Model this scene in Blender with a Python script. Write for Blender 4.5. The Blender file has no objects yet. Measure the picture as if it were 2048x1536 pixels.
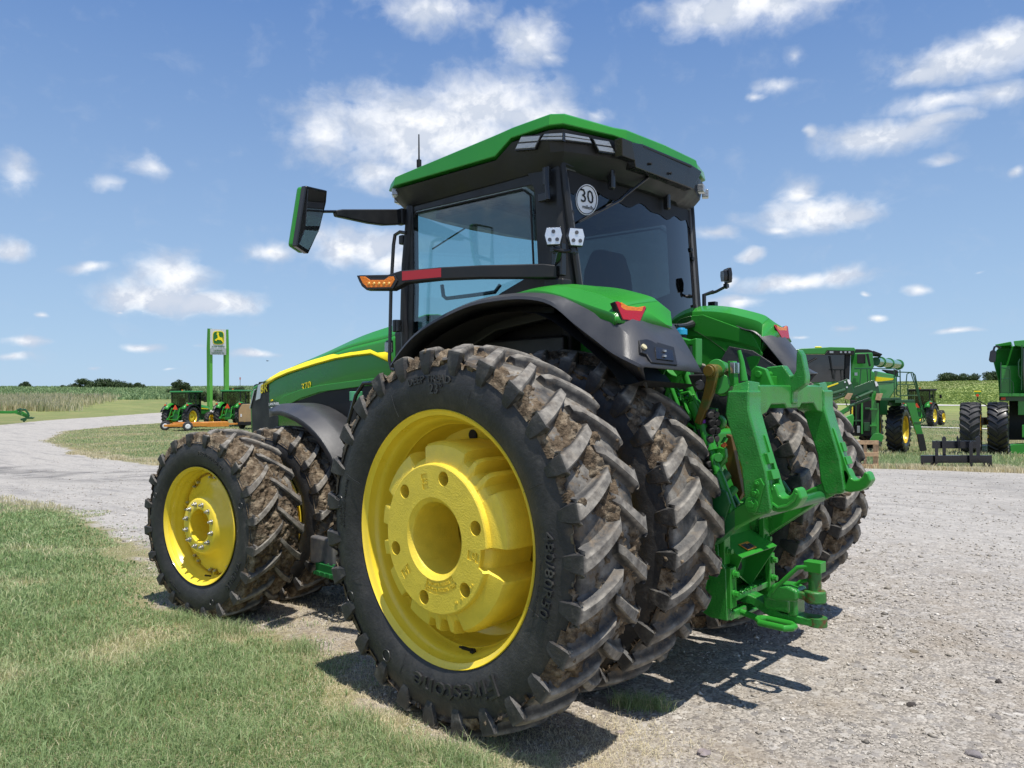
import bpy, math, random
import numpy as np
from mathutils import Matrix, Vector
random.seed(7)
rng = np.random.default_rng(7)
PI = math.pi
S = bpy.context.scene
COL = S.collection
# ---------------------------------------------------------------- camera
CP = np.array([-3.008, 4.418, 1.735]); YAW, PIT, ROL, FPX = -.819, .013, -.007, 1525.
def cam_rows():
    cy, sy, cp, sp = math.cos(YAW), math.sin(YAW), math.cos(PIT), math.sin(PIT)
    f = np.array([cy*cp, sy*cp, sp]); r = np.array([sy, -cy, 0.]); u = np.cross(r, f)
    c, s = math.cos(ROL), math.sin(ROL)
    return np.array([c*r+s*u, -s*r+c*u, f])
CR = cam_rows()
cd = bpy.data.cameras.new('camera'); cam = bpy.data.objects.new('camera', cd); COL.objects.link(cam)
cd.sensor_width = 36; cd.lens = FPX/2048*36; cd.clip_end = 5000; cd.clip_start = .05
M4 = Matrix.Identity(4)
for i in range(3):
    M4[i][0], M4[i][1], M4[i][2], M4[i][3] = CR[0][i], CR[1][i], -CR[2][i], CP[i]
cam.matrix_world = M4
S.camera = cam
S.render.resolution_x, S.render.resolution_y = 1024, 768
# ---------------------------------------------------------------- light, sky, exposure
SUNV = Vector((-.275, .085, 1)).normalized()
S.view_settings.view_transform = 'Standard'; S.view_settings.look = 'None'
S.view_settings.exposure = 0.42; S.view_settings.gamma = 1
S.cycles.max_bounces = 6; S.cycles.transparent_max_bounces = 12
S.cycles.sample_clamp_indirect = 6
sl = bpy.data.lights.new('sun', 'SUN'); sl.energy = 4.1; sl.angle = math.radians(.53); sl.color = (1, .95, .87)
so = bpy.data.objects.new('sun', sl); COL.objects.link(so); so.location = (0, 0, 30)
so.rotation_euler = SUNV.to_track_quat('Z', 'Y').to_euler()
W = bpy.data.worlds.new('World'); S.world = W; W.use_nodes = True
def az_el(u, v):
    d = ((u-1024)/FPX)*CR[0] - ((v-768)/FPX)*CR[1] + CR[2]; d /= np.linalg.norm(d)
    return math.atan2(d[1], d[0]), math.asin(d[2])
# cloud puffs: direction as seen in the photo, half width, half height (photo px), weight
CLOUDS = [(850,262,215,66,1),(975,215,150,50,1),(1075,235,100,40,.9),(760,350,80,36,.8),(640,268,60,42,.85),(1185,235,50,24,.5),
 (870,18,130,40,.75),(1060,82,62,44,.85),(1105,118,45,24,.5),(1500,12,185,42,.9),(1650,-5,110,20,.7),
 (1560,165,75,22,.5),(1600,110,34,30,.4),(1515,190,36,16,.45),
 (1950,112,130,36,1),(1840,150,60,22,.85),(2020,84,90,34,1),(1890,205,130,22,.75),(1990,190,80,24,.7),(1765,272,115,27,.95),(1875,240,90,20,.7),(1625,270,16,16,.7),
 (1885,318,45,16,.5),(1630,428,105,32,1),(1600,385,40,30,.8),(1705,432,55,24,.9),(1552,455,45,14,.8),(1430,466,60,16,.55),
 (1497,511,26,12,.85),(1605,562,110,17,.95),(1680,554,48,20,.95),(1462,560,22,13,.8),(1472,606,55,16,.9),
 (30,350,55,50,.55),(300,338,58,32,.65),(210,372,110,24,.3),(28,494,50,20,.85),
 (350,556,68,40,1),(300,590,95,30,.95),(440,606,82,22,1),(180,538,55,10,.7),
 (540,495,58,20,.8),(720,492,110,36,.95),(640,465,60,26,.7),(785,520,60,30,.9),
 (55,688,48,9,.9),(30,712,42,7,.7),(70,627,15,9,.7),(280,691,44,10,.85),(505,706,54,8,.75),(330,741,26,5,.5),(240,619,15,7,.5),
 (1835,582,28,10,.75),(1767,628,22,8,.85),(1912,664,36,7,.85),(1602,668,32,6,.6),(1741,586,12,6,.6),(2032,345,22,12,.6),(1520,235,0.1,.1,.1),
 (285,619,12,6,.45),(200,728,18,5,.45),(1950,540,26,8,.25),(400,690,60,8,.2),(1690,650,60,10,.25)]
def build_world():
    nt = W.node_tree; N = nt.nodes; L = nt.links; N.clear()
    def n(t, **k):
        q = N.new(t)
        for a, b in k.items(): setattr(q, a, b)
        return q
    def mth(op, a, b=None, c=None):
        q = n('ShaderNodeMath', operation=op)
        for i, x in enumerate((a, b, c)):
            if x is None: continue
            if isinstance(x, (int, float)): q.inputs[i].default_value = x
            else: L.new(x, q.inputs[i])
        return q.outputs[0]
    out = n('ShaderNodeOutputWorld')
    sky = n('ShaderNodeTexSky', sky_type='NISHITA', sun_disc=False)
    sky.sun_elevation = math.asin(SUNV.z); sky.sun_rotation = math.atan2(SUNV.x, SUNV.y)
    sky.air_density = 1.0; sky.dust_density = .35; sky.ozone_density = 3.0; sky.altitude = 300
    bg = n('ShaderNodeBackground'); bg.inputs[1].default_value = SKYS
    tc0 = n('ShaderNodeTexCoord'); sp0 = n('ShaderNodeSeparateXYZ'); L.new(tc0.outputs['Generated'], sp0.inputs[0])
    hz = n('ShaderNodeMapRange', interpolation_type='SMOOTHSTEP'); L.new(sp0.outputs[2], hz.inputs[0]); hz.inputs[1].default_value = -.05; hz.inputs[2].default_value = .42; hz.inputs[3].default_value = .9; hz.inputs[4].default_value = .75
    hm = n('ShaderNodeMix', data_type='RGBA'); L.new(hz.outputs[0], hm.inputs[0]); L.new(sky.outputs[0], hm.inputs[6])
    hg = n('ShaderNodeMapRange'); L.new(sp0.outputs[2], hg.inputs[0]); hg.inputs[1].default_value = 0.; hg.inputs[2].default_value = .5
    hc = n('ShaderNodeMix', data_type='RGBA'); L.new(hg.outputs[0], hc.inputs[0]); hc.inputs[6].default_value = (3.2, 4.6, 6.2, 1); hc.inputs[7].default_value = (.75, 1.75, 4.3, 1)
    L.new(hc.outputs[2], hm.inputs[7]); L.new(hm.outputs[2], bg.inputs[0])
    tc = n('ShaderNodeTexCoord'); sp = n('ShaderNodeSeparateXYZ'); L.new(tc.outputs['Generated'], sp.inputs[0])
    az = mth('ARCTAN2', sp.outputs[1], sp.outputs[0]); el = mth('ARCSINE', sp.outputs[2])
    cb = n('ShaderNodeCombineXYZ'); L.new(az, cb.inputs[0]); L.new(el, cb.inputs[1])
    P = cb.outputs[0]
    nz = n('ShaderNodeTexNoise'); nz.inputs['Scale'].default_value = 9; nz.inputs['Detail'].default_value = 4
    mp = n('ShaderNodeMapping'); mp.inputs['Scale'].default_value = (1, 2.2, 1); L.new(P, mp.inputs[0]); L.new(mp.outputs[0], nz.inputs[0])
    vs = n('ShaderNodeVectorMath', operation='SUBTRACT'); L.new(nz.outputs['Color'], vs.inputs[0]); vs.inputs[1].default_value = (.5, .5, .5)
    vm = n('ShaderNodeVectorMath', operation='MULTIPLY_ADD'); L.new(vs.outputs[0], vm.inputs[0]); vm.inputs[1].default_value = (.045, .03, 0); L.new(P, vm.inputs[2])
    Pw = vm.outputs[0]
    best = None
    rc = random.Random(11); away = []        # clouds in the rest of the sky, seen only in reflections
    for i in range(16): away.append((rc.uniform(.55, 4.9), rc.uniform(.12, .95), rc.uniform(.12, .32), rc.uniform(.05, .12), rc.uniform(.8, 1.)))
    for (u, v, a, b, w) in CLOUDS+[(None,)*5]*0+[(c, None, 0, 0, 0) for c in away]:
        if v is None:
            az_, ce, sa, se, w = u; ca = (az_+PI) % (2*PI)-PI; sa /= math.cos(ce)
        else: ca, ce = az_el(u, v)
        k = 1 if v is None else 1/math.hypot(1, (u-1024)/FPX)
        if v is not None: sa, se = a/FPX*k*1.02/max(.3, math.cos(ce)), b/FPX*k*1.15
        q = n('ShaderNodeVectorMath', operation='SUBTRACT'); L.new(Pw, q.inputs[0]); q.inputs[1].default_value = (ca, ce, 0)
        m = n('ShaderNodeVectorMath', operation='MULTIPLY'); L.new(q.outputs[0], m.inputs[0]); m.inputs[1].default_value = (1/sa, 1/se, 0)
        l = n('ShaderNodeVectorMath', operation='LENGTH'); L.new(m.outputs[0], l.inputs[0])
        o = mth('SUBTRACT', w*.9+.14, mth('MULTIPLY', l.outputs['Value'], .72))
        best = o if best is None else mth('MAXIMUM', best, o)
    def fbm(scale, off=0.):
        f = n('ShaderNodeTexNoise'); f.inputs['Scale'].default_value = scale; f.inputs['Detail'].default_value = 9; f.inputs['Roughness'].default_value = .56
        m2 = n('ShaderNodeMapping'); m2.inputs['Scale'].default_value = (1, 1.25, 1); m2.inputs['Location'].default_value = (.01, off, 3.3)
        L.new(Pw, m2.inputs[0]); L.new(m2.outputs[0], f.inputs[0]); return f.outputs[0]
    f1 = fbm(26); f2 = fbm(26, .035)
    dens = mth('ADD', best, mth('MULTIPLY', mth('SUBTRACT', f1, .5), 1.35))
    al = n('ShaderNodeMapRange', interpolation_type='SMOOTHSTEP'); L.new(dens, al.inputs[0])
    al.inputs[1].default_value = .0; al.inputs[2].default_value = .86
    # thin high haze puffs spread all round, so the sky is not empty elsewhere
    g = n('ShaderNodeMapRange', interpolation_type='SMOOTHSTEP'); L.new(f1, g.inputs[0]); g.inputs[1].default_value = .53; g.inputs[2].default_value = .85; g.inputs[4].default_value = .22
    alpha = mth('MAXIMUM', mth('MULTIPLY', al.outputs[0], .97), g.outputs[0])
    shade = n('ShaderNodeMapRange'); L.new(mth('SUBTRACT', f2, f1), shade.inputs[0]); shade.inputs[1].default_value = -.10; shade.inputs[2].default_value = .10
    thick = n('ShaderNodeMapRange'); L.new(dens, thick.inputs[0]); thick.inputs[1].default_value = .1; thick.inputs[2].default_value = 1.2; thick.inputs[3].default_value = .0; thick.inputs[4].default_value = .5
    sh = mth('ADD', mth('MULTIPLY', shade.outputs[0], .75), mth('MULTIPLY', thick.outputs[0], .6))
    cr = n('ShaderNodeMix', data_type='RGBA'); L.new(sh, cr.inputs[0]); cr.inputs[6].default_value = (.50, .57, .70, 1); cr.inputs[7].default_value = (.97, .98, 1., 1)
    cb2 = n('ShaderNodeBackground'); L.new(cr.outputs[2], cb2.inputs[0]); cb2.inputs[1].default_value = CLDS
    mx = n('ShaderNodeMixShader'); L.new(alpha, mx.inputs[0]); L.new(bg.outputs[0], mx.inputs[1]); L.new(cb2.outputs[0], mx.inputs[2])
    L.new(mx.outputs[0], out.inputs[0])
SKYS, CLDS = .103, .82
build_world()
# ---------------------------------------------------------------- measuring helpers (photo point -> point on a real plane)
def at(u, v, ax, val):
    d = ((u-1024)/FPX)*CR[0] - ((v-768)/FPX)*CR[1] + CR[2]
    t = (val-CP[ax])/d[ax]; return tuple(CP+t*d)
def atp(u, v, p0, nrm):
    d = ((u-1024)/FPX)*CR[0] - ((v-768)/FPX)*CR[1] + CR[2]
    p0 = np.array(p0); nrm = np.array(nrm); t = (p0-CP)@nrm/(d@nrm); return tuple(CP+t*d)
# ---------------------------------------------------------------- materials
def P(name, base, rough=.5, metal=0., coat=0., bump=None, var=None, dirt=None, spec=.5, coords='Object', emis=None):
    m = bpy.data.materials.new(name); m.use_nodes = True; nt = m.node_tree; N = nt.nodes; L = nt.links
    b = N['Principled BSDF']; b.inputs['Base Color'].default_value = (*base, 1); b.inputs['Roughness'].default_value = rough
    b.inputs['Metallic'].default_value = metal; b.inputs['Coat Weight'].default_value = coat; b.inputs['Coat Roughness'].default_value = .08
    b.inputs['Specular IOR Level'].default_value = spec
    tc = N.new('ShaderNodeTexCoord')
    last = None
    if var:   # (scale, amount)
        nz = N.new('ShaderNodeTexNoise'); nz.inputs['Scale'].default_value = var[0]; nz.inputs['Detail'].default_value = 6; L.new(tc.outputs[coords], nz.inputs[0])
        mr = N.new('ShaderNodeMapRange'); mr.inputs[1].default_value = .3; mr.inputs[2].default_value = .7; mr.inputs[3].default_value = 1-var[1]; mr.inputs[4].default_value = 1+var[1]; L.new(nz.outputs[0], mr.inputs[0])
        h = N.new('ShaderNodeHueSaturation'); h.inputs['Color'].default_value = (*base, 1); L.new(mr.outputs[0], h.inputs['Value']); last = h.outputs[0]
        mr2 = N.new('ShaderNodeMapRange'); mr2.inputs[1].default_value = .3; mr2.inputs[2].default_value = .7; mr2.inputs[3].default_value = max(.02, rough-.1); mr2.inputs[4].default_value = min(1, rough+.12); L.new(nz.outputs[0], mr2.inputs[0]); L.new(mr2.outputs[0], b.inputs['Roughness'])
    if dirt:  # (colour, scale, lo, hi, amount)
        nz = N.new('ShaderNodeTexNoise'); nz.inputs['Scale'].default_value = dirt[1]; nz.inputs['Detail'].default_value = 9; nz.inputs['Roughness'].default_value = .65; L.new(tc.outputs[coords], nz.inputs[0])
        mr = N.new('ShaderNodeMapRange'); mr.inputs[1].default_value = dirt[2]; mr.inputs[2].default_value = dirt[3]; mr.inputs[4].default_value = dirt[4]; L.new(nz.outputs[0], mr.inputs[0])
        mx = N.new('ShaderNodeMix'); mx.data_type = 'RGBA'; L.new(mr.outputs[0], mx.inputs[0])
        if last: L.new(last, mx.inputs[6])
        else: mx.inputs[6].default_value = (*base, 1)
        mx.inputs[7].default_value = (*dirt[0], 1); last = mx.outputs[2]
    if last: L.new(last, b.inputs['Base Color'])
    if bump:  # (scale, strength)
        nz = N.new('ShaderNodeTexNoise'); nz.inputs['Scale'].default_value = bump[0]; nz.inputs['Detail'].default_value = 3; L.new(tc.outputs[coords], nz.inputs[0])
        bp = N.new('ShaderNodeBump'); bp.inputs['Strength'].default_value = bump[1]; bp.inputs['Distance'].default_value = .01; L.new(nz.outputs[0], bp.inputs['Height']); L.new(bp.outputs[0], b.inputs['Normal'])
    if emis: b.inputs['Emission Color'].default_value = (*emis[0], 1); b.inputs['Emission Strength'].default_value = emis[1]
    return m
def edge_wear(m, colour=(.30, .36, .22), r=.006, amt=.8):
    nt = m.node_tree; N = nt.nodes; L = nt.links; b = N['Principled BSDF']
    bv = N.new('ShaderNodeBevel'); bv.samples = 4; bv.inputs[0].default_value = r; g = N.new('ShaderNodeNewGeometry')
    d = N.new('ShaderNodeVectorMath'); d.operation = 'DOT_PRODUCT'; L.new(bv.outputs[0], d.inputs[0]); L.new(g.outputs['Normal'], d.inputs[1])
    mr = N.new('ShaderNodeMapRange'); L.new(d.outputs['Value'], mr.inputs[0]); mr.inputs[1].default_value = .985; mr.inputs[2].default_value = .93; mr.inputs[3].default_value = 0; mr.inputs[4].default_value = amt
    nz = N.new('ShaderNodeTexNoise'); nz.inputs['Scale'].default_value = 25; nz.inputs['Detail'].default_value = 6; tc = N.new('ShaderNodeTexCoord'); L.new(tc.outputs['Object'], nz.inputs[0])
    m2 = N.new('ShaderNodeMapRange'); L.new(nz.outputs[0], m2.inputs[0]); m2.inputs[1].default_value = .42; m2.inputs[2].default_value = .58
    mu = N.new('ShaderNodeMath'); mu.operation = 'MULTIPLY'; L.new(mr.outputs[0], mu.inputs[0]); L.new(m2.outputs[0], mu.inputs[1])
    mx = N.new('ShaderNodeMix'); mx.data_type = 'RGBA'; L.new(mu.outputs[0], mx.inputs[0])
    src = b.inputs['Base Color'].links[0].from_socket; L.new(src, mx.inputs[6]); mx.inputs[7].default_value = (*colour, 1); L.new(mx.outputs[2], b.inputs['Base Color'])
def glass(name, tint, refl=1.0, rough=.0, ior=1.52):
    m = bpy.data.materials.new(name); m.use_nodes = True; nt = m.node_tree; N = nt.nodes; L = nt.links; N.clear()
    o = N.new('ShaderNodeOutputMaterial'); t = N.new('ShaderNodeBsdfTransparent'); t.inputs[0].default_value = (*tint, 1)
    g = N.new('ShaderNodeBsdfGlossy'); g.inputs['Roughness'].default_value = rough; g.inputs[0].default_value = (refl, refl, refl, 1)
    f = N.new('ShaderNodeFresnel'); gm = N.new('ShaderNodeNewGeometry'); mm = N.new('ShaderNodeMapRange'); mm.inputs[3].default_value = ior; mm.inputs[4].default_value = 1/ior
    L.new(gm.outputs['Backfacing'], mm.inputs[0]); L.new(mm.outputs[0], f.inputs[0]); mx = N.new('ShaderNodeMixShader')
    L.new(f.outputs[0], mx.inputs[0]); L.new(t.outputs[0], mx.inputs[1]); L.new(g.outputs[0], mx.inputs[2]); L.new(mx.outputs[0], o.inputs[0])
    return m
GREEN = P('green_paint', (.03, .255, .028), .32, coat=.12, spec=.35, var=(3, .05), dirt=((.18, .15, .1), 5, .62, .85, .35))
GREENC = P('cast_green_paint', (.026, .235, .03), .30, coat=.45, bump=(120, .35), var=(7, .2), dirt=((.22, .2, .12), 17, .6, .78, .55))
edge_wear(GREENC)
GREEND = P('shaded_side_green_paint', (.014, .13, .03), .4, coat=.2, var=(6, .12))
YELLOW = P('yellow_paint', (.90, .675, .045), .32, coat=.4, var=(5, .05), dirt=((.25, .17, .05), 9, .64, .85, .35))
YELLOWC = P('cast_yellow_paint', (.87, .655, .06), .42, coat=.15, bump=(140, .32), var=(12, .08), dirt=((.3, .2, .05), 22, .68, .8, .4))
STRIPE = P('yellow_decal', (.92, .74, .02), .4, spec=.3)
BLACK = P('black_plastic', (.010, .0105, .0115), .48, bump=(260, .12), var=(8, .15), dirt=((.2, .18, .15), 4, .6, .95, .12))
BLACKG = P('black_gloss', (.012, .012, .013), .25, coat=.2, var=(10, .1))
FENDER = P('grey_fender_plastic', (.052, .053, .058), .42, bump=(320, .15), var=(5, .12), dirt=((.25, .22, .18), 6, .6, .95, .18))
DARK = P('matt_black', (.008, .008, .009), .7)
GREYM = P('grey_metal', (.35, .36, .37), .35, metal=.8)
STEEL = P('bolt_steel', (.5, .5, .5), .32, metal=.9, var=(40, .15))
CHROME = P('chrome', (.8, .8, .8), .08, metal=1)
WHITEP = P('white_sticker', (.8, .8, .8), .4)
REDL = P('red_lens', (.42, .006, .01), .25, coat=.2, bump=(90, .3))
AMBL = P('amber_lens', (.85, .22, .008), .25, coat=.2, bump=(90, .4))
CLEARL = P('clear_lens', (.34, .355, .37), .12, coat=1, bump=(70, .4), metal=.3)
REDR = P('red_reflector', (.42, .02, .03), .35)
ORANGE = P('orange_paint', (.62, .24, .03), .4, var=(6, .1), dirt=((.3, .2, .1), 8, .6, .85, .4))
BLUE = P('blue_plastic', (.02, .36, .62), .4)
PURPLE = P('purple_plastic', (.2, .04, .4), .4)
LIGHTG = P('sage_green_plastic', (.1, .42, .2), .4)
RUSTY = P('rusty_green_steel', (.03, .17, .03), .5, dirt=((.14, .055, .02), 18, .5, .62, 1.), bump=(90, .3))
WOOD = P('pine_wood', (.42, .28, .16), .75, var=(14, .25), bump=(60, .3))
TAN = P('tan_paint', (.45, .3, .15), .6, var=(4, .08))
GLASSD = glass('tinted_rear_glass', (.085, .083, .076), ior=1.72); GLASSL = glass('door_glass', (.70, .84, .84), ior=1.7); MIRRORM = P('mirror_glass', (.75, .77, .8), .02, metal=1)
GLASSB = glass('far_cab_glass', (.5, .58, .55))
# ---------------------------------------------------------------- numpy value noise
def _h(a): 
    a = (a ^ (a >> 13)) * 1274126177 & 0xffffffff
    return (a ^ (a >> 16)) & 0xffffffff
def vnoise(x, y, z=0., seed=0):
    x, y, z = np.broadcast_arrays(np.asarray(x, float), np.asarray(y, float), np.asarray(z, float))
    xi, yi, zi = np.floor(x).astype(np.int64), np.floor(y).astype(np.int64), np.floor(z).astype(np.int64)
    fx, fy, fz = x-xi, y-yi, z-zi
    fx, fy, fz = fx*fx*(3-2*fx), fy*fy*(3-2*fy), fz*fz*(3-2*fz)
    r = 0
    for dx in (0, 1):
        for dy in (0, 1):
            for dz in (0, 1):
                hh = _h(((xi+dx)*374761393 + (yi+dy)*668265263 + (zi+dz)*2147483647 + seed*974711) & 0xffffffff)/4294967295.
                r = r + hh*(fx if dx else 1-fx)*(fy if dy else 1-fy)*(fz if dz else 1-fz)
    return r
def fbm(x, y, z=0., o=4, seed=0):
    s = 0; a = .5; t = 0
    for i in range(o):
        s = s + a*vnoise(x*2**i, y*2**i, z*2**i, seed+i*17); t += a; a *= .5
    return s/t
# ---------------------------------------------------------------- mesh builder
def resample(rows, k=3):      # smooth (Catmull-Rom) interpolation between the rows of a grid
    A = [np.array(r, float) for r in rows]; out = []
    for i in range(len(A)-1):
        p0, p1, p2, p3 = A[max(i-1, 0)], A[i], A[i+1], A[min(i+2, len(A)-1)]
        for j in range(k):
            t = j/k; out.append(.5*((2*p1)+(-p0+p2)*t+(2*p0-5*p1+4*p2-p3)*t*t+(-p0+3*p1-3*p2+p3)*t**3))
    out.append(A[-1]); return [[tuple(p) for p in r] for r in out]
class MB:
    def __init__(s): s.v = []; s.f = []
    def add(s, vs, fs):
        o = len(s.v); s.v += [tuple(map(float, v)) for v in vs]; s.f += [tuple(i+o for i in f) for f in fs]; return s
    def box(s, c, d, rz=0, ry=0, rx=0):
        R = Matrix.Rotation(rz, 3, 'Z') @ Matrix.Rotation(ry, 3, 'Y') @ Matrix.Rotation(rx, 3, 'X')
        vs = [Vector(c) + R @ Vector((x*d[0]/2, y*d[1]/2, z*d[2]/2)) for x in (-1, 1) for y in (-1, 1) for z in (-1, 1)]
        return s.add(vs, [(0, 1, 3, 2), (4, 6, 7, 5), (0, 4, 5, 1), (2, 3, 7, 6), (0, 2, 6, 4), (1, 5, 7, 3)])
    def prism(s, pts, vec):      # pts: 3d polygon; vec: extrusion
        n = len(pts); v = Vector(vec); A = [Vector(p) for p in pts]
        nrm = Vector((0, 0, 0))
        for i in range(n): nrm += A[i].cross(A[(i+1) % n])
        if nrm.dot(v) > 0: A.reverse()
        vs = A + [p+v for p in A]
        return s.add(vs, [tuple(range(n)), tuple(range(2*n-1, n-1, -1))] + [((i+1) % n, i, i+n, (i+1) % n+n) for i in range(n)])
    def py(s, pts, y0, y1):      # profile in xz, extruded in y
        return s.prism([(x, y0, z) for x, z in pts], (0, y1-y0, 0))
    def tube(s, path, r, n=10, cap=True, closed=False):
        A = [Vector(p) for p in path]; m = len(A); rr = r if isinstance(r, (list, tuple)) else [r]*m
        up = None; vs = []; fs = []
        for i in range(m):
            if closed: t = A[(i+1) % m]-A[i-1]
            else: t = (A[min(i+1, m-1)]-A[max(i-1, 0)])
            t.normalize()
            if up is None: up = t.orthogonal().normalized()
            else: up = (up - t*up.dot(t)).normalized()
            w = t.cross(up)
            for k in range(n): vs.append(A[i] + (up*math.cos(2*PI*k/n) + w*math.sin(2*PI*k/n))*rr[i])
        for i in range(m if closed else m-1):
            j = (i+1) % m
            for k in range(n): fs.append((i*n+k, i*n+(k+1) % n, j*n+(k+1) % n, j*n+k))
        if cap and not closed: fs += [tuple(range(n-1, -1, -1)), tuple((m-1)*n+k for k in range(n))]
        return s.add(vs, fs)
    def cyl(s, a, b, r, n=20, r2=None): return s.tube([a, b], [r, r if r2 is None else r2], n)
    def lathe(s, prof, c=(0, 0, 0), n=48, axis='y', closed=False):   # prof: (r, h)
        m = len(prof); vs = []; fs = []
        for k in range(n):
            a = 2*PI*k/n; ca, sa = math.cos(a), math.sin(a)
            for r, h in prof:
                if axis == 'y': vs.append((c[0]+r*ca, c[1]+h, c[2]+r*sa))
                elif axis == 'z': vs.append((c[0]+r*ca, c[1]+r*sa, c[2]+h))
                else: vs.append((c[0]+h, c[1]+r*ca, c[2]+r*sa))
        for k in range(n):
            k2 = (k+1) % n
            for i in range(m if closed else m-1):
                j = (i+1) % m
                fs.append((k*m+i, k*m+j, k2*m+j, k2*m+i))
        return s.add(vs, fs)
    def grid(s, rows, close=False):
        m = len(rows[0]); vs = [p for r in rows for p in r]; fs = []
        for i in range(len(rows)-1):
            for j in range(m if close else m-1): fs.append((i*m+j, i*m+(j+1) % m, (i+1)*m+(j+1) % m, (i+1)*m+j))
        return s.add(vs, fs)
    def hexbolt(s, c, ax, r=.012, h=.012):
        a = Vector(ax).normalized(); s.cyl(Vector(c), Vector(c)+a*h, r, 6); return s
    def mesh(s, name):
        me = bpy.data.meshes.new(name); me.from_pydata(s.v, [], s.f); me.update(); return me
    def build(s, name, mat, parent=None, bevel=0, smooth=30, seg=2, solid=0, flip=False):
        me = s.mesh(name)
        return finish(me, name, mat, parent, bevel, smooth, seg, solid)
def finish(me, name, mat, parent=None, bevel=0, smooth=30, seg=2, solid=0):
    o = bpy.data.objects.new(name, me); COL.objects.link(o)
    for m in (mat if isinstance(mat, (list, tuple)) else [mat]): me.materials.append(m)
    if smooth: me.shade_smooth(); me.set_sharp_from_angle(angle=math.radians(smooth))
    if parent: o.parent = parent
    if solid:
        q = o.modifiers.new('solid', 'SOLIDIFY'); q.thickness = solid; q.offset = 0
    if bevel:
        q = o.modifiers.new('bevel', 'BEVEL'); q.width = bevel; q.segments = seg; q.limit_method = 'ANGLE'; q.angle_limit = math.radians(35); q.harden_normals = True
    return o
def np_mesh(name, V, F, mat, smooth=False):
    """V (n,3) array, F (m,k) index array of equal-sized faces"""
    me = bpy.data.meshes.new(name); k = F.shape[1]
    me.vertices.add(len(V)); me.vertices.foreach_set('co', V.astype(np.float32).ravel())
    me.loops.add(F.size); me.loops.foreach_set('vertex_index', F.astype(np.int32).ravel())
    me.polygons.add(len(F)); me.polygons.foreach_set('loop_start', np.arange(0, F.size, k, dtype=np.int32))
    me.update(calc_edges=True); me.materials.append(mat)
    if smooth: me.shade_smooth()
    return me
def link(me, name, parent=None, loc=None):
    o = bpy.data.objects.new(name, me); COL.objects.link(o)
    if parent: o.parent = parent
    if loc: o.location = loc
    return o
def tag(o, label=None, cat=None, group=None, kind=None):
    if label: o['label'] = label
    if cat: o['category'] = cat
    if group: o['group'] = group
    if kind: o['kind'] = kind
    return o
def empty(name, loc=(0, 0, 0), rz=0, parent=None):
    o = bpy.data.objects.new(name, None); COL.objects.link(o); o.location = loc; o.rotation_euler = (0, 0, rz); o.empty_display_size = .2
    if parent: o.parent = parent
    return o
def copy_tree(o, parent=None):
    c = o.copy(); COL.objects.link(c)
    if parent: c.parent = parent
    for ch in list(o.children): copy_tree(ch, c)
    return c
def text_mesh(body, size, extrude=.002, shear=0., xs=1., align='CENTER'):
    cu = bpy.data.curves.new('t', 'FONT'); cu.body = body; cu.size = size; cu.extrude = extrude; cu.shear = shear; cu.align_x = align; cu.align_y = 'CENTER'; cu.resolution_u = 2
    ob = bpy.data.objects.new('t', cu); COL.objects.link(ob)
    me = bpy.data.meshes.new_from_object(ob.evaluated_get(bpy.context.evaluated_depsgraph_get()))
    vs = [(v.co.x*xs, v.co.y, v.co.z) for v in me.vertices]; fs = [tuple(p.vertices) for p in me.polygons]
    bpy.data.objects.remove(ob); bpy.data.curves.remove(cu); bpy.data.meshes.remove(me)
    return vs, fs
def text_on(mb, body, size, origin, xdir, ydir, extrude=.002, shear=0, xs=1.):
    vs, fs = text_mesh(body, size, extrude, shear, xs); o = Vector(origin); X = Vector(xdir).normalized(); Y = Vector(ydir).normalized(); Z = X.cross(Y)
    return mb.add([o+X*a+Y*b+Z*c for a, b, c in vs], fs)
# ================================================================ GROUND
def ss(a, b, x):
    t = np.clip((x-a)/(b-a), 0, 1); return t*t*(3-2*t)
def terr(x, y):
    d = np.hypot(x+1, y-2)
    return -.75*ss(7, 32, d)+5.6*ss(70, 290, d)-3*ss(300, 1400, d)
def sdpoly(px, py, poly):       # signed distance, positive inside
    px, py = np.asarray(px, float), np.asarray(py, float)
    d = np.full(px.shape, 1e18); inside = np.zeros(px.shape, bool); n = len(poly)
    for i in range(n):
        ax, ay = poly[i]; bx, by = poly[(i+1) % n]; ex, ey = bx-ax, by-ay; wx, wy = px-ax, py-ay
        t = np.clip((wx*ex+wy*ey)/(ex*ex+ey*ey), 0, 1); d = np.minimum(d, (wx-ex*t)**2+(wy-ey*t)**2)
        c = ((ay > py) != (by > py)) & (px < (bx-ax)*(py-ay)/((by-ay) if by != ay else 1e-9)+ax); inside ^= c
    return np.where(inside, 1, -1)*np.sqrt(d)
LAWN = [(14.3,.9),(11.5,.4),(9.6,.46),(7.,.84),(5.8,1.),(4.65,1.4),(3.3,1.68),(2.6,1.68),(2.,1.51),(1.7,1.47),(1.07,1.6),(.57,1.78),(.2,1.86),(-.05,1.9),(-.3,1.86),(-.5,1.8),(-.62,1.85),(-.85,2.1),(-1.05,2.5),(-1.3,3.2),(-2.5,8),(5,14),(30,16),(26,5)]
FARG = [(18.9,-8.9),(19.6,-7.6),(21,-6.7),(24,-6.6),(28,-6.7),(34.4,-7.3),(46,-9),(59,-14),(66,-20),(70,-26),(78,-36),(88,-52),(110,-90),(200,-300),(-400,-300),(-40,-60),(-20,-35),(-5,-24),(1,-20.3),(2,-19.7),(4.1,-18),(5,-18),(10,-13),(15,-10.5)]
FIELD = [(72,-9),(76.9,-14.1),(85.7,-20.5),(90,-26.7),(96.6,-35.5),(110,-54),(140,-95),(240,-300),(300,-1500),(1500,-1500),(1500,1500),(-300,1500),(-40,70),(20,45),(50,16)]
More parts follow.
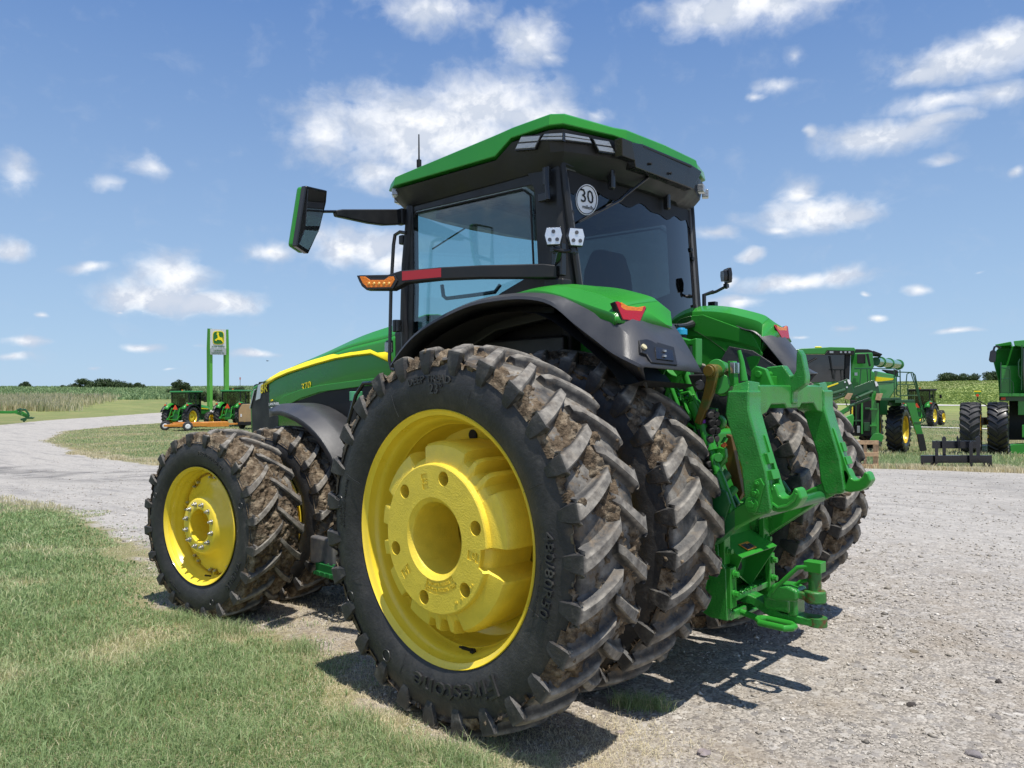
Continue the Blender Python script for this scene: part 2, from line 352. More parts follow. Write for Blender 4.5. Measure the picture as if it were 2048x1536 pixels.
HILL = [(-1500,-1500),(400,-1500),(400,-130),(200,-118),(26,-112),(-200,-118),(-1500,-500)]
def grass_sd(x, y):
    g = np.maximum(np.maximum(sdpoly(x, y, LAWN), sdpoly(x, y, FARG)), sdpoly(x, y, FIELD))
    far = np.maximum(np.maximum(g, sdpoly(x, y, HILL)), np.where(y < -140, 30., -30.))
    for yy, hw in ((-35.9, .4),):
        w = np.abs(y-yy-.25*np.sin(x*.3))-hw
        ok = (x > -200) & (x < (60 if yy < -60 else 22))
        far = np.where(ok, np.minimum(far, w), far)
    return far
def ground_mat():
    m = bpy.data.materials.new('gravel_and_turf'); m.use_nodes = True; nt = m.node_tree; N = nt.nodes; L = nt.links
    b = N['Principled BSDF']; b.inputs['Roughness'].default_value = .95; b.inputs['Specular IOR Level'].default_value = .2
    tc = N.new('ShaderNodeTexCoord'); O = tc.outputs['Object']
    def noise(sc, det=4, ro=.55, vec=None):
        q = N.new('ShaderNodeTexNoise'); q.inputs['Scale'].default_value = sc; q.inputs['Detail'].default_value = det; q.inputs['Roughness'].default_value = ro; L.new(vec or O, q.inputs[0]); return q.outputs[0]
    def mr(x, a, b_, c=0., d=1., sm=False):
        q = N.new('ShaderNodeMapRange'); q.interpolation_type = 'SMOOTHSTEP' if sm else 'LINEAR'
        L.new(x, q.inputs[0])
        for i, z in enumerate((a, b_, c, d)): q.inputs[i+1].default_value = z
        return q.outputs[0]
    def mix(f, a, c):
        q = N.new('ShaderNodeMix'); q.data_type = 'RGBA'
        if isinstance(f, float): q.inputs[0].default_value = f
        else: L.new(f, q.inputs[0])
        for i, z in ((6, a), (7, c)):
            if isinstance(z, tuple): q.inputs[i].default_value = (*z, 1)
            else: L.new(z, q.inputs[i])
        return q.outputs[2]
    def mth(op, a, c):
        q = N.new('ShaderNodeMath'); q.operation = op
        for i, z in enumerate((a, c)):
            if isinstance(z, (int, float)): q.inputs[i].default_value = z
            else: L.new(z, q.inputs[i])
        return q.outputs[0]
    def attr(nm):
        q = N.new('ShaderNodeAttribute'); q.attribute_name = nm; return q.outputs['Fac']
    sd, dk, tn, hl = attr('grass_sd'), attr('dark_strip'), attr('near_tan'), attr('hill')
    # gravel
    v1 = N.new('ShaderNodeTexVoronoi'); v1.inputs['Scale'].default_value = 75; L.new(O, v1.inputs[0])
    v2 = N.new('ShaderNodeTexVoronoi'); v2.inputs['Scale'].default_value = 24; L.new(O, v2.inputs[0])
    sep = N.new('ShaderNodeSeparateColor'); L.new(v1.outputs['Color'], sep.inputs[0])
    sep2 = N.new('ShaderNodeSeparateColor'); L.new(v2.outputs['Color'], sep2.inputs[0])
    st = mix(mr(sep.outputs[0], 0., 1.), (.12, .105, .09), (.60, .545, .47))
    st = mix(mr(sep2.outputs[0], .72, .8), st, mix(sep2.outputs[1], (.12, .11, .11), (.62, .58, .52)))
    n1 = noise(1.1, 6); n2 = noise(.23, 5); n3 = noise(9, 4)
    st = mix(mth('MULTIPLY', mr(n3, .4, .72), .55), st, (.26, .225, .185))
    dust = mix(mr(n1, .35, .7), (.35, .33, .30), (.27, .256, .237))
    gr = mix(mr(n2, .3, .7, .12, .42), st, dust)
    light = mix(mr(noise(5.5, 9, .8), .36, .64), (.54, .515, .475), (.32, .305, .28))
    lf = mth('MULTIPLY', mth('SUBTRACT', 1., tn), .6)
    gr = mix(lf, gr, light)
    mc = N.new('ShaderNodeMapping'); mc.inputs['Scale'].default_value = (.35, 3.2, 1); mc.inputs['Rotation'].default_value = (0, 0, .15); L.new(O, mc.inputs[0])
    streak = noise(1.0, 5, .6, mc.outputs[0])
    gr = mix(mth('MULTIPLY', mr(streak, .5, .7), mr(tn, .9, .2, 0., .5)), gr, (.17, .165, .165))
    gr = mix(mth('MULTIPLY', mr(noise(.7, 6), .42, .62), mth('MULTIPLY', dk, .8)), gr, (.13, .125, .12))
    brown = mr(noise(1.7, 6, .65), .48, .66)
    gr = mix(mth('MULTIPLY', brown, mth('MULTIPLY', tn, .35)), gr, (.26, .2, .13))
    # turf soil
    tf = mix(mr(noise(1.3, 6, .65), .35, .65), (.14, .20, .065), (.25, .26, .11))
    tf = mix(mr(noise(5., 6, .7), .55, .75), tf, (.3, .235, .12))
    tf = mix(mr(noise(.3, 6, .6), .46, .66, 0., .75), tf, (.30, .25, .12))
    mp = N.new('ShaderNodeMapping'); mp.inputs['Scale'].default_value = (.05, .22, 1); mp.inputs['Rotation'].default_value = (0, 0, .0); L.new(O, mp.inputs[0])
    hillc = mix(mr(noise(1.4, 8, .68, mp.outputs[0]), .42, .58), (.16, .225, .06), (.31, .345, .11))
    hillc = mix(mr(noise(.9, 8, .75), .45, .7, 0., .6), hillc, (.12, .18, .05))
    tf = mix(mth('MULTIPLY', mr(noise(55, 5, .75), .42, .6), .6), tf, (.10, .085, .05))
    tf = mix(hl, tf, hillc)
    edge = mth('ADD', sd, mth('ADD', mth('MULTIPLY', mth('SUBTRACT', noise(1.6, 7, .7), .5), 1.6), mth('MULTIPLY', mth('SUBTRACT', noise(14, 4), .5), .35)))
    fac = mr(edge, -.15, .18, 0., 1., True)
    dry = mr(edge, .0, .5, .7, 0.)
    drc = mix(mr(noise(38, 7, .75), .38, .62), (.15, .12, .07), (.42, .35, .2))
    tf2 = mix(mth('MULTIPLY', dry, mth('SUBTRACT', 1., hl)), tf, drc)
    soil = mth('MULTIPLY', mr(edge, -1.3, .1, 0., .9, True), mr(noise(2.6, 7, .7), .4, .6, .25, 1.))
    gr = mix(mth('MULTIPLY', soil, tn), gr, mix(mr(noise(30, 6, .7), .35, .65), (.17, .13, .09), (.38, .31, .2)))
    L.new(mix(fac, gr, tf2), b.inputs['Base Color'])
    bp = N.new('ShaderNodeBump'); bp.inputs['Strength'].default_value = .9; bp.inputs['Distance'].default_value = .012
    hsum = mth('ADD', mth('MULTIPLY', mth('SUBTRACT', 1., v1.outputs['Distance']), .6), mth('ADD', mth('MULTIPLY', noise(45, 5), 1.0), mth('MULTIPLY', v2.outputs['Distance'], -.5)))
    L.new(hsum, bp.inputs['Height']); L.new(bp.outputs[0], b.inputs['Normal'])
    return m
GM = ground_mat()
def build_ground():
    rs = [0.]; r = .12
    while r < 1600:
        rs.append(r); r *= 1.045 if r > 2 else 1.06
    rs = np.array(rs); na = 420
    an = np.linspace(0, 2*PI, na, endpoint=False)
    Rg, Ag = np.meshgrid(rs[1:], an, indexing='ij')
    x = np.concatenate([[0], (Rg*np.cos(Ag)).ravel()]) - 1.; y = np.concatenate([[0], (Rg*np.sin(Ag)).ravel()]) + 2.
    z = terr(x, y)
    d = np.hypot(x+1, y-2)
    z = z + (fbm(x*.9, y*.9, 0, 4, 3)-.5)*.05*ss(.0, 3, d)*(1-ss(60, 120, d))
    lawn = sdpoly(x, y, LAWN); z = z + .02*ss(0, .6, lawn)
    sd = np.clip(grass_sd(x, y), -3, 3)
    V = np.stack([x, y, z], 1)
    idx = 1+np.arange(len(rs)-1)[:, None]*na+np.arange(na)[None]
    a, b = idx[:-1], idx[1:]
    q = np.stack([a, np.roll(a, -1, 1), np.roll(b, -1, 1), b], -1).reshape(-1, 4)
    cx, cy = V[q].mean(1)[:, 0], V[q].mean(1)[:, 1]
    cd_ = np.hypot(cx+1, cy-2); cg = grass_sd(cx, cy)
    q = q[:, ::-1]
    far = cd_ > 115
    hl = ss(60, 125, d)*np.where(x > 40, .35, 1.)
    dark = ss(-1.2, .6, sdpoly(x, y, [(34,-.5),(25.8,-1.6),(20,-2.2),(14.,-3.6),(10,-6),(13,-8),(19,-5.4),(26,-3.6),(34,-2.6)]))
    dark = np.maximum(dark, .6*ss(-3, 2, sdpoly(x, y, [(-2,-9),(2,-16),(-6,-20),(-20,-26),(-20,-16),(-8,-12)])))
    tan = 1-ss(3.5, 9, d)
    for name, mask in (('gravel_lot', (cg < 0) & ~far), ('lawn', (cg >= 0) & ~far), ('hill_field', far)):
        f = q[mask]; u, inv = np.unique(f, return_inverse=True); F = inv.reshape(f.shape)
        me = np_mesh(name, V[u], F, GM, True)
        for nm, arr in (('grass_sd', sd), ('dark_strip', dark), ('near_tan', tan), ('hill', hl)):
            at_ = me.attributes.new(nm, 'FLOAT', 'POINT'); at_.data.foreach_set('value', arr[u].astype(np.float32))
        tag(link(me, name), kind='structure')
    # centre fan
    me = np_mesh('ground', V[:na+1], np.array([[0, 1+k, 1+(k+1) % na] for k in range(na)]), GM, True)
    for nm, arr in (('grass_sd', sd), ('dark_strip', dark), ('near_tan', tan), ('hill', hl)):
        at_ = me.attributes.new(nm, 'FLOAT', 'POINT'); at_.data.foreach_set('value', arr[:na+1].astype(np.float32))
    tag(link(me, 'ground'), kind='structure')
build_ground()
def build_tracks():
    m = P('pale_gravel_track', (.50, .48, .44), .95, var=(.6, .2), bump=(20, .6))
    for y0, hw, xa, xb in ((-108, 1.7, -160, 70), (-52.5, .55, -60, 14)):
        X = np.linspace(xa, xb, 160); rows = []
        for k, o in enumerate((-1, 0, 1)):
            y = y0+.3*np.sin(X*.21)+o*hw*(1+.25*np.sin(X*1.3+k)); z = gz(X, y)+.05; rows.append([(float(a), float(b), float(c)) for a, b, c in zip(X, y, z)])
        b = MB(); b.grid(rows[::-1]); tag(b.build('gravel_track', m, None, smooth=60), kind='structure')
def gz(x, y):
    d = np.hypot(x+1, y-2)
    return terr(x, y)+(fbm(x*.9, y*.9, 0, 4, 3)-.5)*.05*ss(.0, 3, d)*(1-ss(60, 120, d))+.02*ss(0, .6, sdpoly(x, y, LAWN))
build_tracks()
def blade_mat(name, c1, c2, c3, trans=.35):
    m = bpy.data.materials.new(name); m.use_nodes = True; nt = m.node_tree; N = nt.nodes; L = nt.links
    b = N['Principled BSDF']; b.inputs['Roughness'].default_value = .55; b.inputs['Specular IOR Level'].default_value = .3
    a = N.new('ShaderNodeAttribute'); a.attribute_name = 'rnd'
    r = N.new('ShaderNodeValToRGB'); L.new(a.outputs['Fac'], r.inputs[0]); e = r.color_ramp.elements
    e[0].color = (*c1, 1); e[1].color = (*c3, 1); x = e.new(.55); x.color = (*c2, 1)
    L.new(r.outputs[0], b.inputs['Base Color'])
    t = N.new('ShaderNodeBsdfTranslucent'); L.new(r.outputs[0], t.inputs[0]); mx = N.new('ShaderNodeMixShader'); mx.inputs[0].default_value = trans
    L.new(b.outputs[0], mx.inputs[1]); L.new(t.outputs[0], mx.inputs[2]); L.new(mx.outputs[0], N['Material Output'].inputs[0])
    return m
def blades(name, x, y, h, w, rnd, mat, lean=.5, z=None):
    n = len(x); z = gz(x, y) if z is None else z
    a = rng.uniform(0, 2*PI, n); f = rng.uniform(0, 2*PI, n); ln = rng.uniform(.1, 1, n)*lean*h
    dx, dy = np.cos(f)*w/2, np.sin(f)*w/2; lx, ly = np.cos(a)*ln, np.sin(a)*ln
    V = np.zeros((n, 5, 3))
    V[:, 0] = np.stack([x-dx, y-dy, z-.01], 1); V[:, 1] = np.stack([x+dx, y+dy, z-.01], 1)
    mx, my, mz = x+lx*.3, y+ly*.3, z+h*.55
    V[:, 2] = np.stack([mx+dx*.8, my+dy*.8, mz], 1); V[:, 3] = np.stack([mx-dx*.8, my-dy*.8, mz], 1)
    V[:, 4] = np.stack([x+lx, y+ly, z+h*np.sqrt(np.clip(1-(lean*.5)**2, .2, 1))], 1)
    o = (np.arange(n)*5)[:, None]
    F = np.concatenate([o+[[0, 1, 2]], o+[[0, 2, 3]], o+[[3, 2, 4]]], 1).reshape(-1, 3)
    me = np_mesh(name, V.reshape(-1, 3), F, mat)
    at_ = me.attributes.new('rnd', 'FLOAT', 'POINT'); at_.data.foreach_set('value', np.repeat(np.clip(rnd, 0, 1), 5).astype(np.float32))
    return tag(link(me, name), kind='stuff')
GRASSM = blade_mat('grass_blades', (.16, .26, .09), (.33, .435, .20), (.62, .56, .36))
STRAWM = blade_mat('dry_grass_blades', (.28, .33, .15), (.56, .50, .30), (.85, .76, .54))
CROPM = blade_mat('crop_leaves', (.15, .24, .11), (.24, .35, .16), (.33, .42, .2), .2)
def scatter(n, rmin, rmax, a0, a1, pw=0.):     # density ~ 1/d^(2-pw) about the lawn's near corner
    d = rmin*(rmax/rmin)**rng.random(n); a = rng.uniform(a0, a1, n)
    return -3.0+d*np.cos(a), 4.4+d*np.sin(a)
def build_grass():
    x, y = scatter(620000, 1.9, 22, math.radians(-66), math.radians(0))
    s = sdpoly(x, y, LAWN); n1 = fbm(x*1.6, y*1.6, 0, 4, 5)-.5; dryp = fbm(x*.8+9, y*.8, 0, 4, 11); tuft = fbm(x*3.1, y*3.1, 0, 3, 21)
    keep = (s+n1*1.5 > .05) & (rng.random(len(x)) < np.clip(1.6-1.5*ss(.56, .75, dryp)+s*.15, .3, 1))
    x, y, s, dryp, tuft = x[keep], y[keep], s[keep], dryp[keep], tuft[keep]; d = np.hypot(x+3, y-4.4); n = len(x)
    h = rng.uniform(.022, .06, n)*(.6+1.1*tuft)*np.clip(.45+s*.9, .4, 1.25); w = .0028*np.maximum(1, d/3.2)*rng.uniform(.6, 1.4, n)
    r = np.clip(rng.normal(.31, .17, n)+.5*(tuft-.5)+.6*ss(.58, .75, dryp)+.45*(1-ss(0, .3, s)), 0, 1); r = np.where(rng.random(n) < .07, rng.uniform(.7, 1, n), r)
    blades('grass', x, y, h, w, r, GRASSM, 1.35)
    x, y = scatter(26000, 1.9, 14, math.radians(-66), 0.); k = (sdpoly(x, y, LAWN) > .1) & (fbm(x*2.2, y*2.2, 0, 3, 91) > .56); x, y = x[k], y[k]; d = np.hypot(x+3, y-4.4)
    blades('broadleaf_weeds', x, y, rng.uniform(.02, .065, len(x)), rng.uniform(.008, .018, len(x))*np.maximum(1, d/5), np.clip(rng.normal(.2, .15, len(x)), 0, 1), GRASSM, 1.6)
    x, y = scatter(60000, 1.9, 14, math.radians(-75), math.radians(-2)); s = sdpoly(x, y, LAWN); k = (s > -.35) & (s < .9) & (fbm(x*4, y*4, 0, 3, 77) > .5); x, y = x[k], y[k]; d = np.hypot(x+3, y-4.4)
    blades('edge_weeds', x, y, rng.uniform(.012, .05, len(x)), .003*np.maximum(1, d/3.2), np.clip(rng.normal(.5, .25, len(x)), 0, 1), GRASSM, 1.5)
    # sparse tufts on the gravel by the tyre and under the tractor, dry straw
    cx = np.array([-.62,-.70,-.55,-.45,-.78,-.1,.1,.35,-.35,-.25,2.3,2.55,2.9,1.6]); cy = np.array([.85,.80,.9,1.95,1.95,2.05,2.1,2.05,2.0,1.95,1.75,1.8,1.85,1.6]); sz = np.array([.06,.05,.05,.1,.05,.1,.1,.1,.08,.08,.14,.12,.12,.1])
    cnt = (sz*5000).astype(int); ii = np.repeat(np.arange(len(cx)), cnt)
    x = cx[ii]+rng.normal(0, 1, len(ii))*sz[ii]*.8; y = cy[ii]+rng.normal(0, 1, len(ii))*sz[ii]*.6
    blades('grass_tuft', x, y, rng.uniform(.03, .11, len(x)), rng.uniform(.002, .0045, len(x)), np.clip(rng.normal(.5, .25, len(x)), 0, 1), GRASSM, 1.2)
    # dead straw litter
    x, y = scatter(220000, 1.9, 10, math.radians(-100), math.radians(-5)); s = sdpoly(x, y, LAWN); nn = fbm(x*1.3, y*1.3, 0, 4, 41)
    k = (s < 2.5) & (s > -1.1) & (nn+.3*rng.random(len(x)) > .52+.16*np.maximum(0, -s)+.10*np.maximum(0, s-.3)); x, y = x[k], y[k]
    blades('straw_litter', x, y, rng.uniform(.01, .05, len(x)), rng.uniform(.0015, .003, len(x)), rng.uniform(.6, 1, len(x)), STRAWM, 3.)
    # grass beyond the drive and to the right of the lot
    x, y = scatter(260000, 14, 75, math.radians(-103), math.radians(-12))
    s = sdpoly(x, y, FARG); nn = fbm(x*.5, y*.5, 0, 4, 8); k = (grass_sd(x, y)+(nn-.5)*1.6 > 0); x, y, s, nn = x[k], y[k], s[k], nn[k]; d = np.hypot(x+3, y-4.4); n = len(x)
    right = (x < 10)
    h = rng.uniform(.05, .16, n)*np.where(right & (y > -30), 1.5, .6)*(.5+nn); w = .003*np.maximum(1, d/4)*rng.uniform(.7, 1.5, n)
    r = np.clip(rng.normal(.55, .16, n)+.5*ss(.44, .66, fbm(x*.35, y*.35, 0, 3, 19))+.5*(1-ss(0, 1.2, s)), 0, 1)
    blades('island_grass', x, y, h, w, r, GRASSM, .8)
    # tan dry clumps at the edge of the lot
    g_ = np.random.default_rng(3); E = [(4.8,-18.3,.5),(3.3,-18.9,.45),(2.1,-19.3,.4),(1.2,-19.9,.5),(20.5,-7.3,.7),(22.5,-7.0,.6),(3.6,-19.6,.4),(1.9,-21.2,.5),(2.9,-21.,.4)]
    for t in np.linspace(-1, 9, 34): E.append((t+g_.normal(0, .15), -20.6+.45*(t-0)+(-.02*t*t)+abs(g_.normal(0, .5))*-1+.25, g_.uniform(.15, .42)))
    for t in np.linspace(18.9, 34, 26): E.append((t+g_.normal(0, .2), -6.9-(.9*max(0, 20-t))+g_.normal(-.2, .25), g_.uniform(.2, .45)))
    xs, ys, hs = [], [], []
    for ex, ey, sz_ in E:
        n = int(1300*sz_*2); xs.append(ex+rng.normal(0, sz_*.5, n)); ys.append(ey+rng.normal(0, sz_*.3, n)); hs.append(rng.uniform(.06, .26, n)*sz_*1.6)
    x, y, h = map(np.concatenate, (xs, ys, hs)); blades('dry_grass_clumps', x, y, h, rng.uniform(.01, .02, len(x)), np.clip(rng.normal(.75, .2, len(x)), 0, 1), STRAWM, .8)
    # tall dry grass at the field's edge and the crop behind it
    n = 70000; a = np.radians(rng.uniform(-19.8, -6, n)); dd = 112*(168/112)**rng.random(n)
    x, y = -3+dd*np.cos(a), 4.4+dd*np.sin(a); nn = fbm(x*.15, y*.15, 0, 4, 4); ang = np.degrees(a)
    k = (ang > -16.6-3.0*ss(112, 165, dd)+4.5*(nn-.5)+.8*rng.random(n)) & (dd > 111+14*nn) & (nn+.25*rng.random(n) > .52); x, y, nn, dd = x[k], y[k], nn[k], dd[k]; n = len(x)
    blades('tall_dry_grass', x, y, rng.uniform(.3, 1.9, n)*(.4+.8*nn), rng.uniform(.06, .14, n), np.clip(rng.normal(.45, .3, n), 0, 1), STRAWM, .35)
    n = 50000; a = np.radians(rng.uniform(-42, -6, n)); dd = 158*(277/158)**rng.random(n); row = 3.; dd = np.round(dd/row)*row+rng.normal(0, .35, n)
    x, y = -3+dd*np.cos(a), 4.4+dd*np.sin(a); n = len(x); nn = fbm(x*.06, y*.06, 0, 3, 44)
    blades('crop_field', x, y, rng.uniform(.2, .6, n)*(.5+nn), rng.uniform(.15, .45, n), rng.random(n), CROPM, .6)
    n = 62000; a = np.radians(rng.uniform(-104, -41, n)); dd = 120*(285/120)**rng.random(n)
    x, y = -3+dd*np.cos(a), 4.4+dd*np.sin(a); nn = fbm(x*.03, y*.1, 0, 4, 14); n = len(x)
    blades('hillside_weeds', x, y, rng.uniform(.08, .30, n)*(.3+1.2*nn), rng.uniform(.15, .5, n), np.clip(rng.normal(.35, .15, n)+.5*(nn-.5), 0, 1), blade_mat('weed_leaves', (.20, .28, .075), (.30, .37, .10), (.46, .47, .15)), .6)
build_grass()
def stones():
    n = 120000; d = 1.7*(48/1.7)**rng.random(n); a = np.radians(rng.uniform(-115, -12, n)); x, y = -3+d*np.cos(a), 4.4+d*np.sin(a)
    k = (grass_sd(x, y) < -.0) & (fbm(x*2, y*2, 0, 3, 2) > rng.uniform(.2, .62, n)); x, y, d = x[k], y[k], d[k]; n = len(x)
    base = np.array([[1,0,0],[-1,0,0],[0,1,0],[0,-1,0],[0,0,1],[0,0,-1]], float); F0 = np.array([[0,2,4],[2,1,4],[1,3,4],[3,0,4],[2,0,5],[1,2,5],[3,1,5],[0,3,5]])
    s = rng.uniform(.0025, .007, n)*np.clip(d/3.2, 1, 2.2)*np.where(rng.random(n) < .03, 2.2, 1.); rot = rng.uniform(0, 2*PI, n)
    V = base[None]*(s[:, None, None]*rng.uniform(.6, 1.3, (n, 6, 3))); V = V+rng.normal(0, .2, (n, 6, 3))*s[:, None, None]
    c, sn = np.cos(rot)[:, None], np.sin(rot)[:, None]; X = V[..., 0]*c-V[..., 1]*sn; Y = V[..., 0]*sn+V[..., 1]*c; V = np.stack([X, Y, V[..., 2]*.65], -1)
    V += np.stack([x, y, gz(x, y)+s*.2], 1)[:, None]
    F = (np.arange(n)*6)[:, None, None]+F0[None]
    m = blade_mat('gravel_stones', (.15, .135, .115), (.40, .36, .30), (.68, .63, .56), 0.)
    me = np_mesh('gravel_stones', V.reshape(-1, 3), F.reshape(-1, 3), m)
    at_ = me.attributes.new('rnd', 'FLOAT', 'POINT'); at_.data.foreach_set('value', np.repeat(np.clip(rng.normal(.5, .27, n), 0, 1), 6).astype(np.float32))
    tag(link(me, 'gravel_stones'), kind='stuff')
stones()
# ================================================================ WHEELS
def tyre_mat(name, R, lug, hw):
    m = bpy.data.materials.new(name); m.use_nodes = True; nt = m.node_tree; N = nt.nodes; L = nt.links
    b = N['Principled BSDF']; b.inputs['Specular IOR Level'].default_value = .4
    tc = N.new('ShaderNodeTexCoord'); O = tc.outputs['Object']; sp = N.new('ShaderNodeSeparateXYZ'); L.new(O, sp.inputs[0])
    cb = N.new('ShaderNodeCombineXYZ'); L.new(sp.outputs[0], cb.inputs[0]); L.new(sp.outputs[2], cb.inputs[2])
    ln = N.new('ShaderNodeVectorMath'); ln.operation = 'LENGTH'; L.new(cb.outputs[0], ln.inputs[0]); r = ln.outputs['Value']
    def noise(sc, det=7, ro=.62):
        q = N.new('ShaderNodeTexNoise'); q.inputs['Scale'].default_value = sc; q.inputs['Detail'].default_value = det; q.inputs['Roughness'].default_value = ro; L.new(O, q.inputs[0]); return q.outputs[0]
    def mr(x, a, b_, c=0., d=1.):
        q = N.new('ShaderNodeMapRange'); L.new(x, q.inputs[0])
        for i, z in enumerate((a, b_, c, d)): q.inputs[i+1].default_value = z
        return q.outputs[0]
    def mth(op, a, c):
        q = N.new('ShaderNodeMath'); q.operation = op
        for i, z in enumerate((a, c)):
            if isinstance(z, (int, float)): q.inputs[i].default_value = z
            else: L.new(z, q.inputs[i])
        return q.outputs[0]
    def mix(f, a, c):
        q = N.new('ShaderNodeMix'); q.data_type = 'RGBA'; L.new(f, q.inputs[0])
        for i, z in ((6, a), (7, c)):
            if isinstance(z, tuple): q.inputs[i].default_value = (*z, 1)
            else: L.new(z, q.inputs[i])
        return q.outputs[2]
    rub = mix(mr(noise(3), .3, .7), (.016, .0165, .018), (.030, .030, .031))
    grey = mix(mr(noise(16), .35, .65), (.11, .102, .092), (.33, .305, .262))
    ab = N.new('ShaderNodeMath'); ab.operation = 'ABSOLUTE'; L.new(sp.outputs[1], ab.inputs[0])
    wn = mth('POWER', mth('DIVIDE', ab.outputs[0], hw), 2.2)
    dep = mth('SUBTRACT', mth('SUBTRACT', R, mth('MULTIPLY', wn, .034*R)), r)          # depth below the worn top of the lugs
    dep = mth('ADD', dep, mth('MULTIPLY', mth('SUBTRACT', noise(18), .5), .016))
    side = mr(ab.outputs[0], hw*1.045, hw*.965, .12, 1.)
    topd = mth('MULTIPLY', mr(dep, lug*.45, lug*.12), mr(noise(5), .28, .5, .55, 1.))
    floor = mth('MULTIPLY', mth('MULTIPLY', mr(dep, lug*.55, lug*.95), mr(r, R-lug*2.0, R-lug*1.35)), mr(noise(6), .38, .62, .15, .9))
    f = mth('MULTIPLY', mth('MAXIMUM', topd, floor), side)
    splat = mth('MULTIPLY', mr(noise(4.5, 10, .7), .52, .68, 0., .55), mr(r, R-lug*5, R-lug*2.))
    film = mth('MULTIPLY', mr(noise(7, 10, .75), .4, .7, .02, .14), 1.)
    f = mth('MAXIMUM', f, mth('MAXIMUM', splat, film))
    c = mix(f, rub, grey)
    brown = mth('MULTIPLY', mth('MULTIPLY', mr(noise(11, 9, .7), .5, .62), mr(dep, lug*.1, lug*.8, .25, .9)), mth('MULTIPLY', side, mr(r, R-lug*3, R-lug*1.6)))
    c = mix(brown, c, (.15, .11, .07))
    L.new(c, b.inputs['Base Color']); L.new(mr(f, 0, 1, .5, .92), b.inputs['Roughness'])
    bp = N.new('ShaderNodeBump'); bp.inputs['Strength'].default_value = .5; bp.inputs['Distance'].default_value = .006; L.new(mth('ADD', noise(60, 4), mth('MULTIPLY', noise(14, 5), .8)), bp.inputs['Height']); L.new(bp.outputs[0], b.inputs['Normal'])
    return m
def mud_mat():
    return P('dried_mud', (.105, .078, .052), .95, bump=(90, 1.), var=(30, .6), dirt=((.36, .295, .21), 16, .48, .68, .8), spec=.15)
MUD = mud_mat()
def tyre_mesh(R, hw, rr, nl, lug, arc, seg=96, fine=True):
    Rb = R-lug; sh = Rb-.02*R
    prof = [(rr-.012, -.80*hw), (rr+.01, -.86*hw), (rr+.16*(sh-rr), -.95*hw), (rr+.42*(sh-rr), -1.03*hw), (rr+.62*(sh-rr), -1.02*hw), (rr+.84*(sh-rr), -.965*hw), (sh-.006, -.88*hw), (sh+.008, -.7*hw), (Rb-.004, -.35*hw), (Rb, 0)]
    prof = prof+[(r, -w) for r, w in prof[-2::-1]]
    m = MB(); m.lathe(prof, n=seg)
    def base_r(w):
        w = abs(w)/hw
        return Rb-.004-(Rb-sh-.012)*max(0, (w-.35)/.55)
    def top_r(w): return R-.034*R*(abs(w)/hw)**2.2
    n = 8 if fine else 4
    for side in (1, -1):
        for k in range(nl):
            p0 = 2*PI*(k+(.5 if side < 0 else 0))/nl
            rows = []
            for i in range(n+1):
                t = i/n; w = side*(-.02+(hw*.97+.02)*t); d = arc*(1.25*t-.25*t*t)
                wt = (.025+.012*t)*R if i else .024*R; wb = wt+(.022+.012*t)*R
                tr, br = top_r(w), base_r(w)-.012
                if i == 0: tr -= lug*.35
                slant = side*.30/1.0
                pts = []
                for (dd, rad) in ((-wb, br), (-wt, tr-lug*.16), (-wt*.78, tr), (wt*.78, tr), (wt, tr-lug*.16), (wb, br)):
                    a = p0+(d+dd)/R; pts.append((rad*math.cos(a), w, rad*math.sin(a)))
                rows.append(pts)
            # outer end, running down the sidewall as a narrowing shield
            for (rf, ww, wy) in ((.14, .045, 1.03), (1.2, .040, 1.045), (2.1, .028, 1.04), (2.6, .020, .985)):
                pts = []; rad = top_r(hw*.97)-lug*rf; wy2 = side*hw*wy
                for j, dd in enumerate((-1.3, -1, -.78, .78, 1, 1.3)):
                    a = p0+(arc+dd*ww*R)/R; yy = wy2 if j in (1, 2, 3, 4) else side*hw*(wy-.08)
                    pts.append((rad*math.cos(a), yy, rad*math.sin(a)))
                rows.append(pts)
            if side < 0: rows = [r_[::-1] for r_ in rows]
            rows = [r_[::-1] for r_ in rows]
            m.grid(rows)
            o = len(m.v)-6*len(rows); m.f.append(tuple(o+j for j in range(6))[::-1])
    return m.mesh('tyre')
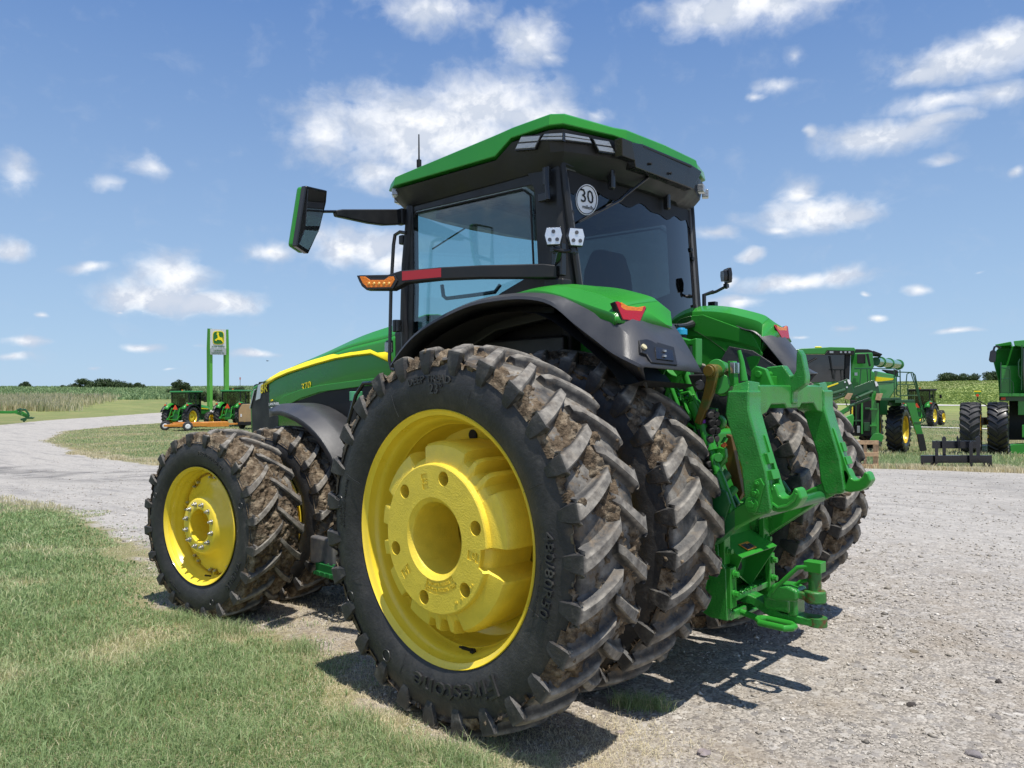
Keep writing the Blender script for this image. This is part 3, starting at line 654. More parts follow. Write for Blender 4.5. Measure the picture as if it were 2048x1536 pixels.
def mud_mesh(R, hw, lug, nl, arc, fill, seed, seg=900, cols=46):
    Rb = R-lug; ph = np.linspace(0, 2*PI, seg, endpoint=False); w = np.linspace(-hw*1.0, hw*1.0, cols)
    A, Wd = np.meshgrid(ph, w, indexing='ij'); cx, cz = np.cos(A)*R, np.sin(A)*R
    n1 = fbm(cx*3.5, cz*3.5, Wd*5, 4, seed); n2 = fbm(cx*17, cz*17, Wd*17, 4, seed+3); n3 = fbm(cx*48, cz*48, Wd*48, 3, seed+6)
    aw = np.abs(Wd)/hw; base = Rb-.01-.034*R*aw**2.2
    h = lug*(fill+2.6*(n1-.5)+1.3*(n2-.5)+.85*(n3-.5))*(1-ss(.86, 1.0, aw)*1.3)
    # mud collects against the lugs
    t = np.clip((np.abs(Wd)+.02)/(hw*.97+.02), 0, 1); d = arc*(1.25*t-.25*t*t)/R
    ph0 = np.where(Wd > 0, 0, PI/nl); q = ((A-d-ph0)*nl/(2*PI)) % 1; near = np.exp(-(np.minimum(q, 1-q)/.2)**2); h = h+lug*.35*near*(n2+.2)
    rad = np.minimum(base+h, base+lug*1.02+.006*(n3-.5)); rad = np.where(h < 0, base-.025, rad)
    V = np.stack([rad*np.cos(A), Wd, rad*np.sin(A)], -1).reshape(-1, 3)
    i = np.arange(seg)[:, None]*cols+np.arange(cols-1)[None]; j = (np.arange(seg)[:, None]+1) % seg*cols+np.arange(cols-1)[None]
    F = np.stack([i, i+1, j+1, j], -1).reshape(-1, 4)
    hv = (h > -lug*.05).reshape(-1); F = F[hv[F].any(1)]
    clods = MB(); rnd = random.Random(seed)
    for k in range(90):
        a = rnd.random()*2*PI; s = rnd.choice((-1, 1)); kk = rnd.randrange(nl)
        a = 2*PI*(kk+(.5 if s < 0 else 0))/nl+arc/R*rnd.uniform(.8, 1.05)+rnd.uniform(-.03, .03); rr = R-.034*R-lug*rnd.uniform(-.05, 1.2); c = Vector((rr*math.cos(a), s*hw*rnd.uniform(.85, .99), rr*math.sin(a)))
        sz = rnd.uniform(.008, .022); vs = []
        for iz in range(4):
            for ia in range(6):
                th = PI*(iz+.5)/4; ps = 2*PI*ia/6; q_ = sz*rnd.uniform(.6, 1.3); vs.append(c+Vector((math.sin(th)*math.cos(ps), math.sin(th)*math.sin(ps), math.cos(th)))*q_)
        fs = [tuple(range(6))]+[tuple(range(18, 24))]+[(iz*6+ia, iz*6+(ia+1) % 6, iz*6+6+(ia+1) % 6, iz*6+6+ia) for iz in range(3) for ia in range(6)]
        clods.add(vs, fs)
    V2 = np.array(clods.v); tri = []
    for f in clods.f: tri.append(f if len(f) == 4 else None)
    F2 = np.array([f for f in clods.f if len(f) == 4]); 
    return np_mesh('mud', np.concatenate([V, V2]), np.concatenate([F, F2+len(V)]), MUD, True)
TYR_R = tyre_mat('rear_tyre_rubber', 1.02, .055, .245); TYR_F = tyre_mat('front_tyre_rubber', .757, .044, .225)
def ring_text(mb, body, size, R, y, a_mid, inward=False, depth=.004, xs=1., shear=0.):
    """raised letters round a circle seen from +y; tops of letters point outward, reading clockwise as seen from the left side"""
    vs, fs = text_mesh(body, size, depth/2, shear, xs); out = []
    for x, yy, z in vs:
        if not inward: a = a_mid+x/R; r = R+yy
        else: a = a_mid-x/R; r = R-yy
        out.append((r*math.cos(a), y+z, r*math.sin(a)))
    mb.add(out, fs)
import bmesh
def recalc(me):
    b = bmesh.new(); b.from_mesh(me); bmesh.ops.recalc_face_normals(b, faces=b.faces); b.to_mesh(me); b.free()
def bool_cut(o, cutters):
    for c in cutters: recalc(c.data); c.parent = o.parent
    dg = bpy.context.evaluated_depsgraph_get()
    for c in cutters:
        q = o.modifiers.new('b', 'BOOLEAN'); q.object = c; q.operation = 'DIFFERENCE'; q.solver = 'EXACT'
    bpy.context.view_layer.update(); dg = bpy.context.evaluated_depsgraph_get()
    me = bpy.data.meshes.new_from_object(o.evaluated_get(dg)); o.modifiers.clear(); o.data = me
    for c in cutters: bpy.data.objects.remove(c)
    me.shade_smooth(); me.set_sharp_from_angle(angle=math.radians(28))
def pol(a, r, y): a = math.radians(a); return (r*math.cos(a), y, r*math.sin(a))
RIM_OUT = [(.150,-.105),(.40,-.13),(.50,-.10),(.565,-.085),(.585,-.04),(.583,.02),(.590,.03),(.590,.07),(.603,.085),(.606,.13),(.622,.15),(.634,.165),(.640,.198),(.650,.206),(.662,.212),(.668,.222),(.672,.216),(.668,.205),(.645,.19)]
def rear_rim_bm():
    m = MB(); m.lathe(RIM_OUT, n=96)
    m.lathe([(.645,.19),(.61,.12),(.595,.0),(.61,-.12),(.645,-.19),(.668,-.215),(.660,-.222),(.63,-.19),(.60,-.12),(.575,-.09)], n=96)
    return m
tyR = tyre_mesh(1.02, .245, .655, 27, .055, .165); tyR.materials.append(TYR_R); tyR.shade_smooth(); tyR.set_sharp_from_angle(angle=math.radians(32))
tyF = tyre_mesh(.757, .225, .452, 20, .044, .20); tyF.materials.append(TYR_F); tyF.shade_smooth(); tyF.set_sharp_from_angle(angle=math.radians(32))
mdR = mud_mesh(1.02, .245, .055, 27, .165, .06, 5); mdF = mud_mesh(.757, .225, .044, 20, .20, .60, 9, 760, 52)
def cyl_obj(a, b, r, n=24):
    m = MB(); m.cyl(a, b, r, n); return m.build('cut', YELLOWC, smooth=0)
def make_weight(parent):
    m = MB(); pts = []
    notch = [(181, 198, .385), (60, 75, .435), (114, 121, .455), (126, 133, .44), (138, 146, .452), (250, 257, .445), (262, 270, .44), (275, 281, .455), (352, 362, .435), (332, 341, .45), (16, 25, .455), (302, 311, .452)]
    for a in np.arange(0, 360, 1.0):
        r = .505
        for a0, a1, rn in notch:
            for aa in (a, a+360, a-360):
                k = min(ss(a0-1.2, a0+.6, aa), 1-ss(a1-.6, a1+1.2, aa)); r = min(r, .505-(.505-rn)*float(k))
        pts.append((a, r))
    rows = []
    for h, f in ((-.09, .96), (-.085, 1.), (.14, 1.0), (.185, .985), (.205, .955)):
        rows.append([pol(a, r*f, h) for a, r in pts])
    rows.append([pol(a, min(.392, r*.9), .222) for a, r in pts]); rows.append([pol(a, min(.388, r*.9), .248) for a, r in pts]); rows.append([pol(a, min(.381, r*.9), .253) for a, r in pts])
    m.grid(rows, close=True); n = len(pts)
    m.f.append(tuple(range(n))[::-1]); o = len(m.v)-n; m.f.append(tuple(o+i for i in range(n)))
    fix_normals = True
    w = m.build('wheel_weight', YELLOWC, parent, smooth=0); recalc(w.data)
    cut = [cyl_obj((0, -.2, 0), (0, .5, 0), .182, 64)]
    c = MB(); c.lathe([(.0, .5), (.25, .5), (.215, .2535), (.19, .232), (.18, .20), (.0, .20)], n=64); cut.append(c.build('cut', YELLOWC, smooth=0))
    for k in range(6):
        a = 44+60*k; c = MB(); p0 = pol(a, .325, .15); p1 = pol(a, .325, .5); c.cyl(p0, p1, .038, 24); cut.append(c.build('cut', YELLOWC, smooth=0))
    for v in range(0): pass
    c = MB(); A = np.linspace(232, 284, 24)      # recess for the cast lettering
    ring = [pol(a, .285, .247) for a in A]+[pol(a, .218, .247) for a in A[::-1]]
    c.prism(ring, (0, .2, 0)); cut.append(c.build('cut', YELLOWC, smooth=0))
    for a in (77, 190, 318):
        c = MB(); X = Vector((math.cos(math.radians(a)), 0, math.sin(math.radians(a)))); T = Vector((-X.z, 0, X.x)); q = X*.30; dd = Vector((0, .247, 0))
        c.prism([q+dd+X*s*.04+T*t*.024 for s, t in ((-1, -1), (1, -1), (1, 1), (-1, 1))], (0, .2, 0)); cut.append(c.build('cut', YELLOWC, smooth=0))
    bool_cut(w, cut)
    t = Words(parent, 'cast_lettering', YELLOWC); t.ring('900KG  1R120956  USA  JCPN', .026, .262, .249, math.radians(258), depth=.008, xs=.78); t.ring('JT   1R120956  RAM  3AK-2', .024, .234, .249, math.radians(258), depth=.008, xs=.78)
    for a in (77, 190, 318): t.ring('C8', .045, .300, .249, math.radians(a), depth=.008)
    for a, s_ in ((232, 'A'), (240, '80'), (215, 'P 2')): t.ring(s_, .02, .345, .2535, math.radians(a), depth=.004)
    for k in range(6):
        b = MB(); a = 44+60*k; p = pol(a, .325, .152); b.cyl(p, pol(a, .325, .172), .024, 6); b.cyl(p, pol(a, .325, .158), .032, 20)
        b.cyl(pol(a, .325, .17), pol(a, .325, .182), .013, 12); b.build('weight_bolt', STEEL, parent, bevel=.002)
class Words:        # every word or mark its own part
    def __init__(s, parent, name, mat): s.p, s.n, s.m = parent, name, mat
    def ring(s, *a, **k): m = MB(); ring_text(m, *a, **k); m.build(s.n, s.m, s.p, smooth=0)
    def add(s, v, f): m = MB(); m.add(v, f); m.build('sidewall_mark', s.m, s.p)
    def tube(s, *a, **k): m = MB(); m.tube(*a, **k); m.build('mould_line', s.m, s.p)
def lettering(parent, front=False):
    t = Words(parent, 'sidewall_lettering', LETTER)
    if not front:
        y = .2535
        t.ring('Firestone', .15, .775, .2560, math.radians(258), depth=.012, xs=1.15, shear=.12)
        t.ring('480/80R50', .072, .79, .2570, math.radians(185), depth=.012, xs=1.25)
        t.ring('DEEP TREAD', .055, .83, .2555, math.radians(88), depth=.006, xs=1.1)
        t.ring('23°', .075, .775, .2555, math.radians(92), depth=.006)
        t.ring('MAY BE USED TUBE TYPE', .020, .80, .2555, math.radians(8), depth=.004, xs=1.3); t.ring('TUBELESS', .020, .835, .2545, math.radians(2), depth=.004, xs=1.3)
        t.ring('MAX SPEED 30 MPH   LOAD 5150 KG AT 320 kPa', .012, .735, .2545, math.radians(190), depth=.003, xs=1.2)
        for a, r in ((8, .86), (300, .80), (330, .86)):
            c = pol(a, r, .2545 if r < .85 else .2500); m_ = MB(); m_.tube([(c[0]+.032*math.cos(q), c[1], c[2]+.032*math.sin(q)) for q in np.linspace(0, 2*PI, 24, endpoint=False)], .003, 6, closed=True); t.add(m_.v, m_.f)
        for k in range(8):    # radial mould lines
            a = 20+45*k; t.tube([pol(a, .69, .245), pol(a, .75, .254), pol(a+.3, .82, .255)], .0012, 5)
    else:
        t.ring('PERFORMER 85', .042, .575, .1975, math.radians(110), depth=.006, xs=1.2); t.ring('TAURUS', .06, .58, .1975, math.radians(215), depth=.006, xs=1.2); t.ring('380/85R34', .035, .59, .1975, math.radians(300), depth=.005, xs=1.2)
        for a in (20, 160, 250):
            c = pol(a, .60, .197); m_ = MB(); m_.tube([(c[0]+.024*math.cos(q), c[1], c[2]+.024*math.sin(q)) for q in np.linspace(0, 2*PI, 20, endpoint=False)], .0025, 6, closed=True); t.add(m_.v, m_.f)
LETTER = P('moulded_rubber_letters', (.030, .031, .033), .38, bump=(90, .1), dirt=((.16, .15, .13), 6, .55, .75, .4))
YO, YI, ZR, ZF, ST = 1.552, .79, .987, .713, .156
def rear_wheel(parent, y, rot, outer, seed):
    side = 1 if y > 0 else -1
    e = rear_rim_bm().build('rear_wheel', YELLOW, parent, smooth=40); e.location = (0, y, ZR)
    if side < 0: e.rotation_euler = (0, 0, PI)
    t = link(tyR, 'tyre', e); t.rotation_euler = (0, rot, 0)
    md = link(mdR, 'mud', e); md.rotation_euler = (0, rot, 0)
    if side < 0: t.rotation_euler = (0, rot, PI); md.rotation_euler = (0, rot, PI)
    if outer and side > 0:
        make_weight(e); lettering(e)
        v = MB(); v.cyl((-.16, .13, -.572), (-.145, .19, -.545), .009, 10); v.cyl((-.145, .19, -.545), (-.142, .205, -.538), .006, 8); v.cyl((-.163, .12, -.578), (-.16, .14, -.57), .014, 10); v.build('valve_stem', DARK, e)
        for a in (84, 24, 144): h = MB(); h.cyl(pol(a, .525, -.11), pol(a, .525, -.084), .03, 20); h.build('disc_opening', DARK, e)
    else:
        hub = MB(); hub.cyl((0, -.12, 0), (0, -.02, 0), .19, 40); 
        for k in range(10): p = pol(36*k, .155, -.02); hub.cyl(p, (p[0], .01, p[2]), .018, 6)
        hub.build('hub', YELLOW, e, bevel=.006)
    return e
def front_wheel(parent, off, rot, outer):
    """local frame: steering rotation applied"""
    e = MB()
    e.lathe([(.45,.16),(.458,.172),(.462,.182),(.466,.176),(.462,.166),(.44,.155)][::-1], n=96)
    e.lathe([(.440,-.05),(.425,-.04),(.408,.02),(.410,.07),(.425,.09),(.428,.125),(.440,.14),(.444,.160),(.452,.168),(.458,.178),(.464,.182)], n=96)
    e.lathe([(.44,.155),(.42,.08),(.41,0),(.42,-.1),(.44,-.155),(.462,-.182),(.455,-.186),(.43,-.15),(.41,-.09),(.425,-.04)], n=96)
    w = e.build('front_wheel', YELLOW, parent, smooth=40)
    d = MB()
    if outer:
        prof = [(.128,.08),(.128,.158),(.134,.165),(.20,.165),(.215,.158),(.235,.12),(.27,.075),(.325,.045),(.352,.042),(.392,.03),(.398,.02)]
    else: prof = [(.128,-.05),(.128,-.01),(.134,-.005),(.20,-.005),(.235,.01),(.27,.02),(.325,.03),(.392,.02),(.398,.01)]
    rows = []
    for k in range(120):
        a = 2*PI*k/120; q = abs(((k/120*10) % 1)-.5)*2      # ten lobes on the disc's edge
        row = []
        for r, h in prof:
            if r > .36: r = r-(.028 if q < .45 else 0)
            row.append((r*math.cos(a), h, r*math.sin(a)))
        rows.append(row)
    rows.append(rows[0]); d.grid(rows)
    d.build('disc', YELLOW, w, smooth=40)
    if outer:
        for k in range(12):
            b = MB(); a = 15+30*k; p = pol(a, .170, .165); b.cyl(p, pol(a, .170, .172), .020, 20); b.cyl(p, pol(a, .170, .188), .015, 6); b.cyl(p, pol(a, .170, .200), .008, 10); b.build('wheel_bolt', STEEL, w, bevel=.0015)
        for k in range(10):
            for s_ in (-5, 5):
                b = MB(); a = 18+36*k+s_; p = pol(a, .372, .032); b.cyl(p, pol(a, .372, .052), .011, 6); b.cyl(p, pol(a, .372, .060), .006, 8); b.build('rim_bolt', STEEL, w)
        for k in range(10):
            c = MB(); a = 18+36*k; c.box(pol(a, .398, .018), (.05, .05, .012), ry=-math.radians(a)); c.build('rim_lug', YELLOW, w, bevel=.004)
        cup = MB(); cup.lathe([(.001, -.05), (.12, -.05), (.1285, -.04), (.1285, .09)], n=40); cup.build('hub_cup', YELLOW, w)
        lettering(w, True)
        v = MB(); v.cyl(pol(262, .405, .10), pol(262, .39, .15), .007, 8); v.build('valve_stem', DARK, w)
    t = link(tyF, 'tyre', w, (0, -.035, 0)); t.rotation_euler = (0, rot, 0); m_ = link(mdF, 'mud', w, (0, -.035, 0)); m_.rotation_euler = (0, rot, 0)
    return w
T = empty('row_crop_tractor'); tag(T, 'large green tractor with mud-caked dual tyres and black cab, in the foreground', 'tractor')
for i, (y, rot, outer) in enumerate(((YO, .05, True), (YI, 1.1, False), (-YI, 2.3, False), (-YO, 3.7, True))): rear_wheel(T, y, rot, outer, i)
for side, rots in ((1, (.4, 1.9)), (-1, (2.8, 4.1))):
    piv = Vector((3.05, .85*side, ZF)); c, s = math.cos(ST), math.sin(ST)
    for off, rot, outer in ((YO-.85, rots[0], True), (.07, rots[1], False)):
        w = front_wheel(T, off, rot, outer and side > 0); w.location = piv+Vector((-s*off*side, c*off*side, 0)); w.rotation_euler = (0, 0, ST+(PI if side < 0 else 0))
        if side < 0:
            for ch in w.children:
                if ch.name.startswith(('tyre', 'mud')): ch.rotation_euler = (0, rot, PI)
# ================================================================ TRACTOR BODY
def sym_build(name, fn, mat, parent=T, **k):
    """the same piece on the left and on the right side, as two objects"""
    out = []
    for s in (1, -1):
        m = MB(); fn(m); 
        if s < 0: m.v = [(x, -y, z) for x, y, z in m.v]; m.f = [f[::-1] for f in m.f]
        out.append(m.build(name, mat, parent, **k))
    return out
# ---- chassis, axles
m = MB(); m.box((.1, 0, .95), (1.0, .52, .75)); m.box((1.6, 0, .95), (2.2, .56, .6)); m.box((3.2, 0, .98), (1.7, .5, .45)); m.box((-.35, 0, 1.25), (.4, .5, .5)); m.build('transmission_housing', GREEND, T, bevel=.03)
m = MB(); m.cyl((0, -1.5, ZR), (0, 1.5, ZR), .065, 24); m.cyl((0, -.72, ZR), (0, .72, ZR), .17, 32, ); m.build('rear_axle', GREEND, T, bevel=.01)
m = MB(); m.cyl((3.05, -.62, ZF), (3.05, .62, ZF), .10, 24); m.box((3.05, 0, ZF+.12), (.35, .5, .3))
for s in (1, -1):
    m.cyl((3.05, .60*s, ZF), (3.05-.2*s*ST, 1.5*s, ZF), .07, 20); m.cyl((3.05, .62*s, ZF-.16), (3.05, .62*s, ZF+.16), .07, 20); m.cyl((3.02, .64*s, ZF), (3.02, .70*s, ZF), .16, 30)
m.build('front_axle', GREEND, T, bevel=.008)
m = MB(); m.cyl((3.05-math.sin(ST)*.02, .87, ZF), (3.05-math.sin(ST)*.60, .85+.60, ZF), .12, 40); m.build('dual_extension', YELLOW, T)
m = MB(); m.cyl((0, .8, ZR), (0, 1.46, ZR), .17, 40); m.build('rear_dual_hub', YELLOW, T)
# ---- hood
HX = [2.0, 2.18, 2.74, 3.36, 3.95, 4.3, 4.44]
HC = [2.43, 2.40, 2.315, 2.18, 2.06, 1.965, 1.90]       # centre height
HE = [2.225, 2.20, 2.14, 2.015, 1.905, 1.82, 1.78]      # edge above the stripe
rows = []
for x, c, e in zip(HX, HC, HE):
    w = .46 if x < 4.2 else .44; row = []
    for y, z in ((0, c), (.14, c-.012), (.26, c-.25*(c-e)), (.36, e+.25*(c-e)), (.42, e+.04), (w, e)): row.append((x, y, z))
    rows.append([(x_, -y, z) for x_, y, z in row[:0:-1]]+row)
m = MB(); m.grid([r[::-1] for r in resample(rows, 4)]); m.build('hood', GREEN, T, smooth=24, solid=.012)
def hood_side(m):
    r2 = []
    for x, e in zip(HX, HE):
        w = .46 if x < 4.2 else .44
        r2.append([(x, w, e), (x, w+.012, e-.03), (x, w+.012, e-.22), (x, w+.004, 1.35)])
    m.grid(resample(r2, 4))
sym_build('hood_side_panel', hood_side, GREEN, smooth=24, solid=.01)
def strip(m, pts, y=.476, t=.006): m.py([(at(u, v, 1, y)[0], at(u, v, 1, y)[2]) for u, v in pts], y-t, y)
def side_decal(name, pts, mat, y=.478, t=.006, **k):
    return sym_build(name, lambda m: strip(m, pts, y, t), mat, **k)
def stripe(m):
    up = [(521,771),(540,756),(560,744),(613,724),(660,710),(697,702),(740,695),(780,690)]; lo = [(530,768),(551,755),(576,744),(630,727),(670,716),(705,710),(742,706),(782,724)]
    A = [at(u, v, 1, .462) for u, v in up]; B = [at(u, v, 1, .492) for u, v in lo]; C_ = [(x, .480, z-.012) for x, y, z in B]
    m.grid([[a, b, c] for a, b, c in zip(A, B, C_)])
sym_build('yellow_stripe', stripe, STRIPE, smooth=20, solid=.008)
side_decal('hood_vent', [(572,762),(600,752),(593,784),(570,797)], DARK, .477)
side_decal('engine_mesh', [(572,809),(600,800),(640,786),(680,776),(780,766),(780,860),(690,870),(610,836),(560,824)], DARK, .4765)
sym_build('hood_crease', lambda m: strip(m, [(558,800),(566,792),(600,779),(640,770),(700,762),(780,752),(780,766),(700,776),(640,784),(600,797),(572,812),(567,830),(556,826)], .488, .02), GREEN, bevel=.006)
side_decal('grille_side', [(503,803),(518,764),(536,762),(572,748),(572,760),(560,784),(556,800),(558,815),(556,865),(505,865)], BLACK, .474, .03)
m = MB(); m.box((4.46, 0, 1.6), (.10, .80, .52)); m.build('front_grille', BLACK, T, bevel=.03)
sym_build('headlight', lambda m: m.prism([(4.44, .44, 1.60), (4.40, .482, 1.60), (4.30, .484, 1.80), (4.34, .44, 1.81)], (0.03, 0, 0)), CLEARL, bevel=.008)
side_decal('headlight_glass', [(511,801),(516,770),(526,765),(520,797)], P('headlight_lens', (.6, .68, .76), .1, coat=1), .482, .01)
def htxt(body, size, u, v, mat, xs=1.1, shear=.2, name='model_lettering'):
    p = at(u, v, 1, .484); t = MB(); text_on(t, body, size, p, (-1, 0, .17), (.17, 0, 1), .002, shear, xs); return t.build(name, mat, T, smooth=0)
htxt('8R', .125, 527, 778, STRIPE); htxt('370', .105, 611, 774, STRIPE)
side_decal('dealer_badge', [(537,812),(540,800),(545,799),(559,806),(559,810),(548,824)], P('badge_green', (.02, .07, .03), .4), .484)
p = at(548, 808, 1, .492); t = MB(); text_on(t, 'LANDMARK', .038, p, (-1, 0, .05), (.05, 0, 1), .001, 0, 1.); text_on(t, 'IMPLEMENT', .024, (p[0], p[1], p[2]-.038), (-1, 0, .05), (.05, 0, 1), .001, 0, 1.); t.build('badge_lettering', WHITEP, T, smooth=0)
m = MB(); m.py([(at(u, v, 1, .487)[0], at(u, v, 1, .487)[2]) for u, v in ((541, 800), (544.5, 798.5), (545.5, 801), (542, 803))], .484, .488); m.build('badge_corner', STRIPE, T)
# cowl between hood and cab, firewall
m = MB(); m.box((1.78, 0, 1.8), (.5, .95, .95)); m.build('cowl', BLACK, T, bevel=.04)
m = MB(); m.box((1.85, .60, 1.25), (.5, .45, .5)); m.box((1.85, -.60, 1.25), (.5, .45, .5)); m.build('engine_side_boxes', DARK, T, bevel=.04)
m = MB(); m.tube([at(u, v, 1, .85) for u, v in ((788, 770), (757, 765), (727, 767), (712, 790), (690, 868), (695, 897), (712, 905))], .016, 10); m.build('step_handrail', BLACKG, T)
p = at(712, 790, 1, .62); m = MB(); m.cyl((p[0], p[1], p[2]-.22), (p[0], p[1], p[2]-.05), .05, 24); m.build('filler_neck', BLACK, T); m = MB(); m.cyl((p[0], p[1], p[2]-.05), (p[0], p[1], p[2]+.03), .055, 24); m.build('filler_cap', LIGHTG, T, bevel=.006)
# ---- access step and battery box by the front wheels
m = MB()
for z, y0 in ((.36, 1.02), (.41, .94)):
    for k in range(4): m.box((2.02, y0-.07*k+.1, z), (.30, .018, .03))
    for k in range(5): m.box((1.9+.07*k, y0, z), (.018, .24, .028))
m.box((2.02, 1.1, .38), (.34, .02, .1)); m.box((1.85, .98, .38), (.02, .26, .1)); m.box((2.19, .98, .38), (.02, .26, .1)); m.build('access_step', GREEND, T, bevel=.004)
m = MB(); m.box(at(664, 1100, 1, .95), (.34, .2, .22)); m.build('battery_box', P('dusty_box', (.09, .09, .095), .6, dirt=((.25, .22, .18), 8, .45, .7, .6)), T, bevel=.02)
m = MB(); m.prism([at(u, v, 1, 1.0) for u, v in ((636, 1072), (678, 1040), (684, 1050), (684, 1078), (640, 1082))], (0, -.12, 0)); m.build('step_bracket', BLACKG, T, bevel=.004)
for u, v in ((645, 1077), (672, 1076)): p = at(u, v, 1, 1.005); m = MB(); m.cyl(p, (p[0], p[1]+.02, p[2]), .014, 12); m.build('bracket_bolt', STEEL, T)
# ---- cab frame
def frame_left(m):
    m.tube([(1.45, .79, 1.95), (1.46, .80, 2.3), (1.44, .80, 2.7), (1.40, .78, 3.14)], .042, 10)
    m.prism([(1.40, .80, 3.17), (1.40, .80, 3.06), (1.34, .80, 3.085), (.20, .80, 3.06), (.14, .80, 3.02), (.12, .80, 3.17)], (0, -.05, 0))
    m.prism([(1.41, .812, 2.0), (1.435, .812, 2.5), (1.40, .812, 3.14), (1.36, .812, 3.14), (1.355, .812, 2.5), (1.375, .812, 2.06)], (0, -.06, 0))
    # door edge and the B pillar
    m.prism([(.22, .812, 3.14), (.16, .812, 3.02), (.135, .812, 2.5), (.14, .812, 2.30), (-.02, .80, 2.30), (-.02, .80, 3.14)], (0, -.07, 0))
    m.prism([(-.02, .80, 2.25), (-.13, .70, 2.25), (-.125, .69, 2.33), (-.035, .752, 3.16), (-.02, .80, 3.16)], (.05, -.04, 0))
frames = sym_build('cab_pillars', frame_left, BLACK, bevel=.008)
def door_fin(m):
    pts = [(.12, 2.50), (.24, 2.47), (.45, 2.40), (.62, 2.325), (.80, 2.24), (1.0, 2.13), (1.18, 2.05), (1.45, 1.90), (1.45, 1.80), (1.0, 1.95), (.5, 2.15), (.0, 2.2), (-.02, 2.50)]
    m.py(pts, .70, .825)
sym_build('cab_sill', door_fin, BLACK, bevel=.012)
def lower_side(m): m.box((.75, .70, 1.75), (1.5, .06, .7))
sym_build('cab_lower_side', lower_side, BLACK, bevel=.02)
m = MB(); m.box((.72, 0, 1.55), (1.42, 1.4, .12)); m.box((1.46, 0, 1.8), (.06, 1.4, .6)); m.box((.02, 0, 1.85), (.08, 1.36, .7)); m.build('cab_floor', DARK, T, bevel=.02)
def door_glass(m):
    pts = [(1.36, 3.05), (1.33, 3.085), (.24, 3.06), (.17, 3.01), (.145, 2.5), (.15, 2.42), (.45, 2.34), (.8, 2.2), (1.1, 2.02), (1.375, 1.94), (1.37, 2.4)]
    m.py(pts, .797, .803)
sym_build('door_glass', door_glass, GLASSL, smooth=0)
def seal(m):
    pts = [(1.345, 3.04), (1.32, 3.068), (.26, 3.045), (.19, 2.99), (.165, 2.5), (.17, 2.47)]
    m.tube([(x, .814, z) for x, z in pts], .007, 6)
sym_build('door_seal', seal, DARK)
# rear window: slightly bowed glass
def rear_rows(off=0.):
    rows = []
    for j in range(13):
        t = j/12; z1 = 3.13; row = []
        for i in range(25):
            s = -1+2*i/24
            zb = 2.20+.10*abs(s)**3; 
            if abs(s) > .9: zb += .05*((abs(s)-.9)/.1)**2
            z = zb+(z1-zb)*t; f = (z-2.33)/.8; ye = (.694+.056*f)*1.0; xe = -.123+.086*f
            row.append((xe-.085*(1-s*s)-off, s*ye, z))
        rows.append(row)
    return rows
def gx(y, z):      # x of the rear glass surface
    f = (z-2.33)/.8; ye = .694+.056*f; xe = -.123+.086*f; return xe-.085*(1-(y/ye)**2)
m = MB(); m.grid(rear_rows()); m.build('rear_window', GLASSD, T, smooth=60)
R_ = rear_rows(.006); edge = R_[0]+[r[-1] for r in R_[1:]]+R_[-1][::-1][1:]+[r[0] for r in R_[::-1][1:-1]]
m = MB(); m.tube(edge, .011, 8, closed=True); m.build('rear_window_seal', P('grey_rubber_seal', (.09, .09, .095), .45), T)
m = MB(); m.tube([(a-.0, b*1.035, c+(.02 if c > 3 else -.012)) for a, b, c in edge], .022, 8, closed=True); m.build('rear_window_frame', BLACK, T)
m = MB()    # black ceramic shade printed along the top of the glass
top = []
for i in range(41):
    s = -1+2*i/40; y = s*.73; zt = 3.12; zb_ = 3.02-.05*math.exp(-((s-.35)/.2)**2)-.05*math.exp(-((s+.3)/.25)**2)+.012*math.sin(19*s)-(.04 if abs(s) > .9 else 0)
    top.append([(gx(y, zt)-.004, y, zt), (gx(y, zb_)-.004, y, zb_)])
m.grid(top); m.build('window_shade_band', DARK, T, smooth=60)
# ---- speed disc on the rear glass
def disc_on_glass(u0, v0, ru, rv, off):
    pts = []
    for k in range(40):
        a = 2*PI*k/40; q = at(u0+ru*math.cos(a), v0+rv*math.sin(a), 0, -.12)
        for _ in range(3): q = at(u0+ru*math.cos(a), v0+rv*math.sin(a), 0, gx(q[1], q[2])-off)
        pts.append(q)
    return pts
pd = disc_on_glass(1173.5, 399.5, 22, 31, .004); m = MB(); m.prism(pd, (-.001, 0, 0)); dsc = m.build('speed_sticker', WHITEP, T, smooth=0)
m = MB(); m.tube(disc_on_glass(1173.5, 399.5, 19.8, 28.2, .007), .0022, 6, closed=True); m.build('sticker_ring', DARK, T)
def glass_text(body, u, v, size, xs, name):
    q = at(u, v, 0, -.12)
    for _ in range(3): q = at(u, v, 0, gx(q[1], q[2])-.0075)
    e = .02; dxdy = (gx(q[1]-e, q[2])-gx(q[1]+e, q[2])); dz = gx(q[1], q[2]+e)-gx(q[1], q[2]-e)
    t = MB(); text_on(t, body, size, q, (dxdy, -2*e, 0), (dz, 0, 2*e), .0008, 0, xs); t.build(name, DARK, T, smooth=0)
glass_text('30', 1174, 394, .125, .95, 'sticker_number'); glass_text('mile/h', 1176, 415, .036, 1.05, 'sticker_unit')
# buttons on glass
for u, v in ((1145, 425), (1145, 446), (1380, 500), (1383, 518)):
    q = at(u, v, 0, -.08); m = MB(); m.cyl((gx(q[1], q[2]), q[1], q[2]), (gx(q[1], q[2])-.016, q[1], q[2]), .017, 16); m.build('glass_hinge_button', BLACK, T, bevel=.004)
for u, v in ((1218, 360), (1329, 402)):
    q = at(u, v, 0, -.15); m = MB(); m.box((q[0]-.02, q[1], q[2]), (.045, .04, .13)); m.build('window_hinge', BLACKG, T, bevel=.012)
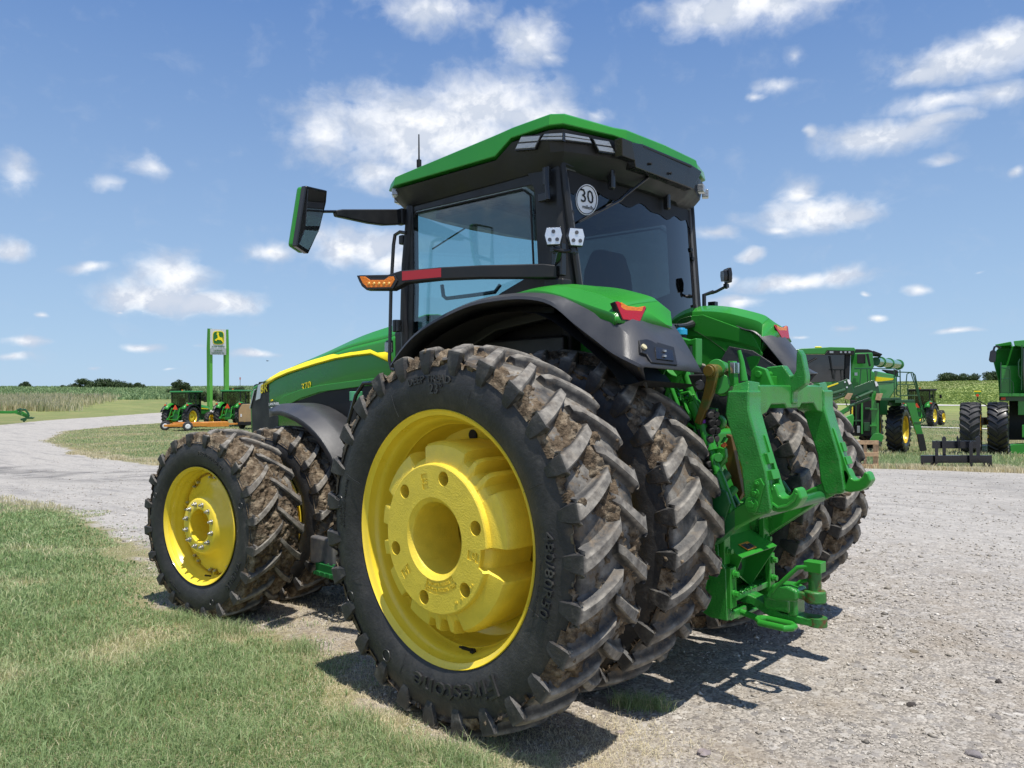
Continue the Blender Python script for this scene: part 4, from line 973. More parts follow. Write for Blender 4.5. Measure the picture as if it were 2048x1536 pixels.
# wiper
m = MB(); q0 = at(1296, 355, 0, -.24); q1 = at(1240, 400, 0, -.175); q2 = at(1158, 444, 0, -.12)
m.tube([q0, q1], [.010, .007], 8); m.tube([at(1262, 378, 0, -.19), q1, q2], [.010, .013, .006], 8); m.build('wiper', BLACKG, T)
# right side: wall of the far door is glass too (built above); front windshield
m = MB(); rows = []
for z in (2.1, 2.6, 3.1): rows.append([(1.44+.12*(1-(y/.76)**2)-.02*(z-2.1), y, z) for y in np.linspace(-.76, .76, 13)])
m.grid(rows); m.build('windshield', GLASSL, T, smooth=60)
# ---- interior
SEATM = P('seat_fabric', (.03, .032, .036), .8, bump=(200, .2))
m = MB(); m.box((.45, 0, 1.95), (.5, .5, .14)); m.build('seat', SEATM, T, bevel=.05, seg=3)
m = MB(); m.prism([(.12, y, z) for y, z in ((-.25, 1.95), (-.28, 2.25), (-.22, 2.6), (-.14, 2.74), (.14, 2.74), (.22, 2.6), (.28, 2.25), (.25, 1.95))], (.12, 0, 0)); m.build('seat_back', SEATM, T, bevel=.04, seg=3)
m = MB(); m.tube([(1.02+.16*math.cos(a)*.5, .18*math.sin(a), 2.34+.16*math.cos(a)*.85) for a in np.linspace(0, 2*PI, 25)[:-1]], .014, 8, closed=True); m.cyl((1.05, 0, 2.32), (1.3, 0, 1.8), .035, 12); m.build('steering_wheel', BLACKG, T)
m = MB(); m.box((.62, -.42, 2.32), (.62, .13, .12)); m.box((.95, -.46, 2.50), (.05, .26, .22), rz=.3); m.cyl((.85, -.4, 2.38), (.88, -.4, 2.56), .02, 10); m.build('armrest_console', BLACK, T, bevel=.02)
m = MB(); m.tube([(1.36, -.5, 2.1), (1.30, -.6, 2.9), (1.28, -.7, 3.1)], .03, 8); m.box((1.30, -.66, 2.95), (.03, .14, .10)); m.build('front_pillar_trim', BLACK, T)
m = MB(); m.tube([at(u, v, 1, .74) for u, v in ((884, 570), (887, 592), (893, 597), (950, 590), (990, 584), (1000, 570))], .014, 8); m.build('door_grab_bar', BLACKG, T)
m = MB(); m.tube([at(865, 498, 1, -.5), at(937, 452, 1, -.5)], .008, 6); m.build('front_wiper', BLACKG, T)
m = MB(); m.box((1.02, .0, 3.07), (.55, 1.3, .05)); m.build('headliner', DARK, T, bevel=.02)
m = MB(); m.tube([at(1092, 335, 1, .85), at(1096, 400, 1, .85)], .018, 10); m.box(at(1094, 352, 1, .84), (.05, .03, .11)); m.box(at(1088, 395, 1, .84), (.07, .04, .05)); m.build('door_hinge', BLACKG, T, bevel=.004)
# ---- roof
OUT = [(1.70, 0), (1.67, .45), (1.60, .84), (1.47, .90), (.42, .90), (.28, .895), (-.04, .90), (-.12, .86), (-.25, .52), (-.29, .44), (-.31, 0)]
def ring(f_x, f_y, zs, x0=.66):
    pts = []
    full = OUT+[(x, -y) for x, y in OUT[-2:0:-1]]
    for x, y in full: pts.append((x0+(x-x0)*f_x, y*f_y, zs(x, abs(y)) if callable(zs) else zs))
    return pts
low = lambda x, y: (3.328 if x > .3 and y > .5 else 3.345) - (.045*min(1, max(0, (x-1.1)/.4))) - (.05 if .32 < x < .45 and y > .8 else 0) + (.02 if x < .3 and y > .5 else 0) - (.02 if x < -.2 else 0)
top = lambda x, y: 3.405 + .05*max(0, 1-abs(x-.1)/.5) - (.05*max(0, (x-1.1)/.4)) - (.02 if x < -.2 else 0)
m = MB(); m.grid([ring(.86, .83, 3.10), ring(.90, .90, 3.13), ring(.965, .955, 3.21), ring(.985, .985, lambda x, y: low(x, y)-.03), ring(.955, .955, lambda x, y: low(x, y)-.016)], close=True)
n = len(ring(1, 1, 0)); m.f.append(tuple(range(n))[::-1]); m.build('roof_underside', BLACK, T, smooth=25)
m = MB(); m.grid([ring(.94, .94, lambda x, y: low(x, y)-.008), ring(.998, .998, lambda x, y: low(x, y)-.006), ring(1, 1, low), ring(.992, .985, lambda x, y: top(x, y)-.012), ring(.98, .965, top), ring(.80, .70, 3.475), ring(.4, .35, 3.495)], close=True)
o = len(m.v)-n; m.f.append(tuple(o+i for i in range(n))); m.build('roof', GREEN, T, smooth=22)
m = MB(); m.prism([(-.325, .44, 3.30), (-.315, .30, 3.325), (-.315, -.30, 3.325), (-.325, -.44, 3.30), (-.30, -.36, 3.165), (-.30, .36, 3.165)], (.10, 0, 0)); m.build('rear_visor', BLACKG, T, bevel=.006)
for s in (1,):
    m = MB(); m.prism([(-.335, s*.56, 3.30), (-.338, s*.45, 3.298), (-.33, s*.40, 3.19), (-.31, s*.52, 3.20)], (.06, 0, 0)); m.build('visor_end', BLACKG, T, bevel=.006)
for u, v in ((1300, 328), (1340, 347)):
    q = at(u, v, 0, -.312); m = MB(); m.cyl(q, (q[0]-.012, q[1], q[2]), .009, 12); m.build('visor_bolt', DARK, T)
m = MB(); m.box((-.318, 0, 3.305), (.012, .60, .008)); m.build('visor_seam', DARK, T)
def on_plane(pts, p0, p1, off, depth=.02):     # plane through two plan points, vertical
    d = Vector((p1[0]-p0[0], p1[1]-p0[1], 0)).normalized(); nrm = Vector((d.y, -d.x, 0))
    if nrm.dot(Vector((p0[0]-.66, p0[1], 0))) < 0: nrm = -nrm
    q0 = Vector((p0[0], p0[1], 3.3))+nrm*off
    return [Vector(atp(u, v, q0, nrm)) for u, v in pts], nrm
def roof_light(pts, p0, p1, off=.004, name='roof_light', mirror=True):
    P3, nrm = on_plane(pts, p0, p1, off)
    for s in ((1, -1) if mirror else (1,)):
        c = sum(P3, Vector())/len(P3); m = MB(); m.prism([Vector((p.x, p.y*s, p.z)) for p in P3], Vector((-nrm.x, -nrm.y*s, 0))*.03); h = m.build(name, BLACKG, T, smooth=0)
        for k in range(2):
            lo, hi = (.08, .46) if k == 0 else (.54, .92)
            A = [p for p in P3]; t0, t1, b1, b0 = A[0], A[1], A[2], A[3]
            L_ = lambda a, b, t: a+(b-a)*t
            q = [L_(t0, b0, lo), L_(t1, b1, lo), L_(t1, b1, hi), L_(t0, b0, hi)]; cc = sum(q, Vector())/4
            q = [cc+(p-cc)*.93+nrm*.006 for p in q]
            m = MB(); m.prism([Vector((p.x, p.y*s, p.z)) for p in q], Vector((-nrm.x, -nrm.y*s, 0))*.012); g = m.build('lamp_lens', CLEARL, h, smooth=0, bevel=.002)
roof_light([(1043,272),(1084,269),(1070,298),(1029,301)], (.28, .895), (-.05, .87), .012, mirror=False)
roof_light([(1089,267),(1126,265),(1126,281),(1080,281)], (.28, .895), (-.05, .87), .014, mirror=False)
roof_light([(1128,265),(1178,274),(1185,288),(1128,281)], (-.13, .82), (-.25, .52), .010, mirror=False)
roof_light([(1184,276),(1217,281),(1232,309),(1198,304)], (-.13, .82), (-.25, .52), .014, mirror=False)
for x, y, z, a in ((-.205, -.64, 3.238, .3), (-.150, -.80, 3.240, .5)): m = MB(); m.box((x, y, z), (.05, .07, .06), rz=a); m.build('corner_lamp', CLEARL, T, bevel=.008)
for s in (1, -1):
    m = MB(); m.box((1.51, s*.85, 3.245), (.09, .05, .055), rz=-.7*s); m.box((1.58, s*.76, 3.22), (.09, .05, .06), rz=-1.1*s); m.build('front_roof_lamp', CLEARL, T, bevel=.012)
m = MB(); q = at(838, 320, 1, .4); m.tube([q, (q[0], q[1], q[2]+.21)], [.007, .005], 8); m.cyl((q[0], q[1], q[2]-.06), (q[0], q[1], q[2]+.0), .02, 12); m.build('antenna', DARK, T)
m = MB(); q = at(1319, 303, 1, -.25); m.box((q[0], q[1], q[2]), (.08, .05, .02)); m.build('roof_bracket', BLACK, T); m = MB(); q = at(1073, 246, 1, .5); m.cyl(q, (q[0], q[1], q[2]+.015), .02, 12); m.build('roof_bolt', GREYM, T)
# ---- rear fenders
FX = [1.20, 1.10, .95, .75, .45, .20, -.05, -.25, -.42, -.56, -.68, -.84]      # stations, front to rear
LZ = [1.93, 2.02, 2.12, 2.20, 2.275, 2.295, 2.285, 2.235, 2.115, 2.02, 1.94, 1.862]    # outer lip height
TZ = [1.98, 2.075, 2.175, 2.255, 2.325, 2.345, 2.335, 2.30, 2.245, 2.185, 2.13, 1.99]  # shoulder height
def fender_black(m):
    rows = []
    for i, (x, l, t) in enumerate(zip(FX, LZ, TZ)):
        e = i/(len(FX)-1)
        xr = x
        yi = .62 if i < 9 else .55
        b = .06 if i > 7 else 0
        last = i == len(FX)-1
        if last: row = [(-.80, 1.02, 1.76), (-.845, 1.13, 1.86), (-.855, 1.125, 1.868), (-.86, 1.0, 1.862), (-.875, .8, 1.855), (-.885, .60, 1.843)]
        else: row = [(x, 1.02, l-.03-(.05 if i > 7 else 0)), (x, 1.145, l), (x, 1.14, l+.014), (x, 1.09, l+(t-l)*.75), (x, .98, t), (x, yi, t-.01)]
        rows.append(row)
    # rear face: from the green panel down to the rear edge
    m.grid([r[::-1] for r in resample(rows, 4)])
def liner(m):
    rows = []
    for x, z in ((1.2, 1.80), (1.05, 1.95), (.7, 2.13), (.3, 2.22), (-.1, 2.2), (-.4, 2.03), (-.62, 1.86), (-.70, 1.78), (-.84, 1.80)): rows.append([(x, 1.10, z), (x, .55, z+(.02 if x > -.5 else -.02))])
    m.grid(resample(rows, 3))
sym_build('fender_trim', fender_black, FENDER, smooth=28, solid=.008)
sym_build('fender_liner', liner, DARK, smooth=40)
def fender_green(m):
    st = [(.16, 2.335, 2.35, 2.35), (-.05, 2.34, 2.372, 2.385), (-.22, 2.305, 2.362, 2.385), (-.38, 2.25, 2.325, 2.36), (-.52, 2.20, 2.278, 2.32), (-.62, 2.165, 2.232, 2.285), (-.655, 2.145, 2.21, 2.26)]
    rows = []
    for i, (x, zo, zm, zi) in enumerate(st):
        w = .04*(1-i/6.)
        rows.append([(x, 1.105-w, zo-.05), (x, 1.10-w*1.2, zo), (x, 1.02, zm-.012), (x, .90, zm+.012), (x-.02, .72, zi-.01), (x-.03, .60, zi-.06), (x-.03, .56, zi-.26)])
    m.grid([r[::-1] for r in resample(rows, 4)])
    e = rows[-1]; c = [(-.675, 1.10, 2.10), (-.70, .60, 2.08), (-.70, .56, 2.02)]
    m.add(e+[(-.672, 1.103, 2.105), (-.69, .82, 2.105), (-.705, .57, 2.085)], [(0, 1, 2, 3, 4, 5, 6, 9, 8, 7)])
sym_build('rear_fender', fender_green, GREEN, smooth=26, solid=.008)
# inner fender wall (green) seen between cab and hitch
def inner_wall(m): m.prism([(.1, .56, 2.3), (-.25, .56, 2.30), (-.62, .56, 2.15), (-.70, .56, 2.0), (-.55, .56, 1.7), (-.2, .56, 1.5), (.1, .56, 1.5)], (0, .02, 0))
sym_build('inner_fender_wall', inner_wall, GREEN, bevel=.004)
sym_build('wheel_arch_wall', lambda m: m.prism([(.10, .56, 2.3), (.7, .56, 2.25), (1.3, .56, 2.0), (1.5, .56, 1.6), (1.5, .56, 1.1), (.1, .56, 1.2)], (0, .02, 0)), DARK)
m = MB(); m.prism([(-.64, -.545, 2.02), (-.46, -.545, 2.06), (-.40, -.545, 1.97), (-.62, -.545, 1.62), (-.86, -.58, 1.80), (-.86, -.60, 1.86)], (0, -.01, 0)); m.build('right_fender_cover', FENDER, T, bevel=.003)
# tail lights
TL = [(1228,605),(1234,604),(1249,613),(1274,616),(1287,613),(1289,617),(1277,644),(1243,640)]
P3 = [Vector(atp(u, v, (-.667, .85, 2.17), (-1, .05, .25))) for u, v in TL]; nr = Vector((-1, .05, .25)).normalized()
for s in (1, -1):
    f = lambda p: Vector((p.x, p.y*s, p.z)); n2 = Vector((nr.x, nr.y*s, nr.z)); c = sum(P3, Vector())/len(P3)
    m = MB(); m.prism([f(c+(p-c)*1.05+nr*.008) for p in P3], -n2*.03); h = m.build('tail_light', BLACKG, T, smooth=0)
    m = MB(); m.prism([f(p+nr*.012) for p in (P3[0], P3[1], P3[2], P3[3], P3[4], P3[5], P3[6], P3[7])], -n2*.02); m.build('red_lens', REDL, h, smooth=0, bevel=.003)
    q = [c+(p-c)*.86+nr*.017 for p in (P3[1], P3[2], P3[3], P3[4])]; q2 = [q[3]+(P3[6]-q[3])*.42, q[2]+(P3[6]-q[2])*.40, q[1]+(P3[7]-q[1])*.40, q[0]+(P3[7]-q[0])*.50]
    m = MB(); m.prism([f(p) for p in q+q2], -n2*.012); m.build('amber_lens', AMBL, h, smooth=0, bevel=.002)
# socket panel on the left fender
def onf(u, v, off=0.):       # rear sloping face of the left black fender
    return Vector(atp(u, v, (-.79, .8, 1.974), (-.80, .05, .60)))+Vector((-.80, .05, .60))*(off+.006)
m = MB(); m.prism([onf(u, v, .008) for u, v in ((1275,683),(1290,681),(1345,697),(1352,733),(1300,728),(1290,712),(1279,708))], Vector((.80, -.05, -.60))*.02); pn = m.build('remote_panel', BLACK, T, bevel=.004)
m = MB(); m.prism([onf(u, v, .014) for u, v in ((1306,698),(1341,705),(1343,726),(1308,722))], Vector((.80, -.05, -.60))*.01); m.build('panel_cover', BLACKG, pn, bevel=.002)
for v in (708, 718): m = MB(); m.box(onf(1323, v, .019), (.012, .022, .012)); m.build('rocker_switch', CLEARL, pn, bevel=.002)
q = onf(1283, 699, .008); m = MB(); m.cyl(q, q+Vector((-.80, .05, .60))*.014, .017, 20); m.build('panel_button', P('cream_plastic', (.55, .5, .3), .4), pn, bevel=.003)
# ---- front fenders
def front_fender(m):
    rows = []; c = Vector((3.05-.0, .80, ZF)); R0 = .90
    for k in range(19):
        a = math.radians(78+5.4*k); q = k/18
        yo = .205-.10*max(0, (.25-q)/.25); yi = -.20
        row = []
        for off, dr in ((yo, -.05), (yo-.006, -.012), (yo-.05, .004), (.06, .012), (.03, .02), (yi, .02)):
            r = R0+dr+(.03 if off < .1 else 0)
            x, y = r*math.cos(a), off
            row.append((c.x+math.cos(ST)*x-math.sin(ST)*y, c.y+math.sin(ST)*x+math.cos(ST)*y, c.z+r*math.sin(a)-.035*max(0, (.35-q)/.35)**2*0))
        rows.append(row)
    m.grid([r[::-1] for r in rows])
sym_build('front_fender', front_fender, FENDER, smooth=30, solid=.008)
m = MB(); m.tube([(2.9, .45, 1.2), (3.0, .62, 1.4), (3.0, .8, 1.6)], .025, 8); m.tube([(2.5, .45, 1.1), (2.45, .62, 1.25), (2.4, .75, 1.36)], .025, 8); m.build('front_fender_bracket', BLACK, T)
# ---- mirror
m = MB(); xa = 1.45
A = [Vector(at(u, v, 0, xa)) for u, v in ((807,418),(686,418),(672,420),(675,432),(740,446),(770,450),(800,449))]
m.prism(A, (.05, 0, 0)); m.build('mirror_arm', BLACK, T, bevel=.010)
m = MB(); m.tube([at(690, 423, 0, xa+.02), at(650, 423, 0, xa+.02), at(635, 424, 0, xa+.03)], .010, 8); m.build('mirror_rod', BLACKG, T)
m = MB(); m.box(at(803, 434, 0, xa+.02), (.07, .05, .12)); m.box(at(806, 480, 0, xa+.02), (.05, .05, .07)); m.build('mirror_bracket', BLACK, T, bevel=.01)
N0 = Vector((-1, -.14, -.10)).normalized()
def mpl(u, v, off=0.): return Vector(atp(u, v, (1.43, 1.6, 2.9), N0))+N0*off
MP = [(612,371),(655,381),(653,405),(640,458),(617,508),(593,492)]
m = MB(); m.prism([mpl(u, v) for u, v in MP], -N0*.05); mir = m.build('mirror', BLACKG, T, bevel=.008)
m = MB(); m.prism([mpl(u, v)-N0*.045 for u, v in MP], -N0*.055); m.build('mirror_shell', GREEN, mir, bevel=.02)
m = MB(); m.prism([mpl(u, v, .004) for u, v in ((616,377),(651,386),(640,452),(611,452))], -N0*.005); m.build('mirror_face', MIRRORM, mir, smooth=0)
m = MB(); m.prism([mpl(u, v, .004) for u, v in ((609,460),(637,462),(616,500),(598,489))], -N0*.005); m.build('lower_mirror_face', MIRRORM, mir, smooth=0)
# ---- warning bar on the left (and its folded twin on the right)
B0 = Vector((.0, .92, 0)); B1 = Vector((1.20, 1.44, 0)); bd = (B1-B0).normalized(); bn = Vector((-bd.y, bd.x, 0))
def bpl(u, v, off=0.): return Vector(atp(u, v, B0+bn*off, bn))
m = MB(); m.prism([bpl(u, v) for u, v in ((712,551),(718,550),(775,549),(800,541),(880,534),(960,530),(1085,527),(1112,530),(1112,556),(1085,556),(960,556),(880,559),(812,566),(785,580),(732,580),(722,572))], -bn*.07); m.build('warning_light_arm', BLACK, T, bevel=.010)
m = MB(); m.prism([bpl(u, v, .012) for u, v in ((713,551),(730,550),(742,556),(770,556),(779,550),(789,550),(795,561),(786,577),(733,579),(719,565))], -bn*.02); wl = m.build('amber_lamp_housing', BLACKG, T, bevel=.003)
m = MB(); m.prism([bpl(u, v, .016) for u, v in ((719,553),(730,553),(740,560),(768,560),(778,553),(787,553),(789,560),(781,574),(734,575),(725,566))], -bn*.012); m.build('amber_lens', AMBL, wl, smooth=0, bevel=.002)
for k in range(5):
    c = bpl(738+10*k, 567, .018); m = MB(); m.cyl(c, c+bn*.006, .011, 12, .006); m.build('led', P('amber_led', (.95, .5, .1), .2, coat=1) if k == 0 else bpy.data.materials['amber_led'], wl)
m = MB(); m.prism([bpl(u, v, .002) for u, v in ((804,543),(882,536),(882,554),(804,561))], -bn*.004); m.build('red_reflector', REDR, T, smooth=0)
m = MB(); m.prism([at(u, v, 1, .88) for u, v in ((1088,556),(1126,556),(1126,580),(1088,578))], (0, -.09, 0)); m.build('arm_pivot', BLACK, T, bevel=.012)
m = MB(); c = at(1118, 520, 1, .84); m.box(c, (.08, .05, .20)); m.build('pillar_bracket', BLACKG, T, bevel=.008)
m = MB(); m.tube([at(u, v, 1, .98) for u, v in ((812,466),(800,464),(790,470),(787,490),(782,580),(779,720),(783,738),(795,742),(806,742))], .013, 10); m.build('door_handrail', BLACKG, T)
m = MB(); m.cyl(at(794, 640, 1, .9), at(794, 664, 1, .9), .035, 14); m.box(at(779, 693, 1, .93), (.03, .05, .09)); m.build('side_lamp', BLACKG, T, bevel=.006)
m = MB(); m.prism([at(u, v, 1, .96) for u, v in ((769,685),(778,684),(778,704),(769,704))], (0, -.03, 0)); m.build('side_lamp_lens', CLEARL, T, bevel=.003)
# ---- work lights
def work_light(c, d, tilt=0., s=.052):
    """c centre of the front face, d facing direction"""
    d = Vector(d).normalized(); X = d.cross(Vector((0, 0, 1))).normalized(); Y = X.cross(d)
    shp = [(-.78, .95), (.78, .95), (1., .1), (.72, -.95), (-.72, -.95), (-1., .1)]
    c = Vector(c); m = MB(); m.prism([c+X*a*s*1.08+Y*b*s*1.12 for a, b in shp], -d*.028); m.prism([c-d*.028+X*a*s*.8+Y*b*s*.8 for a, b in shp], -d*.03)
    h = m.build('work_light', BLACKG, T, bevel=.004)
    m = MB(); m.prism([c+d*.003+X*a*s*.98+Y*b*s for a, b in shp], -d*.008); m.build('lamp_lens', P('silver_reflector', (.75, .77, .8), .18, metal=.6, coat=1, bump=(60, .3)) if 'silver_reflector' not in bpy.data.materials else bpy.data.materials['silver_reflector'], h, bevel=.002)
    for a, b in ((0, .5), (-.42, -.42), (.42, -.42)): q = c+d*.004+X*a*s+Y*b*s; m = MB(); m.cyl(q, q+d*.004, s*.22, 14); m.build('led_bulb', P('led_dark', (.05, .05, .055), .2, coat=1) if 'led_dark' not in bpy.data.materials else bpy.data.materials['led_dark'], h)
    m = MB(); m.tube([c-d*.03-Y*s*.9, c-d*.03-Y*s*1.9], .010, 8); m.box(c-d*.03-Y*s*1.45, (.03, .04, .03)); m.build('lamp_stem', BLACKG, h, bevel=.003)
work_light(at(1107, 472, 0, -.14), (-.55, .8, .02)); work_light(at(1153, 474, 0, -.26), (-.9, .45, .02))
m = MB(); m.tube([at(1107, 498, 0, -.13), at(1130, 503, 0, -.19), at(1155, 498, 0, -.25)], .012, 8); m.tube([at(1120, 500, 0, -.12), at(1113, 530, 0, -.05), at(1111, 545, 0, -.03)], .016, 8); m.build('lamp_bracket', BLACKG, T)
work_light((-.29, -.90, 2.615), (-.75, -.9, .05))
m = MB(); m.tube([(-.26, -.88, 2.53), (-.20, -.86, 2.50), (-.12, -.83, 2.48)], .012, 8); m.tube([(-.18, -.86, 2.50), (-.12, -.82, 2.48), (-.12, -.82, 2.25)], .017, 8); m.box((-.15, -.90, 2.38), (.06, .05, .10)); m.build('lamp_bracket', BLACKG, T, bevel=.003)
# ================================================================ REAR LINKAGE
def dbl(pts, ax, val, o, s): return [at(o[0]+u/s, o[1]+v/s, ax, val) for u, v in pts]
C4, S4 = (1320, 700), 4.266; C5, S5 = (1380, 1000), 5.296
# quick coupler: two boxed arms, crossbar, top hook, lower hooks
def arm(m):
    # outer plate with sloped shoulder
    A = [(-1.02, 1.615), (-1.035, 1.745), (-1.16, 1.745), (-1.158, 1.642), (-1.18, 1.56), (-1.25, 1.318), (-1.278, 1.125), (-1.262, 1.10), (-1.17, 1.085), (-1.15, 1.10), (-1.125, 1.173), (-1.11, 1.334)]
    m.py(A, .445, .60)
arms = sym_build('coupler_arm', arm, GREENC, bevel=.012)
def arm_top(m):
    m.add([(-1.02, .60, 1.62), (-1.158, .60, 1.65), (-1.158, .445, 1.65), (-1.02, .445, 1.62), (-1.045, .55, 1.775), (-1.135, .545, 1.80), (-1.14, .42, 1.79), (-1.05, .42, 1.77)], [(0, 3, 2, 1), (4, 5, 6, 7), (0, 1, 5, 4), (1, 2, 6, 5), (2, 3, 7, 6), (3, 0, 4, 7)])
sym_build('coupler_shoulder', arm_top, GREENC, bevel=.008)
def arm_rib(m):      # raised channel with the latch rod on the rear face
    m.py([(-1.172, 1.53), (-1.205, 1.50), (-1.285, 1.25), (-1.30, 1.215), (-1.27, 1.13), (-1.24, 1.3)], .475, .505)
    m.py([(-1.175, 1.50), (-1.20, 1.47), (-1.275, 1.22), (-1.25, 1.22)], .555, .575)
    m.box((-1.262, .535, 1.30), (.03, .09, .05), ry=.28); m.box((-1.24, .535, 1.385), (.02, .06, .06), ry=.28)
sym_build('latch_channel', arm_rib, GREEN, bevel=.003)
def hook(m):
    c = (-1.345, 1.225); A = []
    for k in range(13): a = math.radians(170+200*k/12); A.append((c[0]-.046*math.cos(a), c[1]+.045*math.sin(a)))
    B = [(-1.408, 1.235), (-1.425, 1.19), (-1.40, 1.15), (-1.36, 1.122), (-1.30, 1.108), (-1.24, 1.115), (-1.235, 1.26), (-1.285, 1.25)]
    inner = [(-1.298, 1.222), (-1.305, 1.200), (-1.325, 1.190), (-1.352, 1.193), (-1.372, 1.212), (-1.385, 1.245)]
    m.py(inner+B, .475, .57)
sym_build('lower_hook', hook, GREEN, bevel=.012, seg=3)
def hook_pocket(m):
    m.tube([(x, .574, z) for x, z in ((-1.26, 1.16), (-1.30, 1.135), (-1.35, 1.15), (-1.385, 1.18), (-1.40, 1.215))], .008, 6)
sym_build('hook_rib', hook_pocket, GREEN)
def pin_plate(m):
    m.tube([(-1.215, .604, 1.235), (-1.175, .604, 1.15)], [.034, .05], 20)
    m.v = [(x, .600+(y-.604)*.12, z) for x, y, z in m.v]
def pins(m):
    for (x, z, r) in ((-1.205, 1.255, .014), (-1.195, 1.205, .024), (-1.175, 1.145, .036)):
        m.cyl((x, .595, z), (x, .618, z), r, 20); m.cyl((x, .615, z), (x, .632, z), r*.55, 6)
sym_build('arm_pins', pins, GREEN, bevel=.003)
m = MB(); m.prism([(x, .601, z) for x, z in ((-1.155, 1.10), (-1.195, 1.10), (-1.215, 1.14), (-1.245, 1.25), (-1.225, 1.285), (-1.19, 1.27), (-1.145, 1.16), (-1.14, 1.12))], (0, .012, 0)); m.build('pin_plate', GREEN, T, bevel=.004)
m = MB(); m.prism([(-1.02, y, z) for y, z in ((-.45, 1.60), (-.45, 1.775), (.45, 1.775), (.45, 1.60), (.36, 1.62), (.30, 1.665), (.12, 1.665), (.09, 1.64), (-.09, 1.64), (-.12, 1.665), (-.30, 1.665), (-.36, 1.62))], (-.13, 0, 0)); m.build('coupler_crossbar', GREENC, T, bevel=.01)
TH = [(-.99, 1.79), (-.975, 1.85), (-1.0, 1.885), (-1.10, 1.893), (-1.13, 1.85), (-1.145, 1.828), (-1.165, 1.835), (-1.178, 1.86), (-1.183, 1.96), (-1.195, 1.985), (-1.215, 1.95), (-1.238, 1.828), (-1.235, 1.78), (-1.165, 1.735), (-1.16, 1.70), (-1.163, 1.672), (-1.125, 1.64), (-1.08, 1.645), (-1.07, 1.70), (-1.09, 1.76)]
m = MB(); m.py(TH, -.035, .035); m.build('top_hook', GREENC, T, bevel=.008)
for s in (1, -1):
    m = MB(); m.py([(-.96, 1.77), (-.97, 1.86), (-1.0, 1.89), (-1.06, 1.87), (-1.10, 1.77)], s*.16-.02, s*.16+.02); m.build('hook_cheek', GREEN, T, bevel=.006)
m = MB(); m.cyl((-1.02, -.18, 1.84), (-1.02, .2, 1.84), .02, 16); m.box((-1.02, 0, 1.80), (.09, .30, .06)); m.build('top_pin', GREEN, T, bevel=.004)
m = MB(); q = at(1478, 701, 1, .46); m.tube([q, at(1484, 725, 1, .46), at(1488, 762, 1, .46)], [.011, .014, .022], 12); m.build('release_rod', GREEN, T)
# lower links with cross tube
for s in (1, -1):
    m = MB(); P0 = Vector((-.30, .33*s, .62)); P1 = Vector((-1.18, .50*s, 1.13)); d = (P1-P0).normalized(); up = Vector((0, s*-.0, 1)); sd_ = d.cross(up).normalized(); u2 = sd_.cross(d)
    m.prism([P0+u2*.05+sd_*.03, P0-u2*.05+sd_*.03, P0-u2*.05-sd_*.03, P0+u2*.05-sd_*.03], (P1-P0)*1.0); l = m.build('draft_link', GREEN, T, bevel=.012)
m = MB(); m.prism([(-.80, -.50, 1.00), (-.84, -.50, .93), (-.98, -.50, 1.0), (-.95, -.50, 1.07)], (-.13, 1.0, .0)); 
m.v = [(x, y, z+.03*(0)) for x, y, z in m.v]; 
# sway blocks
for s in (1, -1):
    m = MB(); m.prism([(x, .335*s, z) for x, z in ((-.62, .82), (-.86, .90), (-.98, 1.10), (-.93, 1.17), (-.76, 1.13), (-.62, 1.0))], (0, .03*s, 0)); m.build('sway_plate', GREEND, T, bevel=.01)
# right-hand link seen bright under the coupler
m = MB(); m.prism([at(u, v, 1, -.30) for u, v in ((1476,1055),(1480,1080),(1508,1088),(1627,1010),(1622,990))], (0, -.10, 0)); m.build('right_draft_link', GREEN, T, bevel=.01)
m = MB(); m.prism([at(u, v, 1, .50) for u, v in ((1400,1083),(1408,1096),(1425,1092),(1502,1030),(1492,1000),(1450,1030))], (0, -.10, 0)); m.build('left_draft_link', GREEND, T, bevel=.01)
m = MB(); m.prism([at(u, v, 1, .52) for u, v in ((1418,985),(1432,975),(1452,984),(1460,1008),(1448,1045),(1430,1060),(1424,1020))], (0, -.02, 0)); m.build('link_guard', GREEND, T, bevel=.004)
m = MB(); m.cyl((-1.12, -.46, 1.07), (-1.12, .46, 1.07), .035, 20); m.build('cross_shaft', GREEND, T)
# lift links and arms
for s in (1,):
    m = MB(); m.tube([(-.50, .36*s, 1.78), (-.62, .44*s, 1.88)], [.075, .06], 12); m.prism([(x, .40*s, z) for x, z in ((-.30, 1.55), (-.36, 1.46), (-.60, 1.80), (-.70, 1.86), (-.70, 1.93), (-.62, 1.96), (-.52, 1.90))], (0, .06*s, 0)); m.build('lift_arm', GREEN, T, bevel=.008)
    m = MB(); m.cyl((-.66, .42*s, 1.90), (-.90, .46*s, 1.28), .026, 14); m.cyl((-.74, .435*s, 1.68), (-.86, .455*s, 1.40), .038, 14); m.cyl((-.90, .46*s, 1.28), (-1.0, .47*s, 1.05), .03, 12); m.build('lift_link', GREEN, T, bevel=.003)
OLIVE = P('olive_yellow_paint', (.15, .10, .012), .45, dirt=((.03, .12, .02), 9, .5, .62, .7))
m = MB(); m.prism([at(u, v, 1, .50) for u, v in ((1411,760),(1411,736),(1420,729),(1431,731),(1434,745),(1426,785),(1400,850),(1388,845),(1405,790))], (0, -.03, 0)); m.build('lift_arm_plate', OLIVE, T, bevel=.006)
q = Vector(at(1419, 742, 1, .51)); m = MB(); m.cyl(q, q+Vector((0, .02, 0)), .032, 20); m.cyl(q+Vector((0, -.18, 0)), q, .04, 16); m.build('lift_pin', OLIVE, T, bevel=.004)
m = MB(); m.cyl(at(1432, 735, 1, .44), at(1445, 740, 1, .30), .05, 18); m.cyl(at(1440, 768, 1, .42), at(1447, 772, 1, .30), .06, 18); m.build('lift_bosses', GREEN, T, bevel=.006)
